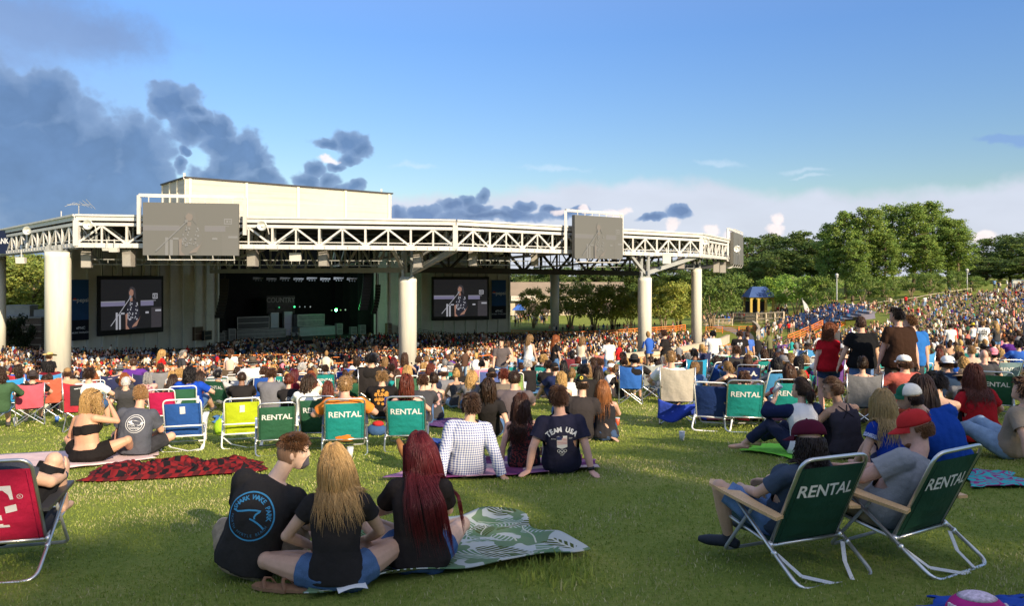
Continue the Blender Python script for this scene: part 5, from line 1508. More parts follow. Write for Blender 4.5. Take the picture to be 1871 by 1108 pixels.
def build_bowl():
	ring_sheet('cross_aisle', 71.2,73.4,-105,8,.02, mat('aisle_concrete', (.30,.28,.25), rough=.9, nz=[(1.5,.15,4)]), 'concrete cross aisle at the foot of the lawn', 'path')
	ring_sheet('seating_floor', 10,69.5,-128,-18,.015, mat('seating_concrete', (.17,.16,.15), rough=.9, nz=[(1,.2,4)]), 'sloping concrete floor under the fixed seats', 'floor')
	wall_run(follow(None, 70.3,-70,-22,3.0),1.0,.3, M['tan_wall'], 'retaining_wall', 'low tan concrete wall curving between the lawn and the fixed seats', 'wall')
	r = wall_run(px_path([(1384,103),(1388,110),(1384,118),(1376,126)]),1.2,.3, M['tan_wall'], 'retaining_wall', 'tan concrete wall ending beside the walkway gap', 'wall')
	o = M['orange_paint']
	G = 'orange railings around the seats'
	rail_run(px_path([(935,128),(965,126),(1000,123),(1040,121),(1080,121),(1120,122),(1160,124),(1200,126),(1235,128),(1252,130)]),1.05, o, 'railing', 'orange railing climbing along the walkway from the wing wall to the farthest column', 'railing', 3, t=.09, group=G)
	rail_run(px_path([(1290,122),(1320,121),(1350,119),(1380,118)]),1.05, o, 'railing', 'short orange railing right of the farthest column', 'railing', 3, t=.09, group=G)
	rail_run(follow(None, 58,-100,-38,3.5),1.0, o, 'railing', 'orange railing curving through the crowd in the middle of the seats', 'railing', 2, t=.07, group=G)
	rail_run(follow(None, 44,-118,-40,3.5),1.0, o, 'railing', 'orange railing curving through the crowd nearer the stage', 'railing', 2, t=.07, group=G)
	rail_run(follow(None, 74.2,-88,-30,3.0),.95, o, 'railing', 'orange railing at the foot of the lawn', 'railing', 2, t=.06, group=G)
	for k, off in enumerate((0,4)):
		pts = [V3(p.x + off, p.y + off * .4, p.z) for p in px_path([(1440,93),(1462,100),(1485,107),(1503,113)])]
		rail_run(pts, 1.25, o, 'ramp_rail', 'orange ramp railing %s of the pair left of the blue seats' % ('nearest' if k == 0 else 'farther'), 'railing', 4, t=.08, group='orange ramp railings')
	G = 'timber deck fences behind the seats'
	rail_run(px_path([(1268,138),(1290,137),(1312,136),(1338,135)]),1.2, M['beige_rail'], 'deck_fence', 'timber deck fence left of the kiosk', 'fence', 2, t=.12, panel=M['beige_rail'], group=G)
	rail_run(px_path([(1340,139),(1362,137),(1383,134)]),1.9, M['beige_rail'], 'deck_fence', 'tall timber deck fence before the kiosk', 'fence', 3, t=.14, panel=mat('grey_timber', (.20,.17,.13), rough=.9, nz=(3,.2,4)), group=G)
	rail_run(px_path([(1383,133),(1400,132),(1416,131),(1432,130)]),1.9, M['beige_rail'], 'deck_fence', 'pale timber deck fence with open balusters right of the kiosk', 'fence', 2, t=.2, panel=M['beige_rail'], group=G)
	ring_sheet('grass_bank', 79.5,90,-6,3,.03, mat('bank_grass', (.07,.10,.03), rough=.95, nz=[(.8,.3,5),(12,.2,3)]), 'short grass bank left of the blue seats', 'ground')
	rail_run(px_path([(1575,131),(1600,131),(1625,131),(1650,130),(1675,130),(1700,131),(1725,132),(1750,133),(1775,135)]),1.0, M['beige_rail'], 'post_fence', 'post and rail fence along the upper edge of the lawn under the pines', 'fence', 1, t=.055)
	rail_run(px_path([(1850,140),(1868,138),(1890,136),(1915,134)]),1.5, M['white_paint'], 'white_fence', 'white fence at the right edge above the lawn', 'fence', 2, t=.12, panel=M['white_paint'])
	wall_run(px_path([(1500,124),(1535,121),(1570,118),(1600,117)]),.8,.3, mat('lilac_wall', (.27,.25,.33), rough=.85, nz=(1,.1,4)), 'low_wall', 'low lilac-grey wall behind the blue seats', 'wall')
	wall_run(px_path([(1378,81),(1400,80),(1430,79),(1455,79)]),.8,.3, mat('purple_wall', (.17,.08,.26), rough=.8, nz=(1,.15,4)), 'low_wall', 'low purple painted wall on the lawn side of the walkway', 'wall')
	for px, d, top, lb in ((1529,128,503, 'grey lamp post with globe head left of the pines'),(1767,138,494, 'grey lamp post with pale head at the right of the lawn')):
		x = (px - 935.5) / F * d; z = gz(x, d); h = (HZ - top) / F * d - z
		r = thing('lamp_post', (x, d, z), lb, 'lamp post', 'lamp posts along the lawn')
		mb = MB(); mb.tube([(0,0,-.2),(0,0, h - .4)], [.14,.09], 8); mb.build('pole', M['grey_steel'], r, True)
		mb = MB(); mb.ball((0,0, h),(.28,.28,.30),12,8); mb.tube([(0,0, h - .5),(0,0, h - .3)], [.1,.3], 10); mb.build('lamp_head', mat('lamp_white', (.42,.42,.40), rough=.3), r, True)
	d = 128; x = (1472 - 935.5) / F * d; z = gz(x, d); h = (HZ - 545) / F * d - z
	r = thing('feather_flag', (x, d, z), 'white feather flag leaning before the green trees', 'flag')
	mb = MB(); mb.tube([(0,0,0),(-.2,0, h * .5),(-.6,0, h)], .05,6); mb.build('pole', M['grey_steel'], r)
	mb = MB(); mb.grid([[(-.05 - .55 * t ** 2 - .0,.02, h * (.15 + .85 * t)),(.85 * (1 - t ** 3) - .05 - .55 * t ** 2 * 1.0,.02, h * (.15 + .80 * t))] for t in np.linspace(0,1,9)]); mb.build('banner_cloth', mat('flag_white', (.5,.5,.48), rough=.8), r)
	d = 141; x = (1386 - 935.5) / F * d; z = gz(x, d)
	r = thing('kiosk', (x, d, z), 'yellow arched kiosk with blue roof behind the deck fence', 'kiosk')
	zt = (HZ - 543) / F * d - z; hw = 2.0
	mb = MB()
	for sx in (-hw, -hw / 3, hw / 3, hw):
		for sy in (-2,2): mb.box((sx, sy, zt / 2),(.4,.4, zt))
	mb.box((0,0, zt - .06),(2 * hw + .38,4.38,.1))
	n = 10
	for k in range(3):
		c = -hw + hw / 3 + k * hw * 2 / 3; w = hw / 3 - .2
		for i in range(n):
			a0, a1 = math.pi * i / n, math.pi * (i + 1) / n
			p = [(c + w * math.cos(a0), zt - .2 - w * .9 + w * .9 * math.sin(a0)),(c + w * math.cos(a1), zt - .2 - w * .9 + w * .9 * math.sin(a1))]
			mb.hexa([(p[0][0], -2.12, p[0][1]),(p[1][0], -2.12, p[1][1]),(p[1][0], -1.9, p[1][1]),(p[0][0], -1.9, p[0][1]),(p[0][0], -2.12, zt),(p[1][0], -2.12, zt),(p[1][0], -1.9, zt),(p[0][0], -1.9, zt)])
	mb.build('arcade', mat('kiosk_yellow', (.42,.29,.06), rough=.7, nz=(1,.1,4)), r)
	mb = MB(); e = .5
	b = [(-hw - e, -2 - e, zt),(hw + e, -2 - e, zt),(hw + e, 2 + e, zt),(-hw - e, 2 + e, zt)]; tp = [(-hw * .62,-.4, zt + 1.9),(hw * .62,-.4, zt + 1.9),(hw * .62,.4, zt + 1.9),(-hw * .62,.4, zt + 1.9)]
	mb.hexa(b + tp)
	mb.build('roof', mat('kiosk_blue', (.045,.085,.21), rough=.5, nz=(2,.1,3)), r)
	mb = MB(); mb.box((0,1.6, zt * .4),(hw * 1.9,.2, zt * .8)); mb.build('back_wall', mat('kiosk_dark', (.03,.03,.04), rough=.8), r)
	d = 172; x = (1441 - 935.5) / F * d; z = gz(x, d); zt = (HZ - 505) / F * d - z
	r = thing('house', (x, d, z), 'small gabled house roof showing between the trees', 'house')
	mb = MB(); mb.box((0,0,(zt - 1.6) / 2),(4.4,4, zt - 1.6)); mb.build('wall', mat('house_wall', (.42,.38,.30), rough=.85), r)
	mb = MB(); mb.add([(-2.6,-2.3, zt - 1.6),(2.6,-2.3, zt - 1.6),(0,-2.3, zt),(-2.6,2.3, zt - 1.6),(2.6,2.3, zt - 1.6),(0,2.3, zt)], [(0,1,2),(3,5,4),(0,2,5,3),(1,4,5,2),(0,3,4,1)]); mb.build('roof', mat('house_roof', (.22,.17,.13), rough=.9, nz=(2,.2,3)), r)
	d = 178; x0, x1 = (930 - 935.5) / F * d, (1138 - 935.5) / F * d; z = gz((x0 + x1) / 2, d); zr0, zr1 = (HZ - 541) / F * d - z, (HZ - 516) / F * d - z
	r = thing('shop_building', ((x0 + x1) / 2, d, z), 'long low shop building with brown roof behind the right wing wall', 'building')
	w = (x1 - x0) / 2
	mb = MB(); mb.box((0,4, zr0 / 2),(w * 2,8, zr0)); mb.build('wall', mat('shop_wall', (.45,.38,.28), rough=.85, nz=(.7,.15,4)), r)
	mb = MB(); mb.hexa([(-w - .6,-1, zr0),(w + .6,-1, zr0),(w + .6,9, zr0),(-w - .6,9, zr0),(-w - .6,3, zr1),(w + .6,3, zr1),(w + .6,5, zr1),(-w - .6,5, zr1)]); mb.build('roof', mat('shop_roof', (.24,.19,.14), rough=.9, nz=[(.5,.12,4)]), r)
	mb = MB(); mb.box((-w + 3.3,-1.1, zr0 - .55),(5.6,.12,1.1)); mb.build('fascia_sign', mat('shop_sign', (.62,.58,.50), rough=.6), r)
	mb = MB(); put_text(mb, 'CONCESSIONS', .75,(-w + 3.3,-1.18, zr0 - .55),(1,0,0),(0,0,1)); mb.build('sign_lettering', mat('shop_letters', (.25,.06,.04)), r)
	mb = MB()
	for k in range(9): mb.box((-w + 2.5 + k * 2.9,-.04, zr0 * .38),(2.0,.1, zr0 * .6))
	mb.build('shop_opening', mat('shop_dark', (.05,.035,.03), rough=.7), r)
	d = 170; q = P(949,572, d); q.z = gz(q.x, d); r = thing('market_tent', q, 'small blue canopy tent before the shop building', 'tent')
	mb = MB()
	for sx in (-1.4,1.4):
		for sy in (-1.4,1.4): mb.bar((sx, sy, 0),(sx, sy, 2.3),.07)
	mb.build('frame', M['white_paint'], r); mb = MB(); mb.hexa([(-1.6,-1.6,2.1),(1.6,-1.6,2.1),(1.6,1.6,2.1),(-1.6,1.6,2.1),(-.2,-.2,3.4),(.2,-.2,3.4),(.2,.2,3.4),(-.2,.2,3.4)]); mb.build('canopy', mat('tent_blue', (.04,.12,.42), rough=.7), r)
	d = 104; x0, x1 = (-30 - 935.5) / F * d, (88 - 935.5) / F * d; z = gz((x0 + x1) / 2, d); zt = (HZ - 581) / F * d - z
	r = thing('brick_building', ((x0 + x1) / 2, d, z), 'low brick building with roof plant behind the left columns', 'building')
	bm_ = D.materials.new('brown_brick'); n_, l_, b_ = nodes_of(bm_); br = n_.new('ShaderNodeTexBrick'); tc = n_.new('ShaderNodeTexCoord'); mp = n_.new('ShaderNodeMapping'); mp.inputs['Rotation'].default_value = (R(90),0,0)
	l_.new(tc.outputs['Object'], mp.inputs[0]); l_.new(mp.outputs[0], br.inputs['Vector']); br.inputs['Scale'].default_value = 1.6; br.inputs['Color1'].default_value = (.14,.09,.065,1); br.inputs['Color2'].default_value = (.10,.065,.05,1); br.inputs['Mortar'].default_value = (.22,.19,.16,1)
	l_.new(br.outputs['Color'], b_.inputs['Base Color']); b_.inputs['Roughness'].default_value = .9
	w = (x1 - x0) / 2
	mb = MB(); mb.box((0,0, zt / 2 - .5),(w * 2,3, zt + 1)); mb.build('wall', bm_, r)
	mb = MB()
	for k in range(1,5): mb.box((0,-1.52, zt * k / 5),(w * 2,.08,.14))
	mb.build('band_course', mat('pale_band', (.38,.33,.27), rough=.9), r)
	mb = MB(); mb.box((0,0, zt + .1),(w * 2.02,3.3,.2)); mb.build('coping', mat('brick_coping', (.30,.29,.27), rough=.8), r)
	mb = MB(); mb.box((.6,.3, zt + .9),(3.3,1.8,1.4)); mb.box((3.4,.3, zt + .65),(1.4,1.5,.9)); mb.box((.6,.3, zt + 1.65),(3.5,2.0,.12)); mb.build('roof_plant', mat('plant_grey', (.30,.30,.30), rough=.6, nz=(2,.12,3)), r)
def stand_z(r): return .17 * (r - 79.5) if 79.5 < r < 93 else 0
def build_blue_seats():
	rows = []
	for i in range(10):
		r = 79.6 + 1.1 * i; z0 = stand_z(r)
		for zz, rr0 in ((z0, r),(z0, r + 1.1)):
			rows.append([(*polar(rr0, a), gz(*polar(r, a)) + zz + .012) for a in np.linspace(-12.6,-.4,12)])
	mb = MB(); mb.grid(rows); tag(mb.build('seating_stand', mat('stand_concrete', (.26,.25,.27), rough=.9, nz=(1,.15,4))), 'stepped concrete stand carrying the blue seats', 'stand', kind='structure')
	"""fixed plastic seats, each a thing; rows step up the bank on the right"""
	mb = MB()
	mb.grid([[(-.22,-.02 + .22 * t, .44 + .01 * t) for t in (1,0)], [(.22,-.02 + .22 * t, .44 + .01 * t) for t in (1,0)]][::-1])
	rows = []
	for i in range(4):
		t = i / 3; rows.append([(-.22,-.04 - .10 * t, .44 + .40 * t),(0,-.07 - .10 * t, .44 + .40 * t + .02 * t),(.22,-.04 - .10 * t, .44 + .40 * t)])
	mb.grid(rows); mb.grid([[(x, y - .025, z) for x, y, z in r][::-1] for r in rows])
	mb.hexa([(-.21,-.04,.40),(.21,-.04,.40),(.21,.24,.40),(-.21,.24,.40),(-.21,-.04,.435),(.21,-.04,.435),(.21,.24,.435),(-.21,.24,.435)])
	mb.bar((0,.05,0),(0,.05,.4),.07)
	me = mb.mesh('seat_shell', mat('seat_blue', (.06,.19,.42), rough=.45, nz=(6,.1,2)))
	spots = []
	for blk, (a0, a1, r0, r1, dr) in enumerate(((-12,-1,80.5,90,1.1), )):
		r = r0
		while r < r1:
			a = a0
			while a < a1:
				spots.append((r, a)); a += .62 / r * 57.3
			r += dr
	rr = random.Random(3); spots = [s for s in spots if rr.random() > .12]
	rr.shuffle(spots); spots = spots[:290]
	for r, a in spots:
		x, y = polar(r, a); o = link('stadium_seat', me); o.location = (x, y, gz(x, y) + .03 + stand_z(r)); o.rotation_euler = (0,0, math.atan2(STG[1] - y, STG[0] - x) - math.pi / 2)
		tag(o, 'empty blue plastic seat in the raked block left of the pines', 'seat', 'empty blue seats in the right-hand block')
# ------------------------------------------------------------------ the far crowd: thousands of small seated figures as one mass
def figure_arrays(pose):
	"""low figure: verts, quads, part index per face (0 skin, 1 hair, 2 top, 3 bottom)"""
	V, Q, Pt = [], [], []
	def loft(rings, part):
		o = len(V); n = len(rings[0])
		for r in rings: V.extend(r)
		for i in range(len(rings) - 1):
			for a in range(n):
				b = (a + 1) % n; Q.append((o + i * n + a, o + i * n + b, o + (i + 1) * n + b, o + (i + 1) * n + a)); Pt.append(part(i, a, n) if callable(part) else part)
	def el(c, w, d, n=6): return [(c[0] + w * math.cos(2 * math.pi * k / n), c[1] + d * math.sin(2 * math.pi * k / n), c[2]) for k in range(n)]
	def rod(a, b, r0, r1, part):
		a, b = Vector(a), Vector(b); t = (b - a).normalized(); u = V3(0,0,1) if abs(t.z) < .8 else V3(1,0,0); x = t.cross(u).normalized(); y = t.cross(x)
		loft([[tuple(p + x * (r * math.cos(k * 2.0944)) + y * (r * math.sin(k * 2.0944))) for k in range(3)] for p, r in ((a, r0),(b, r1))], part)
	h = {'seat': .45, 'ground': .08, 'stand': .90}[pose]
	loft([el((0,0, h),.17,.12), el((0,.0, h + .22),.16,.11), el((0,.02, h + .42),.20,.11), el((0,.02, h + .50),.13,.08), el((0,.03, h + .55),.05,.05)], 2)
	hz = h + .68
	loft([el((0,.05, hz - .12),.03,.035,8), el((0,.05, hz - .07),.065,.08,8), el((0,.05, hz),.078,.10,8), el((0,.05, hz + .07),.06,.08,8), el((0,.05, hz + .115),.012,.015,8)],
		 lambda i, a, n: 1 if (i >= 2 or 4 <= a <= 7) and not (i < 3 and 0 < a < 4 and i < 2) else 0)
	for s in (-1,1):
		rod((.20 * s, .02, h + .42),(.25 * s, .06, h + .2),.05,.04,2); rod((.25 * s, .06, h + .2),(.16 * s, .30, h + .14),.04,.03,0)
		if pose == 'seat': rod((.09 * s, .0, h),(.11 * s, .42, h + .02),.08,.06,3); rod((.11 * s, .42, h),(.11 * s, .46,.05),.055,.04,0)
		elif pose == 'ground': rod((.09 * s, .0, h + .02),(.12 * s, .34, h + .30),.08,.06,3); rod((.12 * s, .34, h + .30),(.12 * s, .60,.03),.055,.04,0)
		else: rod((.09 * s, 0, h),(.11 * s, 0,.48),.085,.06,3); rod((.11 * s, 0,.48),(.11 * s, 0,0),.055,.045,0)
	return np.array(V), np.array(Q), np.array(Pt)
TOPS = ['black'] * 14 + ['charcoal'] * 6 + ['grey'] * 5 + ['white'] * 7 + ['navy'] * 5 + ['light grey'] * 4 + ['cream'] * 3 + ['brown'] * 2 + ['blue', 'light blue', 'teal', 'red', 'red', 'maroon', 'maroon', 'pink', 'purple', 'salmon', 'tan', 'dark green', 'olive', 'denim']
HAIRC = ['dark brown'] * 5 + ['brown'] * 6 + ['black'] * 3 + ['blonde'] * 3 + ['dirty blonde'] * 4 + ['ginger', 'auburn', 'grey', 'white']
SKINN = ['light'] * 6 + ['pink'] * 4 + ['pale'] * 2 + ['tan'] * 4 + ['brown', 'dark']
def crowd_mass(name, spots, label):
	"""spots: x, y, z, yaw, pose index, scale"""
	T = [figure_arrays(p) for p in ('seat', 'ground', 'stand')]
	rg = np.random.default_rng(5); Vs, Qs, Cs = [], [], []; o = 0
	for pi in range(3):
		sel = [s for s in spots if s[4] == pi]
		if not sel: continue
		v, q, pt = T[pi]; n = len(sel); S = np.array([s[:4] + (s[5],) for s in sel])
		tilt = rg.normal(0,.10, n); k = np.cos(S[:, 3]); si = np.sin(S[:, 3])
		jit = rg.normal(0,.06,(n, 2)); wid = 1 + rg.normal(0,.08, n)
		vx = v[None, :, 0] * wid[:, None] + v[None, :, 2] * tilt[:, None] * .5; vy = v[None, :, 1] + v[None, :, 2] * rg.normal(.02,.08, n)[:, None]; vz = v[None, :, 2] * S[:, 4][:, None]
		X = vx * k[:, None] - vy * si[:, None] + S[:, 0][:, None] + jit[:, :1]; Y = vx * si[:, None] + vy * k[:, None] + S[:, 1][:, None] + jit[:, 1:]; Z = vz + S[:, 2][:, None]
		Vs.append(np.stack([X, Y, Z], -1).reshape(-1,3)); Qs.append((q[None] + (np.arange(n) * len(v))[:, None, None]).reshape(-1,4) + o); o += n * len(v)
		pal = np.zeros((n, 4,3))
		pal[:, 0] = [SKINS[SKINN[i]] for i in rg.integers(0, len(SKINN), n)]
		pal[:, 1] = [HC[HAIRC[i]] for i in rg.integers(0, len(HAIRC), n)]
		pal[:, 2] = [CC[TOPS[i]] for i in rg.integers(0, len(TOPS), n)]
		bt = ['denim', 'dark denim', 'khaki', 'black', 'black', 'pale denim', 'grey']; pal[:, 3] = [CC[bt[i]] for i in rg.integers(0, len(bt), n)]
		bare = rg.random(n) < .16; pal[bare, 2] = pal[bare, 0]
		Cs.append(pal[:, pt].reshape(-1,3))
	me = np_mesh(name, np.concatenate(Vs), np.concatenate(Qs), None, [M['crowd']], np.concatenate(Cs))
	tag(link(name, me), label, 'crowd', kind='stuff')
def stage_yaw(x, y): return math.atan2(STG[1] - y, STG[0] - x) - math.pi / 2
def seat_spots():
	rg = random.Random(21); out = []
	r = 13.5
	while r < 69:
		a0, a1 = (-134,-12)
		a = a0
		while a < a1:
			x, y = polar(r, a); px = 935.5 + F * x / y
			ok = -40 < px < 1500 and y > 30
			aisle = any(abs(a - c) < .9 / r * 57 for c in (-112,-98,-84,-70,-56,-42,-28))
			wing = (x + 57) * .866 - (y - 94) * .5 < .5 and y > 92       # keep clear of the left wing wall
			gap = px > 1392 + (0 if y < 100 else -6)
			d = math.hypot(x + 9.8, y - 72.5) > 1.6 and math.hypot(x - 14.5, y - 84) > 1.6 and math.hypot(x + 38.4, y - 65) > 2
			if ok and not aisle and not gap and d and not (x < -41 and y > 96) and rg.random() > .10:
				out.append((x, y, gz(x, y) + .0, stage_yaw(x, y) + rg.gauss(0,.25),0 if rg.random() > .03 else 2, rg.uniform(.92,1.06)))
			a += .60 / r * 57.3
		r += 1.0 if r > 40 else 1.25
	return out
def lawn_points():
	"""candidate places on the open lawn, nearest first"""
	rg = random.Random(99); out = []; grid = {}
	def ok(x, y, m):
		i, j = int(x // 2), int(y // 2)
		for a in (i - 1, i, i + 1):
			for b in (j - 1, j, j + 1):
				for (u, v) in grid.get((a, b),()):
					if (u - x) ** 2 + (v - y) ** 2 < m * m: return False
		return True
	for (x, y) in PEOPLE + OBST: grid.setdefault((int(x // 2), int(y // 2)), []).append((x, y))
	for _ in range(42000):
		y = 14 + 130 * rg.random() ** 1.3; px = rg.uniform(-60,1950); x = (px - 935.5) / F * y
		r = math.hypot(x - STG[0], y - STG[1])
		if r < 75.5: continue
		ang = math.degrees(math.atan2(y - STG[1], x - STG[0]))
		if -17 < ang < 4 and 78 < r < 95: continue          # the blue seats and the bank
		if 1392 < px < 1480 and 100 < y < 125: continue
		if y < 17.5 and px < 1380: continue
		if y < 16.0: continue
		if px < 120 and y > 60: continue
		if y > 118 and px < 1560: continue
		if y > 134 - max(0,(1750 - px)) * .02: continue
		m = .95 if y < 40 else (.85 if y < 70 else .9)
		if px > 1560 and y > 70: m = 1.0
		if px > 1660 and y > 90 and rg.random() < .06: continue
		if px > 1560 and y > 70 and rg.random() < .08: continue
		if not ok(x, y, m): continue
		grid.setdefault((int(x // 2), int(y // 2)), []).append((x, y)); out.append((x, y))
	out.sort(key=lambda p: p[1])
	return out
OBST = []
# ------------------------------------------------------------------ grass blades near the viewer
def inside(poly, X, Y):
	r = np.zeros(len(X), bool); n = len(poly)
	for i in range(n):
		x0, y0 = poly[i]; x1, y1 = poly[(i + 1) % n]
		c = ((y0 > Y) != (y1 > Y)) & (X < (x1 - x0) * (Y - y0) / (y1 - y0 + 1e-9) + x0); r ^= c
	return r
NOGRASS = []
def build_grass():
	rg = np.random.default_rng(17); PX, D_ = [], []
	for d0, d1, dens, w, h in ((3.0,5.2,2600,.0030,.024),(5.2,8.0,1700,.0040,.025),(8.0,12.5,900,.0058,.027),(12.5,20,330,.0095,.032),(20,32,110,.016,.04)):
		area = (d1 * d1 - d0 * d0) / 2 * (1960 / F); n = int(area * dens)
		d = np.sqrt(rg.random(n) * (d1 * d1 - d0 * d0) + d0 * d0); px = rg.uniform(-45,1915, n)
		D_.append(np.stack([(px - 935.5) / F * d, d, np.full(n, w), np.full(n, h)], 1))
	for px, py, n, s in ((1000,1052,260,.16),(640,985,60,.1),(1040,1030,90,.12),(700,700,60,.2),(300,905,40,.2)):
		c = hit(px, py); D_.append(np.stack([c.x + rg.normal(0, s, n), c.y + rg.normal(0, s, n), np.full(n, .006), rg.uniform(.05,.10, n)], 1))
	A = np.concatenate(D_)
	keep = np.ones(len(A), bool)
	for poly in NOGRASS: keep &= ~inside(poly, A[:, 0], A[:, 1])
	A = A[keep]; n = len(A)
	x, y = A[:, 0], A[:, 1]
	pat = np.sin(x * 2.3 + 1.7 * np.sin(y * 1.9)) + np.sin(y * 3.1 + 1.3 * np.sin(x * 2.7 + 1)) + .8 * np.sin(x * 5.1 - y * 4.3)
	hh = A[:, 3] * rg.uniform(.45,1.25, n) * (1 + .18 * pat / 2); ww = A[:, 2] * rg.uniform(.7,1.3, n)
	yaw = rg.random(n) * 6.283; lean = rg.normal(0,.55, n); ld = rg.random(n) * 6.283
	z = gz_np(x, y) - .004
	dx, dy = np.cos(yaw) * ww, np.sin(yaw) * ww; lx, ly = np.cos(ld) * hh * np.abs(lean), np.sin(ld) * hh * np.abs(lean)
	b0 = np.stack([x - dx, y - dy, z], 1); b1 = np.stack([x + dx, y + dy, z], 1)
	m0 = np.stack([x - dx * .8 + lx * .4, y - dy * .8 + ly * .4, z + hh * .6], 1); m1 = np.stack([x + dx * .8 + lx * .4, y + dy * .8 + ly * .4, z + hh * .6], 1)
	t = np.stack([x + lx * 1.2, y + ly * 1.2, z + hh], 1)
	V = np.stack([b0, b1, m1, m0, t], 1).reshape(-1,3); o = np.arange(n)[:, None] * 5
	Q = o + np.array([[0,1,2,3]]); T = o + np.array([[3,2,4]])
	g = np.array([.18,.25,.04]); g2 = np.array([.33,.37,.07]); st = np.array([.55,.50,.24])
	k = rg.random(n); c = g[None] * (1 - k[:, None]) + g2[None] * k[:, None]
	pw = np.sin(.8 * x + 1.3 * np.sin(.7 * y)) + np.sin(.95 * y + 1.1 * np.sin(.6 * x + 2)) + .4 * pat; dry = (rg.random(n) < .07 + .07 * np.clip(pat, -1,2) + .40 * np.clip(pw - .5,0,1)); c[dry] = st * rg.uniform(.6,1.1,(dry.sum(),1))
	m = D.materials.new('grass_blades'); nn, l, b = nodes_of(m); at = nn.new('ShaderNodeAttribute'); at.attribute_name = 'Col'
	l.new(at.outputs['Color'], b.inputs['Base Color']); b.inputs['Roughness'].default_value = .6; b.inputs['Specular IOR Level'].default_value = .2
	tl = nn.new('ShaderNodeBsdfTranslucent'); l.new(at.outputs['Color'], tl.inputs[0]); mx = nn.new('ShaderNodeMixShader'); mx.inputs[0].default_value = .3
	l.new(b.outputs[0], mx.inputs[1]); l.new(tl.outputs[0], mx.inputs[2]); l.new(mx.outputs[0], nn['Material Output'].inputs[0])
	me = np_mesh('grass', V, Q, T, [m], np.concatenate([c, c]))
	tag(link('grass', me), 'short lawn grass with dry straw blades in the foreground', 'grass', kind='stuff')
# ------------------------------------------------------------------ blankets and towels
def blanket(name, label, cat, corners, m, nx=40, ny=26, amp=.02, seed=1, lift=.022, edge=0.0, back=None):
	"""cloth spread on the lawn between four photo corners: near left, near right, far right, far left"""
	c = [hit(px, py) for px, py in corners]; rows = []
	ce = sum(c, V3(0,0,0)) / 4
	r = np.random.default_rng(seed); ph = r.random(8) * 6.28
	def pt(u, v):
		p = c[0].lerp(c[1], u).lerp(c[3].lerp(c[2], u), v)
		x, y = p.x + .035 * math.sin(9 * v + ph[0]) + .02 * math.sin(17 * v + ph[1]), p.y + .03 * math.sin(8 * u + ph[2]) + .015 * math.sin(19 * u + ph[3])
		w = (math.sin(7 * u + 5 * v + ph[4]) + math.sin(11 * u - 8 * v + ph[5]) + .7 * math.sin(19 * v + 6 * u + ph[6]) + .5 * math.sin(31 * u + 12 * v + ph[7])) / 3.2
		e = min(u, 1 - u, v, 1 - v); eg = edge * math.exp(-(e / .06) ** 2) * (math.sin(14 * u + 11 * v + ph[3]) * .5 + .5)
		if edge < 0:
			w = (abs(w) + .6 * abs(math.sin(23 * u + 7 * math.sin(9 * v + ph[1]) + ph[2])) + .4 * abs(math.sin(47 * u - 14 * v + 3 * math.sin(20 * u)))) * min(1, e / .16) - .6; eg = 0
		return V3(x, y, gz(x, y) + lift + amp * (w + .6) + eg)
	rows = [[pt(i / nx, j / ny) - ce for i in range(nx + 1)] for j in range(ny + 1)]
	mb = MB(); mb.grid(rows)
	me = mb.mesh(name, [m], True)
	uv = me.uv_layers.new(name='UVMap')
	W = ((c[1] - c[0]).length + (c[2] - c[3]).length) / 2; H = ((c[3] - c[0]).length + (c[2] - c[1]).length) / 2
	idx = [l.vertex_index for l in me.loops]
	for k, vi in enumerate(idx): uv.data[k].uv = ((vi % (nx + 1)) / nx * W, (vi // (nx + 1)) / ny * H)
	o = link(name, me); o.location = ce
	s = o.modifiers.new('thick', 'SOLIDIFY'); s.thickness = .008; s.offset = 1
	tag(o, label, cat)
	NOGRASS.append([(p.x, p.y) for p in c])
	return o
def uvmat(name, rough=.95):
	m = D.materials.new(name); n, l, b = nodes_of(m); b.inputs['Roughness'].default_value = rough; b.inputs['Specular IOR Level'].default_value = .1
	uv = n.new('ShaderNodeUVMap'); return m, n, l, b, uv.outputs[0]
def nmath(n, l, op, a, b=None):
	k = n.new('ShaderNodeMath'); k.operation = op
	for i, v in enumerate((a, b)):
		if v is None: continue
		if isinstance(v, (int, float)): k.inputs[i].default_value = v
		else: l.new(v, k.inputs[i])
	return k.outputs[0]
def nmix(n, l, f, a, b):
	k = n.new('ShaderNodeMix'); k.data_type = 'RGBA'
	l.new(f, k.inputs[0]) if not isinstance(f, (int, float)) else setattr(k.inputs[0], 'default_value', f)
	for i, v in ((6, a),(7, b)):
		if isinstance(v, tuple): k.inputs[i].default_value = (*v, 1)
		else: l.new(v, k.inputs[i])
	return k.outputs[2]
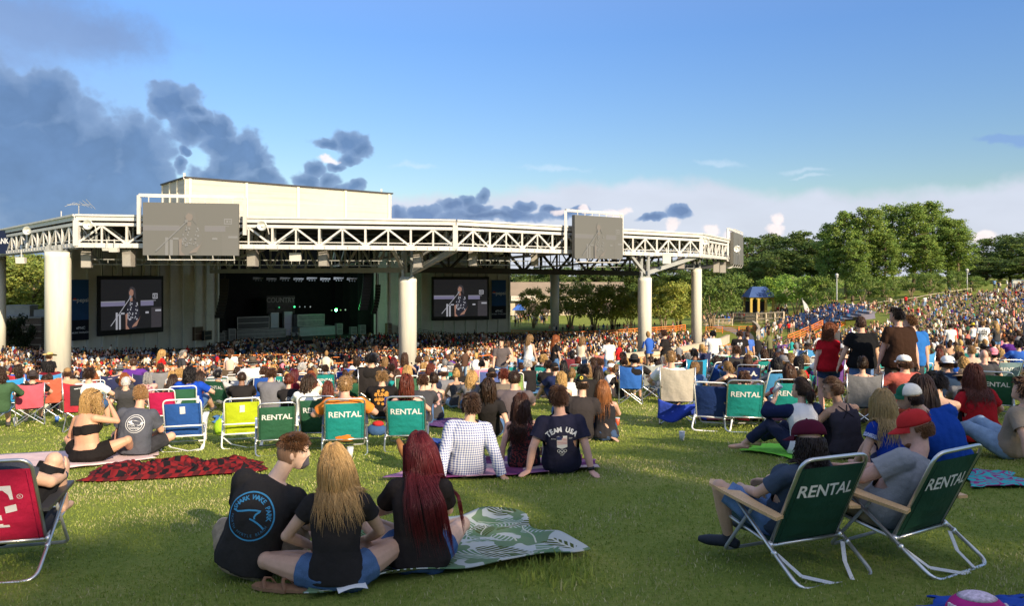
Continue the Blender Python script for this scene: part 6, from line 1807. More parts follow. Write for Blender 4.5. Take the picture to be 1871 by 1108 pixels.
def mat_palm():
	m, n, l, b, uv = uvmat('palm_leaf_print')
	base = None
	vo = n.new('ShaderNodeTexVoronoi'); vo.inputs['Scale'].default_value = 2.9; l.new(uv, vo.inputs['Vector'])
	no = n.new('ShaderNodeTexNoise'); no.inputs['Scale'].default_value = 3; l.new(uv, no.inputs['Vector'])
	sp = n.new('ShaderNodeSeparateColor'); l.new(vo.outputs['Color'], sp.inputs[0])
	df = n.new('ShaderNodeVectorMath'); df.operation = 'SUBTRACT'; l.new(uv, df.inputs[0]); l.new(vo.outputs['Position'], df.inputs[1])
	sx = n.new('ShaderNodeSeparateXYZ'); l.new(df.outputs[0], sx.inputs[0])
	ang = nmath(n, l, 'MULTIPLY', sp.outputs[0], 6.283); ca, sa = nmath(n, l, 'COSINE', ang), nmath(n, l, 'SINE', ang)
	px = nmath(n, l, 'ADD', nmath(n, l, 'MULTIPLY', sx.outputs[0], ca), nmath(n, l, 'MULTIPLY', sx.outputs[1], sa))
	py = nmath(n, l, 'SUBTRACT', nmath(n, l, 'MULTIPLY', sx.outputs[1], ca), nmath(n, l, 'MULTIPLY', sx.outputs[0], sa))
	ay = nmath(n, l, 'ABSOLUTE', py)
	fr = nmath(n, l, 'SINE', nmath(n, l, 'MULTIPLY', nmath(n, l, 'ADD', px, nmath(n, l, 'MULTIPLY', nmath(n, l, 'POWER', ay, .8),.9)),105))
	lf = nmath(n, l, 'LESS_THAN', ay, nmath(n, l, 'MULTIPLY', .135, nmath(n, l, 'SUBTRACT', 1.0, nmath(n, l, 'POWER', nmath(n, l, 'MULTIPLY', nmath(n, l, 'ABSOLUTE', px),3.9),2.0))))
	leaf = nmath(n, l, 'GREATER_THAN', fr, nmath(n, l, 'ADD', nmath(n, l, 'MULTIPLY', nmath(n, l, 'SUBTRACT', sp.outputs[1], .5),1.0), nmath(n, l, 'SUBTRACT', nmath(n, l, 'MULTIPLY', ay, 2.2),.55)))
	leaf = nmath(n, l, 'MULTIPLY', lf, nmath(n, l, 'GREATER_THAN', fr, -.35))
	rib = nmath(n, l, 'LESS_THAN', ay, .006)
	tone = nmix(n, l, nmath(n, l, 'GREATER_THAN', sp.outputs[2], .55),(.065,.085,.022),(.11,.20,.10))
	bgc = nmix(n, l, nmath(n, l, 'GREATER_THAN', no.outputs['Fac'], .48),(.13,.20,.11),(.42,.45,.42))
	c = nmix(n, l, leaf, bgc, tone); c = nmix(n, l, rib, c, (.5,.5,.4))
	l.new(c, b.inputs['Base Color']); return m
def mat_plaid(name, c1, c2, c3, s):
	m, n, l, b, uv = uvmat(name); sx = n.new('ShaderNodeSeparateXYZ'); l.new(uv, sx.inputs[0])
	a = nmath(n, l, 'GREATER_THAN', nmath(n, l, 'FRACT', nmath(n, l, 'MULTIPLY', sx.outputs[0], s)),.5); d = nmath(n, l, 'GREATER_THAN', nmath(n, l, 'FRACT', nmath(n, l, 'MULTIPLY', sx.outputs[1], s)),.5)
	c = nmix(n, l, nmath(n, l, 'MULTIPLY', nmath(n, l, 'ADD', a, d),.5), c1, c3); k = nmix(n, l, nmath(n, l, 'MULTIPLY', a, d), c, c2)
	l.new(k, b.inputs['Base Color']); return m
def mat_quilt():
	m, n, l, b, uv = uvmat('patchwork_quilt'); mp = n.new('ShaderNodeVectorMath'); mp.operation = 'SCALE'; mp.inputs['Scale'].default_value = 3.6; l.new(uv, mp.inputs[0])
	fl = n.new('ShaderNodeVectorMath'); fl.operation = 'FLOOR'; l.new(mp.outputs[0], fl.inputs[0]); wn_ = n.new('ShaderNodeTexWhiteNoise'); l.new(fl.outputs[0], wn_.inputs['Vector'])
	cr = n.new('ShaderNodeValToRGB'); cr.color_ramp.interpolation = 'CONSTANT'; e = cr.color_ramp.elements; e[0].color = (.13,.035,.12,1); e[1].position = .3; e[1].color = (.55,.30,.38,1)
	for p_, c in ((.5,(.20,.10,.22,1)),(.68,(.50,.38,.38,1)),(.84,(.09,.02,.06,1))): q = e.new(p_); q.color = c
	l.new(wn_.outputs['Value'], cr.inputs[0]); l.new(cr.outputs[0], b.inputs['Base Color']); return m
def mat_blot(name, c1, c2, s, thr=.5):
	m, n, l, b, uv = uvmat(name); t = n.new('ShaderNodeTexNoise'); t.inputs['Scale'].default_value = s; t.inputs['Detail'].default_value = 1; l.new(uv, t.inputs['Vector'])
	w = nmath(n, l, 'GREATER_THAN', nmath(n, l, 'SINE', nmath(n, l, 'MULTIPLY', t.outputs['Fac'], 40)), thr)
	l.new(nmix(n, l, w, c1, c2), b.inputs['Base Color']); return m
def build_blankets():
	blanket('blanket', 'palm leaf print blanket the front trio sit on', 'blanket', [(545,1098),(1070,1018),(920,940),(640,985)], mat_palm(),70,40,.017,3, edge=.05)
	blanket('blanket', 'crumpled red and black plaid blanket on the grass', 'blanket', [(145,884),(488,864),(476,848),(180,862)], mat_plaid('red_plaid', (.06,.012,.014),(.012,.010,.012),(.27,.014,.018),6.5),170,40,.085,5, lift=.02, edge=-.06)
	blanket('blanket', 'pale pink blanket under the blonde woman in black', 'blanket', [(60,868),(285,842),(292,824),(-60,838)], mat('pink_blanket', (.66,.48,.46), rough=.95, nz=[(8,.12,3)]),50,16,.014,6)
	blanket('quilt', 'purple and pink patchwork quilt under the man in gingham', 'blanket', [(705,882),(1102,862),(1060,838),(790,842)], mat_quilt(),70,20,.014,7, edge=.02)
	blanket('blanket', 'purple patterned blanket beside the teal rental chair', 'blanket', [(780,782),(850,786),(850,768),(785,768)], mat_blot('purple_print', (.16,.08,.22),(.06,.03,.09),9),20,10,.012,8)
	blanket('towel', 'lime green towel under the woman in the raglan top', 'towel', [(1350,826),(1448,842),(1462,826),(1400,814)], mat('lime_towel', (.20,.62,.05), rough=.95, nz=[(12,.1,3)]),30,14,.012,9)
	blanket('towel', 'turquoise towel with magenta swirls right of the rental chair', 'towel', [(1770,896),(1885,892),(1845,868),(1760,862)], mat_blot('swirl_print', (.05,.42,.42),(.30,.05,.20),5,.2),30,14,.010,10)
	blanket('towel', 'strip of turquoise patterned towel left of the maroon cap', 'towel', [(1412,868),(1450,866),(1455,856),(1425,855)], mat_blot('swirl_print_small', (.05,.42,.42),(.30,.05,.20),6,.3),14,8,.008,11)
	blanket('blanket', 'dark maroon blanket under the two teal rental chairs', 'blanket', [(1270,772),(1440,775),(1430,757),(1300,757)], mat('maroon_blanket', (.10,.018,.025), rough=.95, nz=[(6,.2,3)]),40,12,.02,12)
	blanket('towel', 'small turquoise towel behind the woman in white', 'towel', [(1466,755),(1512,755),(1505,742),(1480,738)], mat_blot('turq_print', (.06,.40,.36),(.15,.55,.48),9),16,8,.012,13)
	blanket('blanket', 'light blue blanket in the middle of the lawn', 'blanket', [(958,722),(1010,722),(1005,710),(965,710)], mat('sky_blanket', (.10,.24,.42), rough=.95, nz=[(8,.15,3)]),20,10,.012,14)
	blanket('towel', 'blue striped towel right of the blue beach chair', 'towel', [(390,775),(420,775),(418,762),(392,762)], mat('blue_towel', (.09,.25,.50), rough=.95, nz=[(10,.2,3)]),16,8,.012,15)
	blanket('blanket', 'bright blue blanket at the bottom right corner', 'blanket', [(1690,1128),(1900,1128),(1880,1106),(1720,1106)], mat('cobalt_blanket', (.015,.06,.33), rough=.9, nz=[(6,.2,3)]),30,12,.02,16)
	c = hit(1785,1143); r = thing('bandana_hat', c + V3(0,0,.0), 'magenta hat with white lace crown on the blue blanket', 'hat')
	mb = MB(); n = 30; prof = [(.16,-.06),(.155,.02),(.135,.055),(.10,.085)]
	mb.loft([[V3(a * math.cos(2 * math.pi * k / n), a * .8 * math.sin(2 * math.pi * k / n), z + .06) for k in range(n)] for a, z in prof], cap=False)
	mb.build('band', mat('magenta_cloth', (.45,.02,.20), rough=.9, nz=[(20,.15,3)]), r, True)
	mb = MB(); prof = [(.101,.0852),(.07,.10),(.03,.108),(.003,.11)]
	mb.loft([[V3(a * math.cos(2 * math.pi * k / n), a * .8 * math.sin(2 * math.pi * k / n), z + .06) for k in range(n)] for a, z in prof])
	mb.build('lace_crown', mat('lace', (.62,.5,.58), rough=.9, nz=[(60,.35,2)]), r, True)
	mb = MB()
	for k in range(20):
		a = math.pi + k * .16; mb.box((.147 * math.cos(a),.118 * math.sin(a),.098),(.012,.012,.03), a)
	mb.build('lace_trim', mat('lace_white', (.7,.62,.66), rough=.9), r)
# ------------------------------------------------------------------ chairs
def ubend(a, b, c, d, rad=.07, n=5):
	"""tube path a-b-c-d with rounded corners at b and c"""
	a, b, c, d = map(Vector, (a, b, c, d)); out = [a]
	for p, q, r in ((a, b, c),(b, c, d)):
		u = (p - q).normalized(); v = (r - q).normalized()
		for i in range(n + 1):
			t = i / n; out.append(q + u * rad * (1 - t) ** 2 + v * rad * t ** 2)
	out.append(d); return out
def sling(w0, w1, p0, p1, sag, n=10, k=8, bulge=0.0, folds=0.0, seed=0):
	"""cloth between two rails: from p0 (y, z) to p1"""
	rows = []
	for i in range(n + 1):
		t = i / n; y = p0[0] + (p1[0] - p0[0]) * t; z = p0[1] + (p1[1] - p0[1]) * t; w = w0 + (w1 - w0) * t; r = []
		for j in range(k + 1):
			s = j / k * 2 - 1; d = sag * (1 - s * s) * math.sin(math.pi * min(1, t * .95 + .05)); f = folds * math.sin(t * 34 + seed + 2 * s) * math.exp(-(t / .35) ** 2) * (1 - s * s)
			r.append(V3(w * s, y + (-d if p1[1] - p0[1] > .25 else 0) - bulge + f, z - (d if p1[1] - p0[1] <= .25 else 0)))
		rows.append(r)
	return rows
def sheet(rows, th=.006):
	mb = MB(); mb.grid(rows); b = [[q + V3(0, th, 0) if abs(rows[-1][0].z - rows[0][0].z) > .25 else q - V3(0,0, th) for q in r][::-1] for r in rows]; mb.grid(b)
	return mb
MASTER = {}
def beach_master(kind):
	"""kind: (arms, lettering, tube, extra)"""
	arms, text, tube, extra = kind
	r = thing('beach_chair', (0,0,0), 'beach chair', 'chair')
	tm = M['tube'] if tube == 'alu' else M['white_paint']
	mb = MB()
	mb.tube(ubend((-.265,-.09,.19),(-.265,-.385,.80),(.265,-.385,.80),(.265,-.09,.19),.085),.0125,8)
	mb.build('back_frame', tm, r, True)
	mb = MB()
	mb.tube(ubend((-.30,.20,.42),(-.30,-.40,.022),(.30,-.40,.022),(.30,.20,.42),.09),.0135,8); mb.build('rear_leg', tm, r, True)
	mb = MB()
	mb.tube(ubend((-.285,.05,.40),(-.275,.36,.022),(.275,.36,.022),(.285,.05,.40),.05),.012,8); mb.build('front_leg', M['grey_steel'] if tube == 'alu' else tm, r, True)
	mb = MB()
	mb.tube(ubend((-.255,-.10,.19),(-.255,.40,.27),(.255,.40,.27),(.255,-.10,.19),.05),.0115,8); mb.tube([(-.29,-.115,.20),(.29,-.115,.20)], .013,8)
	for s in (-1,1):
		mb.ball((.285 * s, -.115,.205),(.024,.03,.028),8,6); mb.ball((.30 * s, -.17,.17),(.02,.024,.024),8,6)
	mb.build('seat_frame', tm, r, True)
	sheet(sling(.255,.255,(-.10,.20),(-.355,.735),.035,14,10,0,.018,1)).build('backrest', M['fabric'], r, True)
	sheet(sling(.245,.245,(-.09,.20),(.385,.268),.03,8,8)).build('seat', M['fabric'], r, True)
	mb = MB()
	for s in (-1,1):
		for t in (0.02,.98): pass
		rows = sling(.2552,.2552,(-.101,.20),(-.356,.735),0,10,2)
		mb = MB(); mb.tube([V3(.235 * s, -.108 - .255 * t - .014,.205 + .525 * t) for t in np.linspace(0,1,6)], .0025,4)
		mb.build('seam', M['fabric'], r, True)
	for s in (-1,1):
		if arms == 'wood':
			mb = MB(); out = [(-.045,-.22),(.03,-.24),(.05,.0),(.062,.26),(.058,.40),(.0,.46),(-.052,.42),(-.055,.2),(-.04,0)]
			top = [V3(.315 * s + x * s, y, .425 + .10 * (y + .2)) for x, y in out]; n = len(top)
			mb.add(top + [q - V3(0,0,.02) for q in top], [tuple(range(n)) if s > 0 else tuple(reversed(range(n))), tuple(reversed(range(n, 2 * n))) if s > 0 else tuple(range(n, 2 * n))] + [((i + 1) % n, i, i + n, (i + 1) % n + n) if s > 0 else (i, (i + 1) % n, (i + 1) % n + n, i + n) for i in range(n)])
			a_ = mb.build('armrest', M['wood'], r)
			mb = MB(); v, f = ring2(.030,.042,24); mb.add([V3(.315 * s + x, .33 + y, .4815 + .1 * (y)) for x, y in v], [tuple(reversed(q)) for q in f]); v, f = disc2(0,0,.031,.031,24); mb.add([V3(.315 * s + x, .33 + y, .480 + .1 * y) for x, y in v], f)
			mb.build('cup_hole', mat('cup_hole_rim', (.09,.055,.03), rough=.6), a_)
		else:
			mb = MB(); mb.hexa([(.275 * s - .03,-.20,.41),(.275 * s + .045,-.20,.41),(.275 * s + .05,.33,.46),(.275 * s - .035,.33,.46),(.275 * s - .03,-.20,.432),(.275 * s + .045,-.20,.432),(.275 * s + .05,.33,.482),(.275 * s - .035,.33,.482)])
			mb.build('armrest', M['white_paint'] if arms == 'white' else M['darktube'], r)
	U, V = V3(1,0,0), V3(0,-.255,.535).normalized(); N = U.cross(V)
	def back_at(t): return V3(0,-.10 - .255 * t - .035 * math.sin(math.pi * min(1, t * .95 + .05)),.20 + .535 * t)
	if text:
		mb = MB(); size, t = {'RENTAL': (.128,.70), 'U.S.A.': (.17,.72)}[text]
		v, f = txt(text, size, .0025 if text == 'RENTAL' else .008); st = .95
		def surf(x, y):
			tt = t + y / .593; s = x * st / .255
			return V3(x * st, -.10 - .255 * tt - .035 * (1 - s * s) * math.sin(math.pi * min(1, tt * .95 + .05)),.20 + .535 * tt) + N * .004
		mb.add([surf(x, y) for x, y in v], f); mb.build('lettering', M['lettering'], r, color=(.74,.74,.72))
	if extra == 'strap':
		mb = MB()
		for pts in ([(-.27,-.16,.16),(-.20,-.30,.06),(-.05,-.42,.035),(.02,-.43,.03)], [(.27,-.16,.17),(.20,-.25,.08),(.09,-.42,.04)]):
			for i in range(len(pts) - 1): mb.bar(pts[i], pts[i + 1], .028,.004, up=(0,-.5,1))
		mb.build('strap', M['webbing'], r)
	if extra == 'tag':
		mb = MB(); c = back_at(.82); mb.hexa([c + U * x + V * y + N * z for z in (.006,.012) for x, y in ((-.035,-.07),(.04,-.065),(.04,.06),(-.035,.055))]); mb.build('paper_tag', mat('paper_tag_white', (.75,.74,.72), rough=.8), r)
		mb = MB(); mb.tube([V3(-.28,-.36,.40), V3(.28,-.36,.40)], .012,8); mb.build('back_bar', tm, r, True)
		mb = MB()
		for a, b in zip([(-.28,-.2,.17),(-.15,-.4,.1),(.1,-.46,.04),(.27,-.38,.05)], [(-.15,-.4,.1),(.1,-.46,.04),(.27,-.38,.05),(.29,-.3,.1)]): mb.bar(a, b, .03,.005)
		mb.build('strap', M['webbing'], r)
	if extra == 'stripes':
		mb = MB()
		for k in range(5):
			rr_ = [[V3(.25 * s, -.10 - .255 * t - .037 * (1 - s * s) * math.sin(math.pi * (t * .95 + .05)) - .005,.20 + .535 * t) for s in np.linspace(-1,1,7)] for t in (.02 + .085 * k, .062 + .085 * k)]
			mb.grid(rr_)
		mb.build('stripe', mat('stripe_red', (.50,.03,.04), rough=.8), r)
		mb = MB(); mb.grid([[V3(.25 * s, -.10 - .255 * t - .036 * (1 - s * s) * math.sin(math.pi * (t * .95 + .05)) - .003,.20 + .535 * t) for s in np.linspace(-1,1,7)] for t in (.0,.15,.30,.43)]); mb.build('striped_cover', mat('stripe_white', (.72,.70,.68), rough=.8), r)
	return r
def camp_master(kind):
	text, panel = kind
	r = thing('camp_chair', (0,0,0), 'camp chair', 'chair')
	mb = MB()
	for s in (-1,1): mb = MB(); mb.tube([(.27 * s, -.22,.36),(.285 * s, -.285,.97)], .011,8); mb.build('back_post', M['tube'], r, True)
	mb = MB()
	for a, b in (((-.28,-.25,.02),(.26,-.22,.42)),((.28,-.25,.02),(-.26,-.20,.42)),((-.28,.27,.02),(.26,.24,.42)),((.28,.27,.02),(-.26,.26,.42)),
				 ((-.29,-.25,.02),(-.27,.25,.42)),((-.27,.27,.02),(-.28,-.23,.42)),((.29,-.25,.02),(.27,.25,.42)),((.27,.27,.02),(.28,-.23,.42))): mb.tube([a, b], .0095,6)
	mb.build('crossed_leg', M['tube'], r)
	mb = MB()
	for x in (-.28,.28):
		for y in (-.25,.27): mb.ball((x, y, .02),(.022,.022,.02),8,6)
	mb.build('foot_cap', M['darktube'], r, True)
	for s in (-1,1): mb = MB(); mb.tube([(.27 * s, .25,.40),(.30 * s, .27,.64)], .0105,8); mb.build('arm_post', M['tube'], r, True)
	rows = []
	for i in range(13):
		t = i / 12; rr_ = []
		for j in range(11):
			s = j / 10 * 2 - 1
			dip = .05 * (1 - s * s) * (t ** 4); bag = .055 * (1 - s * s) * math.sin(math.pi * (.15 + .75 * t))
			w = (.275 + .012 * t) * (1 - .07 * math.sin(math.pi * t))
			rr_.append(V3(w * s, -.215 - .068 * t - bag + .008 * math.sin(9 * s + 7 * t) * (1 - s * s),.40 + .57 * t - dip))
		rows.append(rr_)
	sheet(rows, .008).build('backrest', M['fabric'], r, True)
	rows = [[V3(.27 * s, -.21 + .48 * t, .415 - .05 * (1 - s * s) * math.sin(math.pi * (.2 + .7 * t)) - (.03 * (t - .9) * 10 if t > .9 else 0)) for s in np.linspace(-1,1,9)] for t in np.linspace(0,1,9)]
	mb = MB(); mb.grid(rows); mb.grid([[q - V3(0,0,.008) for q in a][::-1] for a in rows]); mb.build('seat', M['fabric'], r, True)
	for s in (-1,1):
		rows = [[V3((.285 + u * .045) * s, -.26 + .55 * t, .66 - .035 * math.sin(math.pi * t) - .02 * abs(u)) for u in (-1,0,1)] for t in np.linspace(0,1,7)]
		mb = MB(); mb.grid(rows); mb.grid([[q - V3(0,0,.012) for q in a][::-1] for a in rows]); mb.build('armrest', M['fabric'], r, True)
	if panel:
		mb = MB(); mb.grid([[V3(.155 * s, -.215 - .068 * t - .055 * (1 - s * s * .3) * math.sin(math.pi * (.15 + .75 * t)) - .012,.40 + .57 * t - .05 * t ** 4) for s in np.linspace(-1,1,7)] for t in np.linspace(.22,.98,8)]); mb.build('back_panel', M['fabric'], r, True, color=(.03,.03,.032))
	if text:
		mb = MB(); t = .84
		for k in range(3): mb.add([V3(x + .03 * k - .05,-.215 - .068 * t - .05 - (.028 if panel else .008),.40 + .57 * t - .03 + y + .004 * k) for x, y in ((-.03,-.006),(.035,-.004),(.035,.008),(-.03,.006))], [(0,1,2,3)])
		mb.build('badge', M['lettering'], r, color=(.7,.7,.7))
	return r
USED = set()
def chair(kind, sub, loc, rz, label, fab, seatcol=None, scale=1.0, lettercol=None, group=None, cols=None):
	key = (kind, sub)
	if key not in MASTER: MASTER[key] = (beach_master if kind == 'beach' else camp_master)(sub)
	c = dict(backrest=fab, seat=seatcol or fab, seam=tuple(x * .6 for x in fab))
	if kind == 'camp': c['armrest'] = fab
	if lettercol: c['lettering'] = lettercol
	if cols: c.update(cols)
	m = MASTER[key]
	if key not in USED:
		USED.add(key); m.location = loc; m.rotation_euler = (0,0, R(rz)); m.scale = (scale,) * 3
		for ch in m.children_recursive:
			st = ch.name.split('.')[0]
			if st in c: ch.color = (*c[st], 1)
		m['label'] = label
		if group: m['group'] = group
		o = m
	else:
		o = copy_thing(m, loc, R(rz), label, c, scale, group)
	OBST.append((loc[0], loc[1]))
	return o
RG = ('wood', 'RENTAL', 'alu', 'strap')
RT = ('dark', 'RENTAL', 'alu', '')
PL = ('white', '', 'white', '')
TEAL = (.014,.27,.25)
DG = (.012,.062,.036)
GG = (.03,.12,.065)
# ------------------------------------------------------------------ the foreground people, each modelled in its own pose
def print_on(root, p, bvh, parts, t, dx, name, mats, tilt=0.0):
	"""artwork on the back of a shirt, centred at spine fraction t"""
	c = p['spine'](t) + p['X'] * dx; N = -p['Yf']
	U = p['X']; V = p['up']
	if tilt: U, V = (U * math.cos(tilt) + V * math.sin(tilt)),(V * math.cos(tilt) - U * math.sin(tilt))
	return decal(name, parts, c + N * .05, U, V, bvh, mats, root)
def gingham():
	m = D.materials.new('gingham_cloth'); n, l, b = nodes_of(m); tc = n.new('ShaderNodeTexCoord'); sx = n.new('ShaderNodeSeparateXYZ'); l.new(tc.outputs['Object'], sx.inputs[0])
	h = nmath(n, l, 'ADD', sx.outputs[0], nmath(n, l, 'MULTIPLY', sx.outputs[1], .6))
	a = nmath(n, l, 'GREATER_THAN', nmath(n, l, 'FRACT', nmath(n, l, 'MULTIPLY', h, 38)),.5); c = nmath(n, l, 'GREATER_THAN', nmath(n, l, 'FRACT', nmath(n, l, 'MULTIPLY', sx.outputs[2], 38)),.5)
	k = nmix(n, l, nmath(n, l, 'MULTIPLY', nmath(n, l, 'ADD', a, c),.5),(.64,.65,.68),(.075,.105,.30)); l.new(k, b.inputs['Base Color']); b.inputs['Roughness'].default_value = .9
	return m
def print_cloth(name, c1, c2, s, thr=.35):
	m = D.materials.new(name); n, l, b = nodes_of(m); tc = n.new('ShaderNodeTexCoord'); t = n.new('ShaderNodeTexNoise'); t.inputs['Scale'].default_value = s; t.inputs['Detail'].default_value = 2; l.new(tc.outputs['Object'], t.inputs['Vector'])
	l.new(nmix(n, l, nmath(n, l, 'GREATER_THAN', nmath(n, l, 'SINE', nmath(n, l, 'MULTIPLY', t.outputs['Fac'], 30)), thr), c1, c2), b.inputs['Base Color']); b.inputs['Roughness'].default_value = .9
	return m
def ondep(px, d): x = (px - 935.5) / F * d; return V3(x, d, gz(x, d))
def build_heroes():
	loc = hit(452,1056)
	r, p, bv = hero(loc, dict(hip=(0,0,.11), neck=(.16,.05,.63), head=(.275,.10,.815), yaw=72, pitch=-6, roll=8, bow=.05, fat=1.04, tyaw=-4,
							 lh=(-.02,.34,.22), rh=(.26,.34,.24), la=(.10,.42,.08), ra=(-.08,.46,.08), lkp=(-1,.2,.35), rkp=(1,.2,.35), lf=(.8,.5,-.1), rf=(-.8,.5,-.1)),0,
					'man in black tee with blue shark fin logo turning to his right', .0095, 'tee', (.034,.031,.030),.026, 'shorts', .86,(.30,.235,.155), 'pale', wrinkle=.016)
	lm = mat('print_blue', (.06,.30,.52), rough=.7)
	parts = [(*ring2(.146,.155,72),0)]
	parts.append((*arc_text2('SHARK WAKE PARK', .118,88,.040,158, False, .001),0))
	parts.append((*arc_text2('NORTH MYRTLE BEACH', .122,268,.026,150, True, .0),1))
	parts.append((*stroke2([(-.125,.012),(-.09,.010),(-.06,.022),(-.02,.038),(.02,.048),(.055,.052),(.048,.044),(.030,.024),(.026,.006),(.032,-.006)], .011),0))
	parts.append((*stroke2([(.0,-.012),(.03,-.017),(.06,-.026),(.085,-.036),(.108,-.050)], .011),0))
	print_on(r, p, bv, parts, .60,-.01, 'shirt_print', [lm, mat('print_blue_dim', (.05,.18,.30), rough=.7)])
	hero_hair(r, p, bv, (.105,.048,.02), 'short', 1500,.032,.0019, under='top', steps=4, vol=1.02)
	UNDER[0] = False; mb = MB(); scalp_cap(mb, 'short', .964, p['HM']); link('hair', mb.mesh('hair_stubble', M['hair'], True), r, (.27,.155,.10))
	loc = hit(616,1080)
	r, p, bv = hero(loc, dict(sex='f', hip=(0,0,.10), neck=(-.005,.07,.585), head=(-.045,.12,.755), yaw=-18, pitch=-20, roll=-4, bow=.035,
							 lh=(-.20,.20,.20), rh=(.12,.34,.20), lp=(-.9,-.5,-.2), rp=(1,-.3,-.4), la=(-.12,.30,.10), ra=(.0,.44,.08), lkp=(-1,-.08,.10), rkp=(1,.4,.3), lf=(.6,.6,-.1), rf=(-.8,.5,-.1)),0,
					'blonde woman in black tee and denim shorts seated beside the shark shirt man', .0095, 'short', (.030,.026,.025),.012, 'shorts', .34,(.075,.135,.25), 'light', wrinkle=.008, scale=1.02)
	hero_hair(r, p, bv, (.56,.345,.135), 'long', 1900,.40,.0018, wave=.009, vol=1.02, side=.32)
	loc = hit(765,1046)
	r, p, bv = hero(loc, dict(sex='f', hip=(0,0,.10), neck=(.0,.06,.60), head=(-.01,.13,.775), yaw=-28, pitch=-16, bow=.05, fat=1.05,
							 lh=(-.16,.36,.33), rh=(.02,.38,.33), lp=(-1,-.5,-.5), rp=(1,-.4,-.5), la=(-.05,.36,.09), ra=(-.1,.46,.08), lkp=(-1,.5,.5), rkp=(1,.4,.4), lf=(.6,.7,-.1), rf=(-.8,.5,-.1)),0,
					'woman with very long burgundy hair looking down at her phone', .0095, 'tee', (.028,.023,.022),.022, 'shorts', .42,(.06,.12,.27), 'pale', wrinkle=.011, scale=1.02)
	hero_hair(r, p, bv, (.135,.014,.018), 'long', 2600,.72,.0019, wave=.003, vol=1.03, side=.34, steps=20)
	ph = thing('phone', loc + V3(-.11,.46,.40), 'phone held by the woman with burgundy hair', 'phone', rz=.3)
	mb = MB(); mb.box((0,0,0),(.075,.010,.15)); mb.build('case', mat('phone_case', (.03,.03,.04), rough=.4), ph); mb = MB(); mb.box((0,-.006,0),(.066,.004,.135)); mb.build('display', mat('phone_glass', (.04,.06,.10), rough=.1), ph)
	ph.rotation_euler = (R(-35),0,.3)
	for k, (px, py, rz) in enumerate(((497,1082,1.25),(532,1084,1.45))):
		q = hit(px, py); s = thing('sandal', q, 'tan leather sandal %s the blonde woman\'s knee' % ('at the left under' if k == 0 else 'nearer the shorts under'), 'sandal', 'sandals on the grass', rz=rz)
		mb = MB(); o = [(-.04,-.12),(.035,-.12),(.045,-.02),(.05,.08),(.02,.135),(-.03,.13),(-.05,.06),(-.045,-.03)]; n = len(o)
		mb.add([V3(x, y, .012) for x, y in o] + [V3(x, y, .034) for x, y in o], [tuple(reversed(range(n))), tuple(range(n, 2 * n))] + [(i, (i + 1) % n, (i + 1) % n + n, i + n) for i in range(n)]); mb.build('sole', mat('sandal_leather', (.26,.14,.075), rough=.7, nz=(30,.15,3)), s)
		mb = MB(); mb.tube([(-.045,.02,.03),(-.03,.04,.07),(.0,.05,.08),(.03,.03,.07),(.045,.0,.03)], .012,8, flat=.5); mb.build('strap', mat('sandal_strap', (.22,.11,.06), rough=.7), s)
	q = hit(640,1086); pp = thing('paper_sheet', q + V3(0,0,.05), 'folded white paper lying on the palm leaf blanket edge', 'paper', rz=.4)
	mb = MB(); rows = [[V3(-.09 + .18 * u, -.10 + .2 * v, .02 * math.sin(3 * u) + .02 * v) for u in np.linspace(0,1,6)] for v in np.linspace(0,1,6)]; mb.grid(rows); mb.build('sheet', mat('paper_white', (.74,.73,.70), rough=.8), pp); pp.children[0].modifiers.new('t', 'SOLIDIFY').thickness = .002
	loc = hit(852,872)
	r, p, bv = hero(loc, dict(hip=(0,0,.11), neck=(.03,-.10,.62), head=(.06,-.05,.80), yaw=10, pitch=2, bow=.02, fat=1.06, lh=(-.27,-.26,.05), rh=(.40,-.22,.05), lp=(-.6,-1,.2), rp=(.7,-1,.2), hl=(-.3,-.9,-.1), hr=(.4,-.8,-.1), nl=(0,0,1), nr=(0,0,1),
							 la=(-.72,.50,.10), ra=(-.60,.66,.10), lkp=(0,.2,1), rkp=(0,.2,1), lf=(-.4,.25,.9), rf=(-.35,.3,.9), fist=.1),0,
					'man in blue and white gingham shirt leaning back on both arms', .012, 'long', 'white', .026, 'trousers', 1.9,(.012,.018,.05), 'light', wrinkle=.012, topmat=gingham(), eyes=False, scale=1.05)
	hero_hair(r, p, bv, (.05,.026,.014), 'short', 700,.045,.0032, steps=4, vol=1.05)
	for k, s in enumerate((-1,1)):
		mb = MB(); a = p['A'][s]; fo = Vector(p['lf' if s < 0 else 'rf']).normalized(); up = V3(.7,-.4,.25).normalized(); up = (up - fo * up.dot(fo)).normalized()
		mb.tube([a + up * .22, a + up * .10, a + up * .0 + fo * -.02, a - up * .02 + fo * .10, a - up * .035 + fo * .23], [.062,.055,.055,.050,.028], 12)
		mb.ball(a - fo * .05,.050,10,8)
		mb.build('boot', mat('boot_leather', (.24,.105,.035), rough=.55, nz=(25,.15,3)), r, True)
	loc = hit(957,858)
	r, p, bv = hero(loc, dict(sex='f', hip=(0,0,.10), neck=(-.02,-.03,.60), head=(-.03,.03,.775), yaw=15, pitch=-4, bow=.02, lh=(-.28,-.14,.06), rh=(.26,.12,.22), lp=(-.8,-.6,0), rp=(1,-.6,0), hl=(-.3,-.9,-.1), nl=(0,0,1), fist=.15),0,
					'woman with long wavy brown hair and dark red print tank', .012, 'tank', (.1,.02,.02),.012, 'shorts', .4,(.02,.02,.03), 'pink', topmat=print_cloth('dark_red_print', (.018,.010,.012),(.22,.035,.03),16), eyes=False, scale=1.0)
	hero_hair(r, p, bv, (.060,.022,.012), 'long', 800,.56,.0034, wave=.020, vol=1.10, steps=16)
	loc = hit(1026,864)
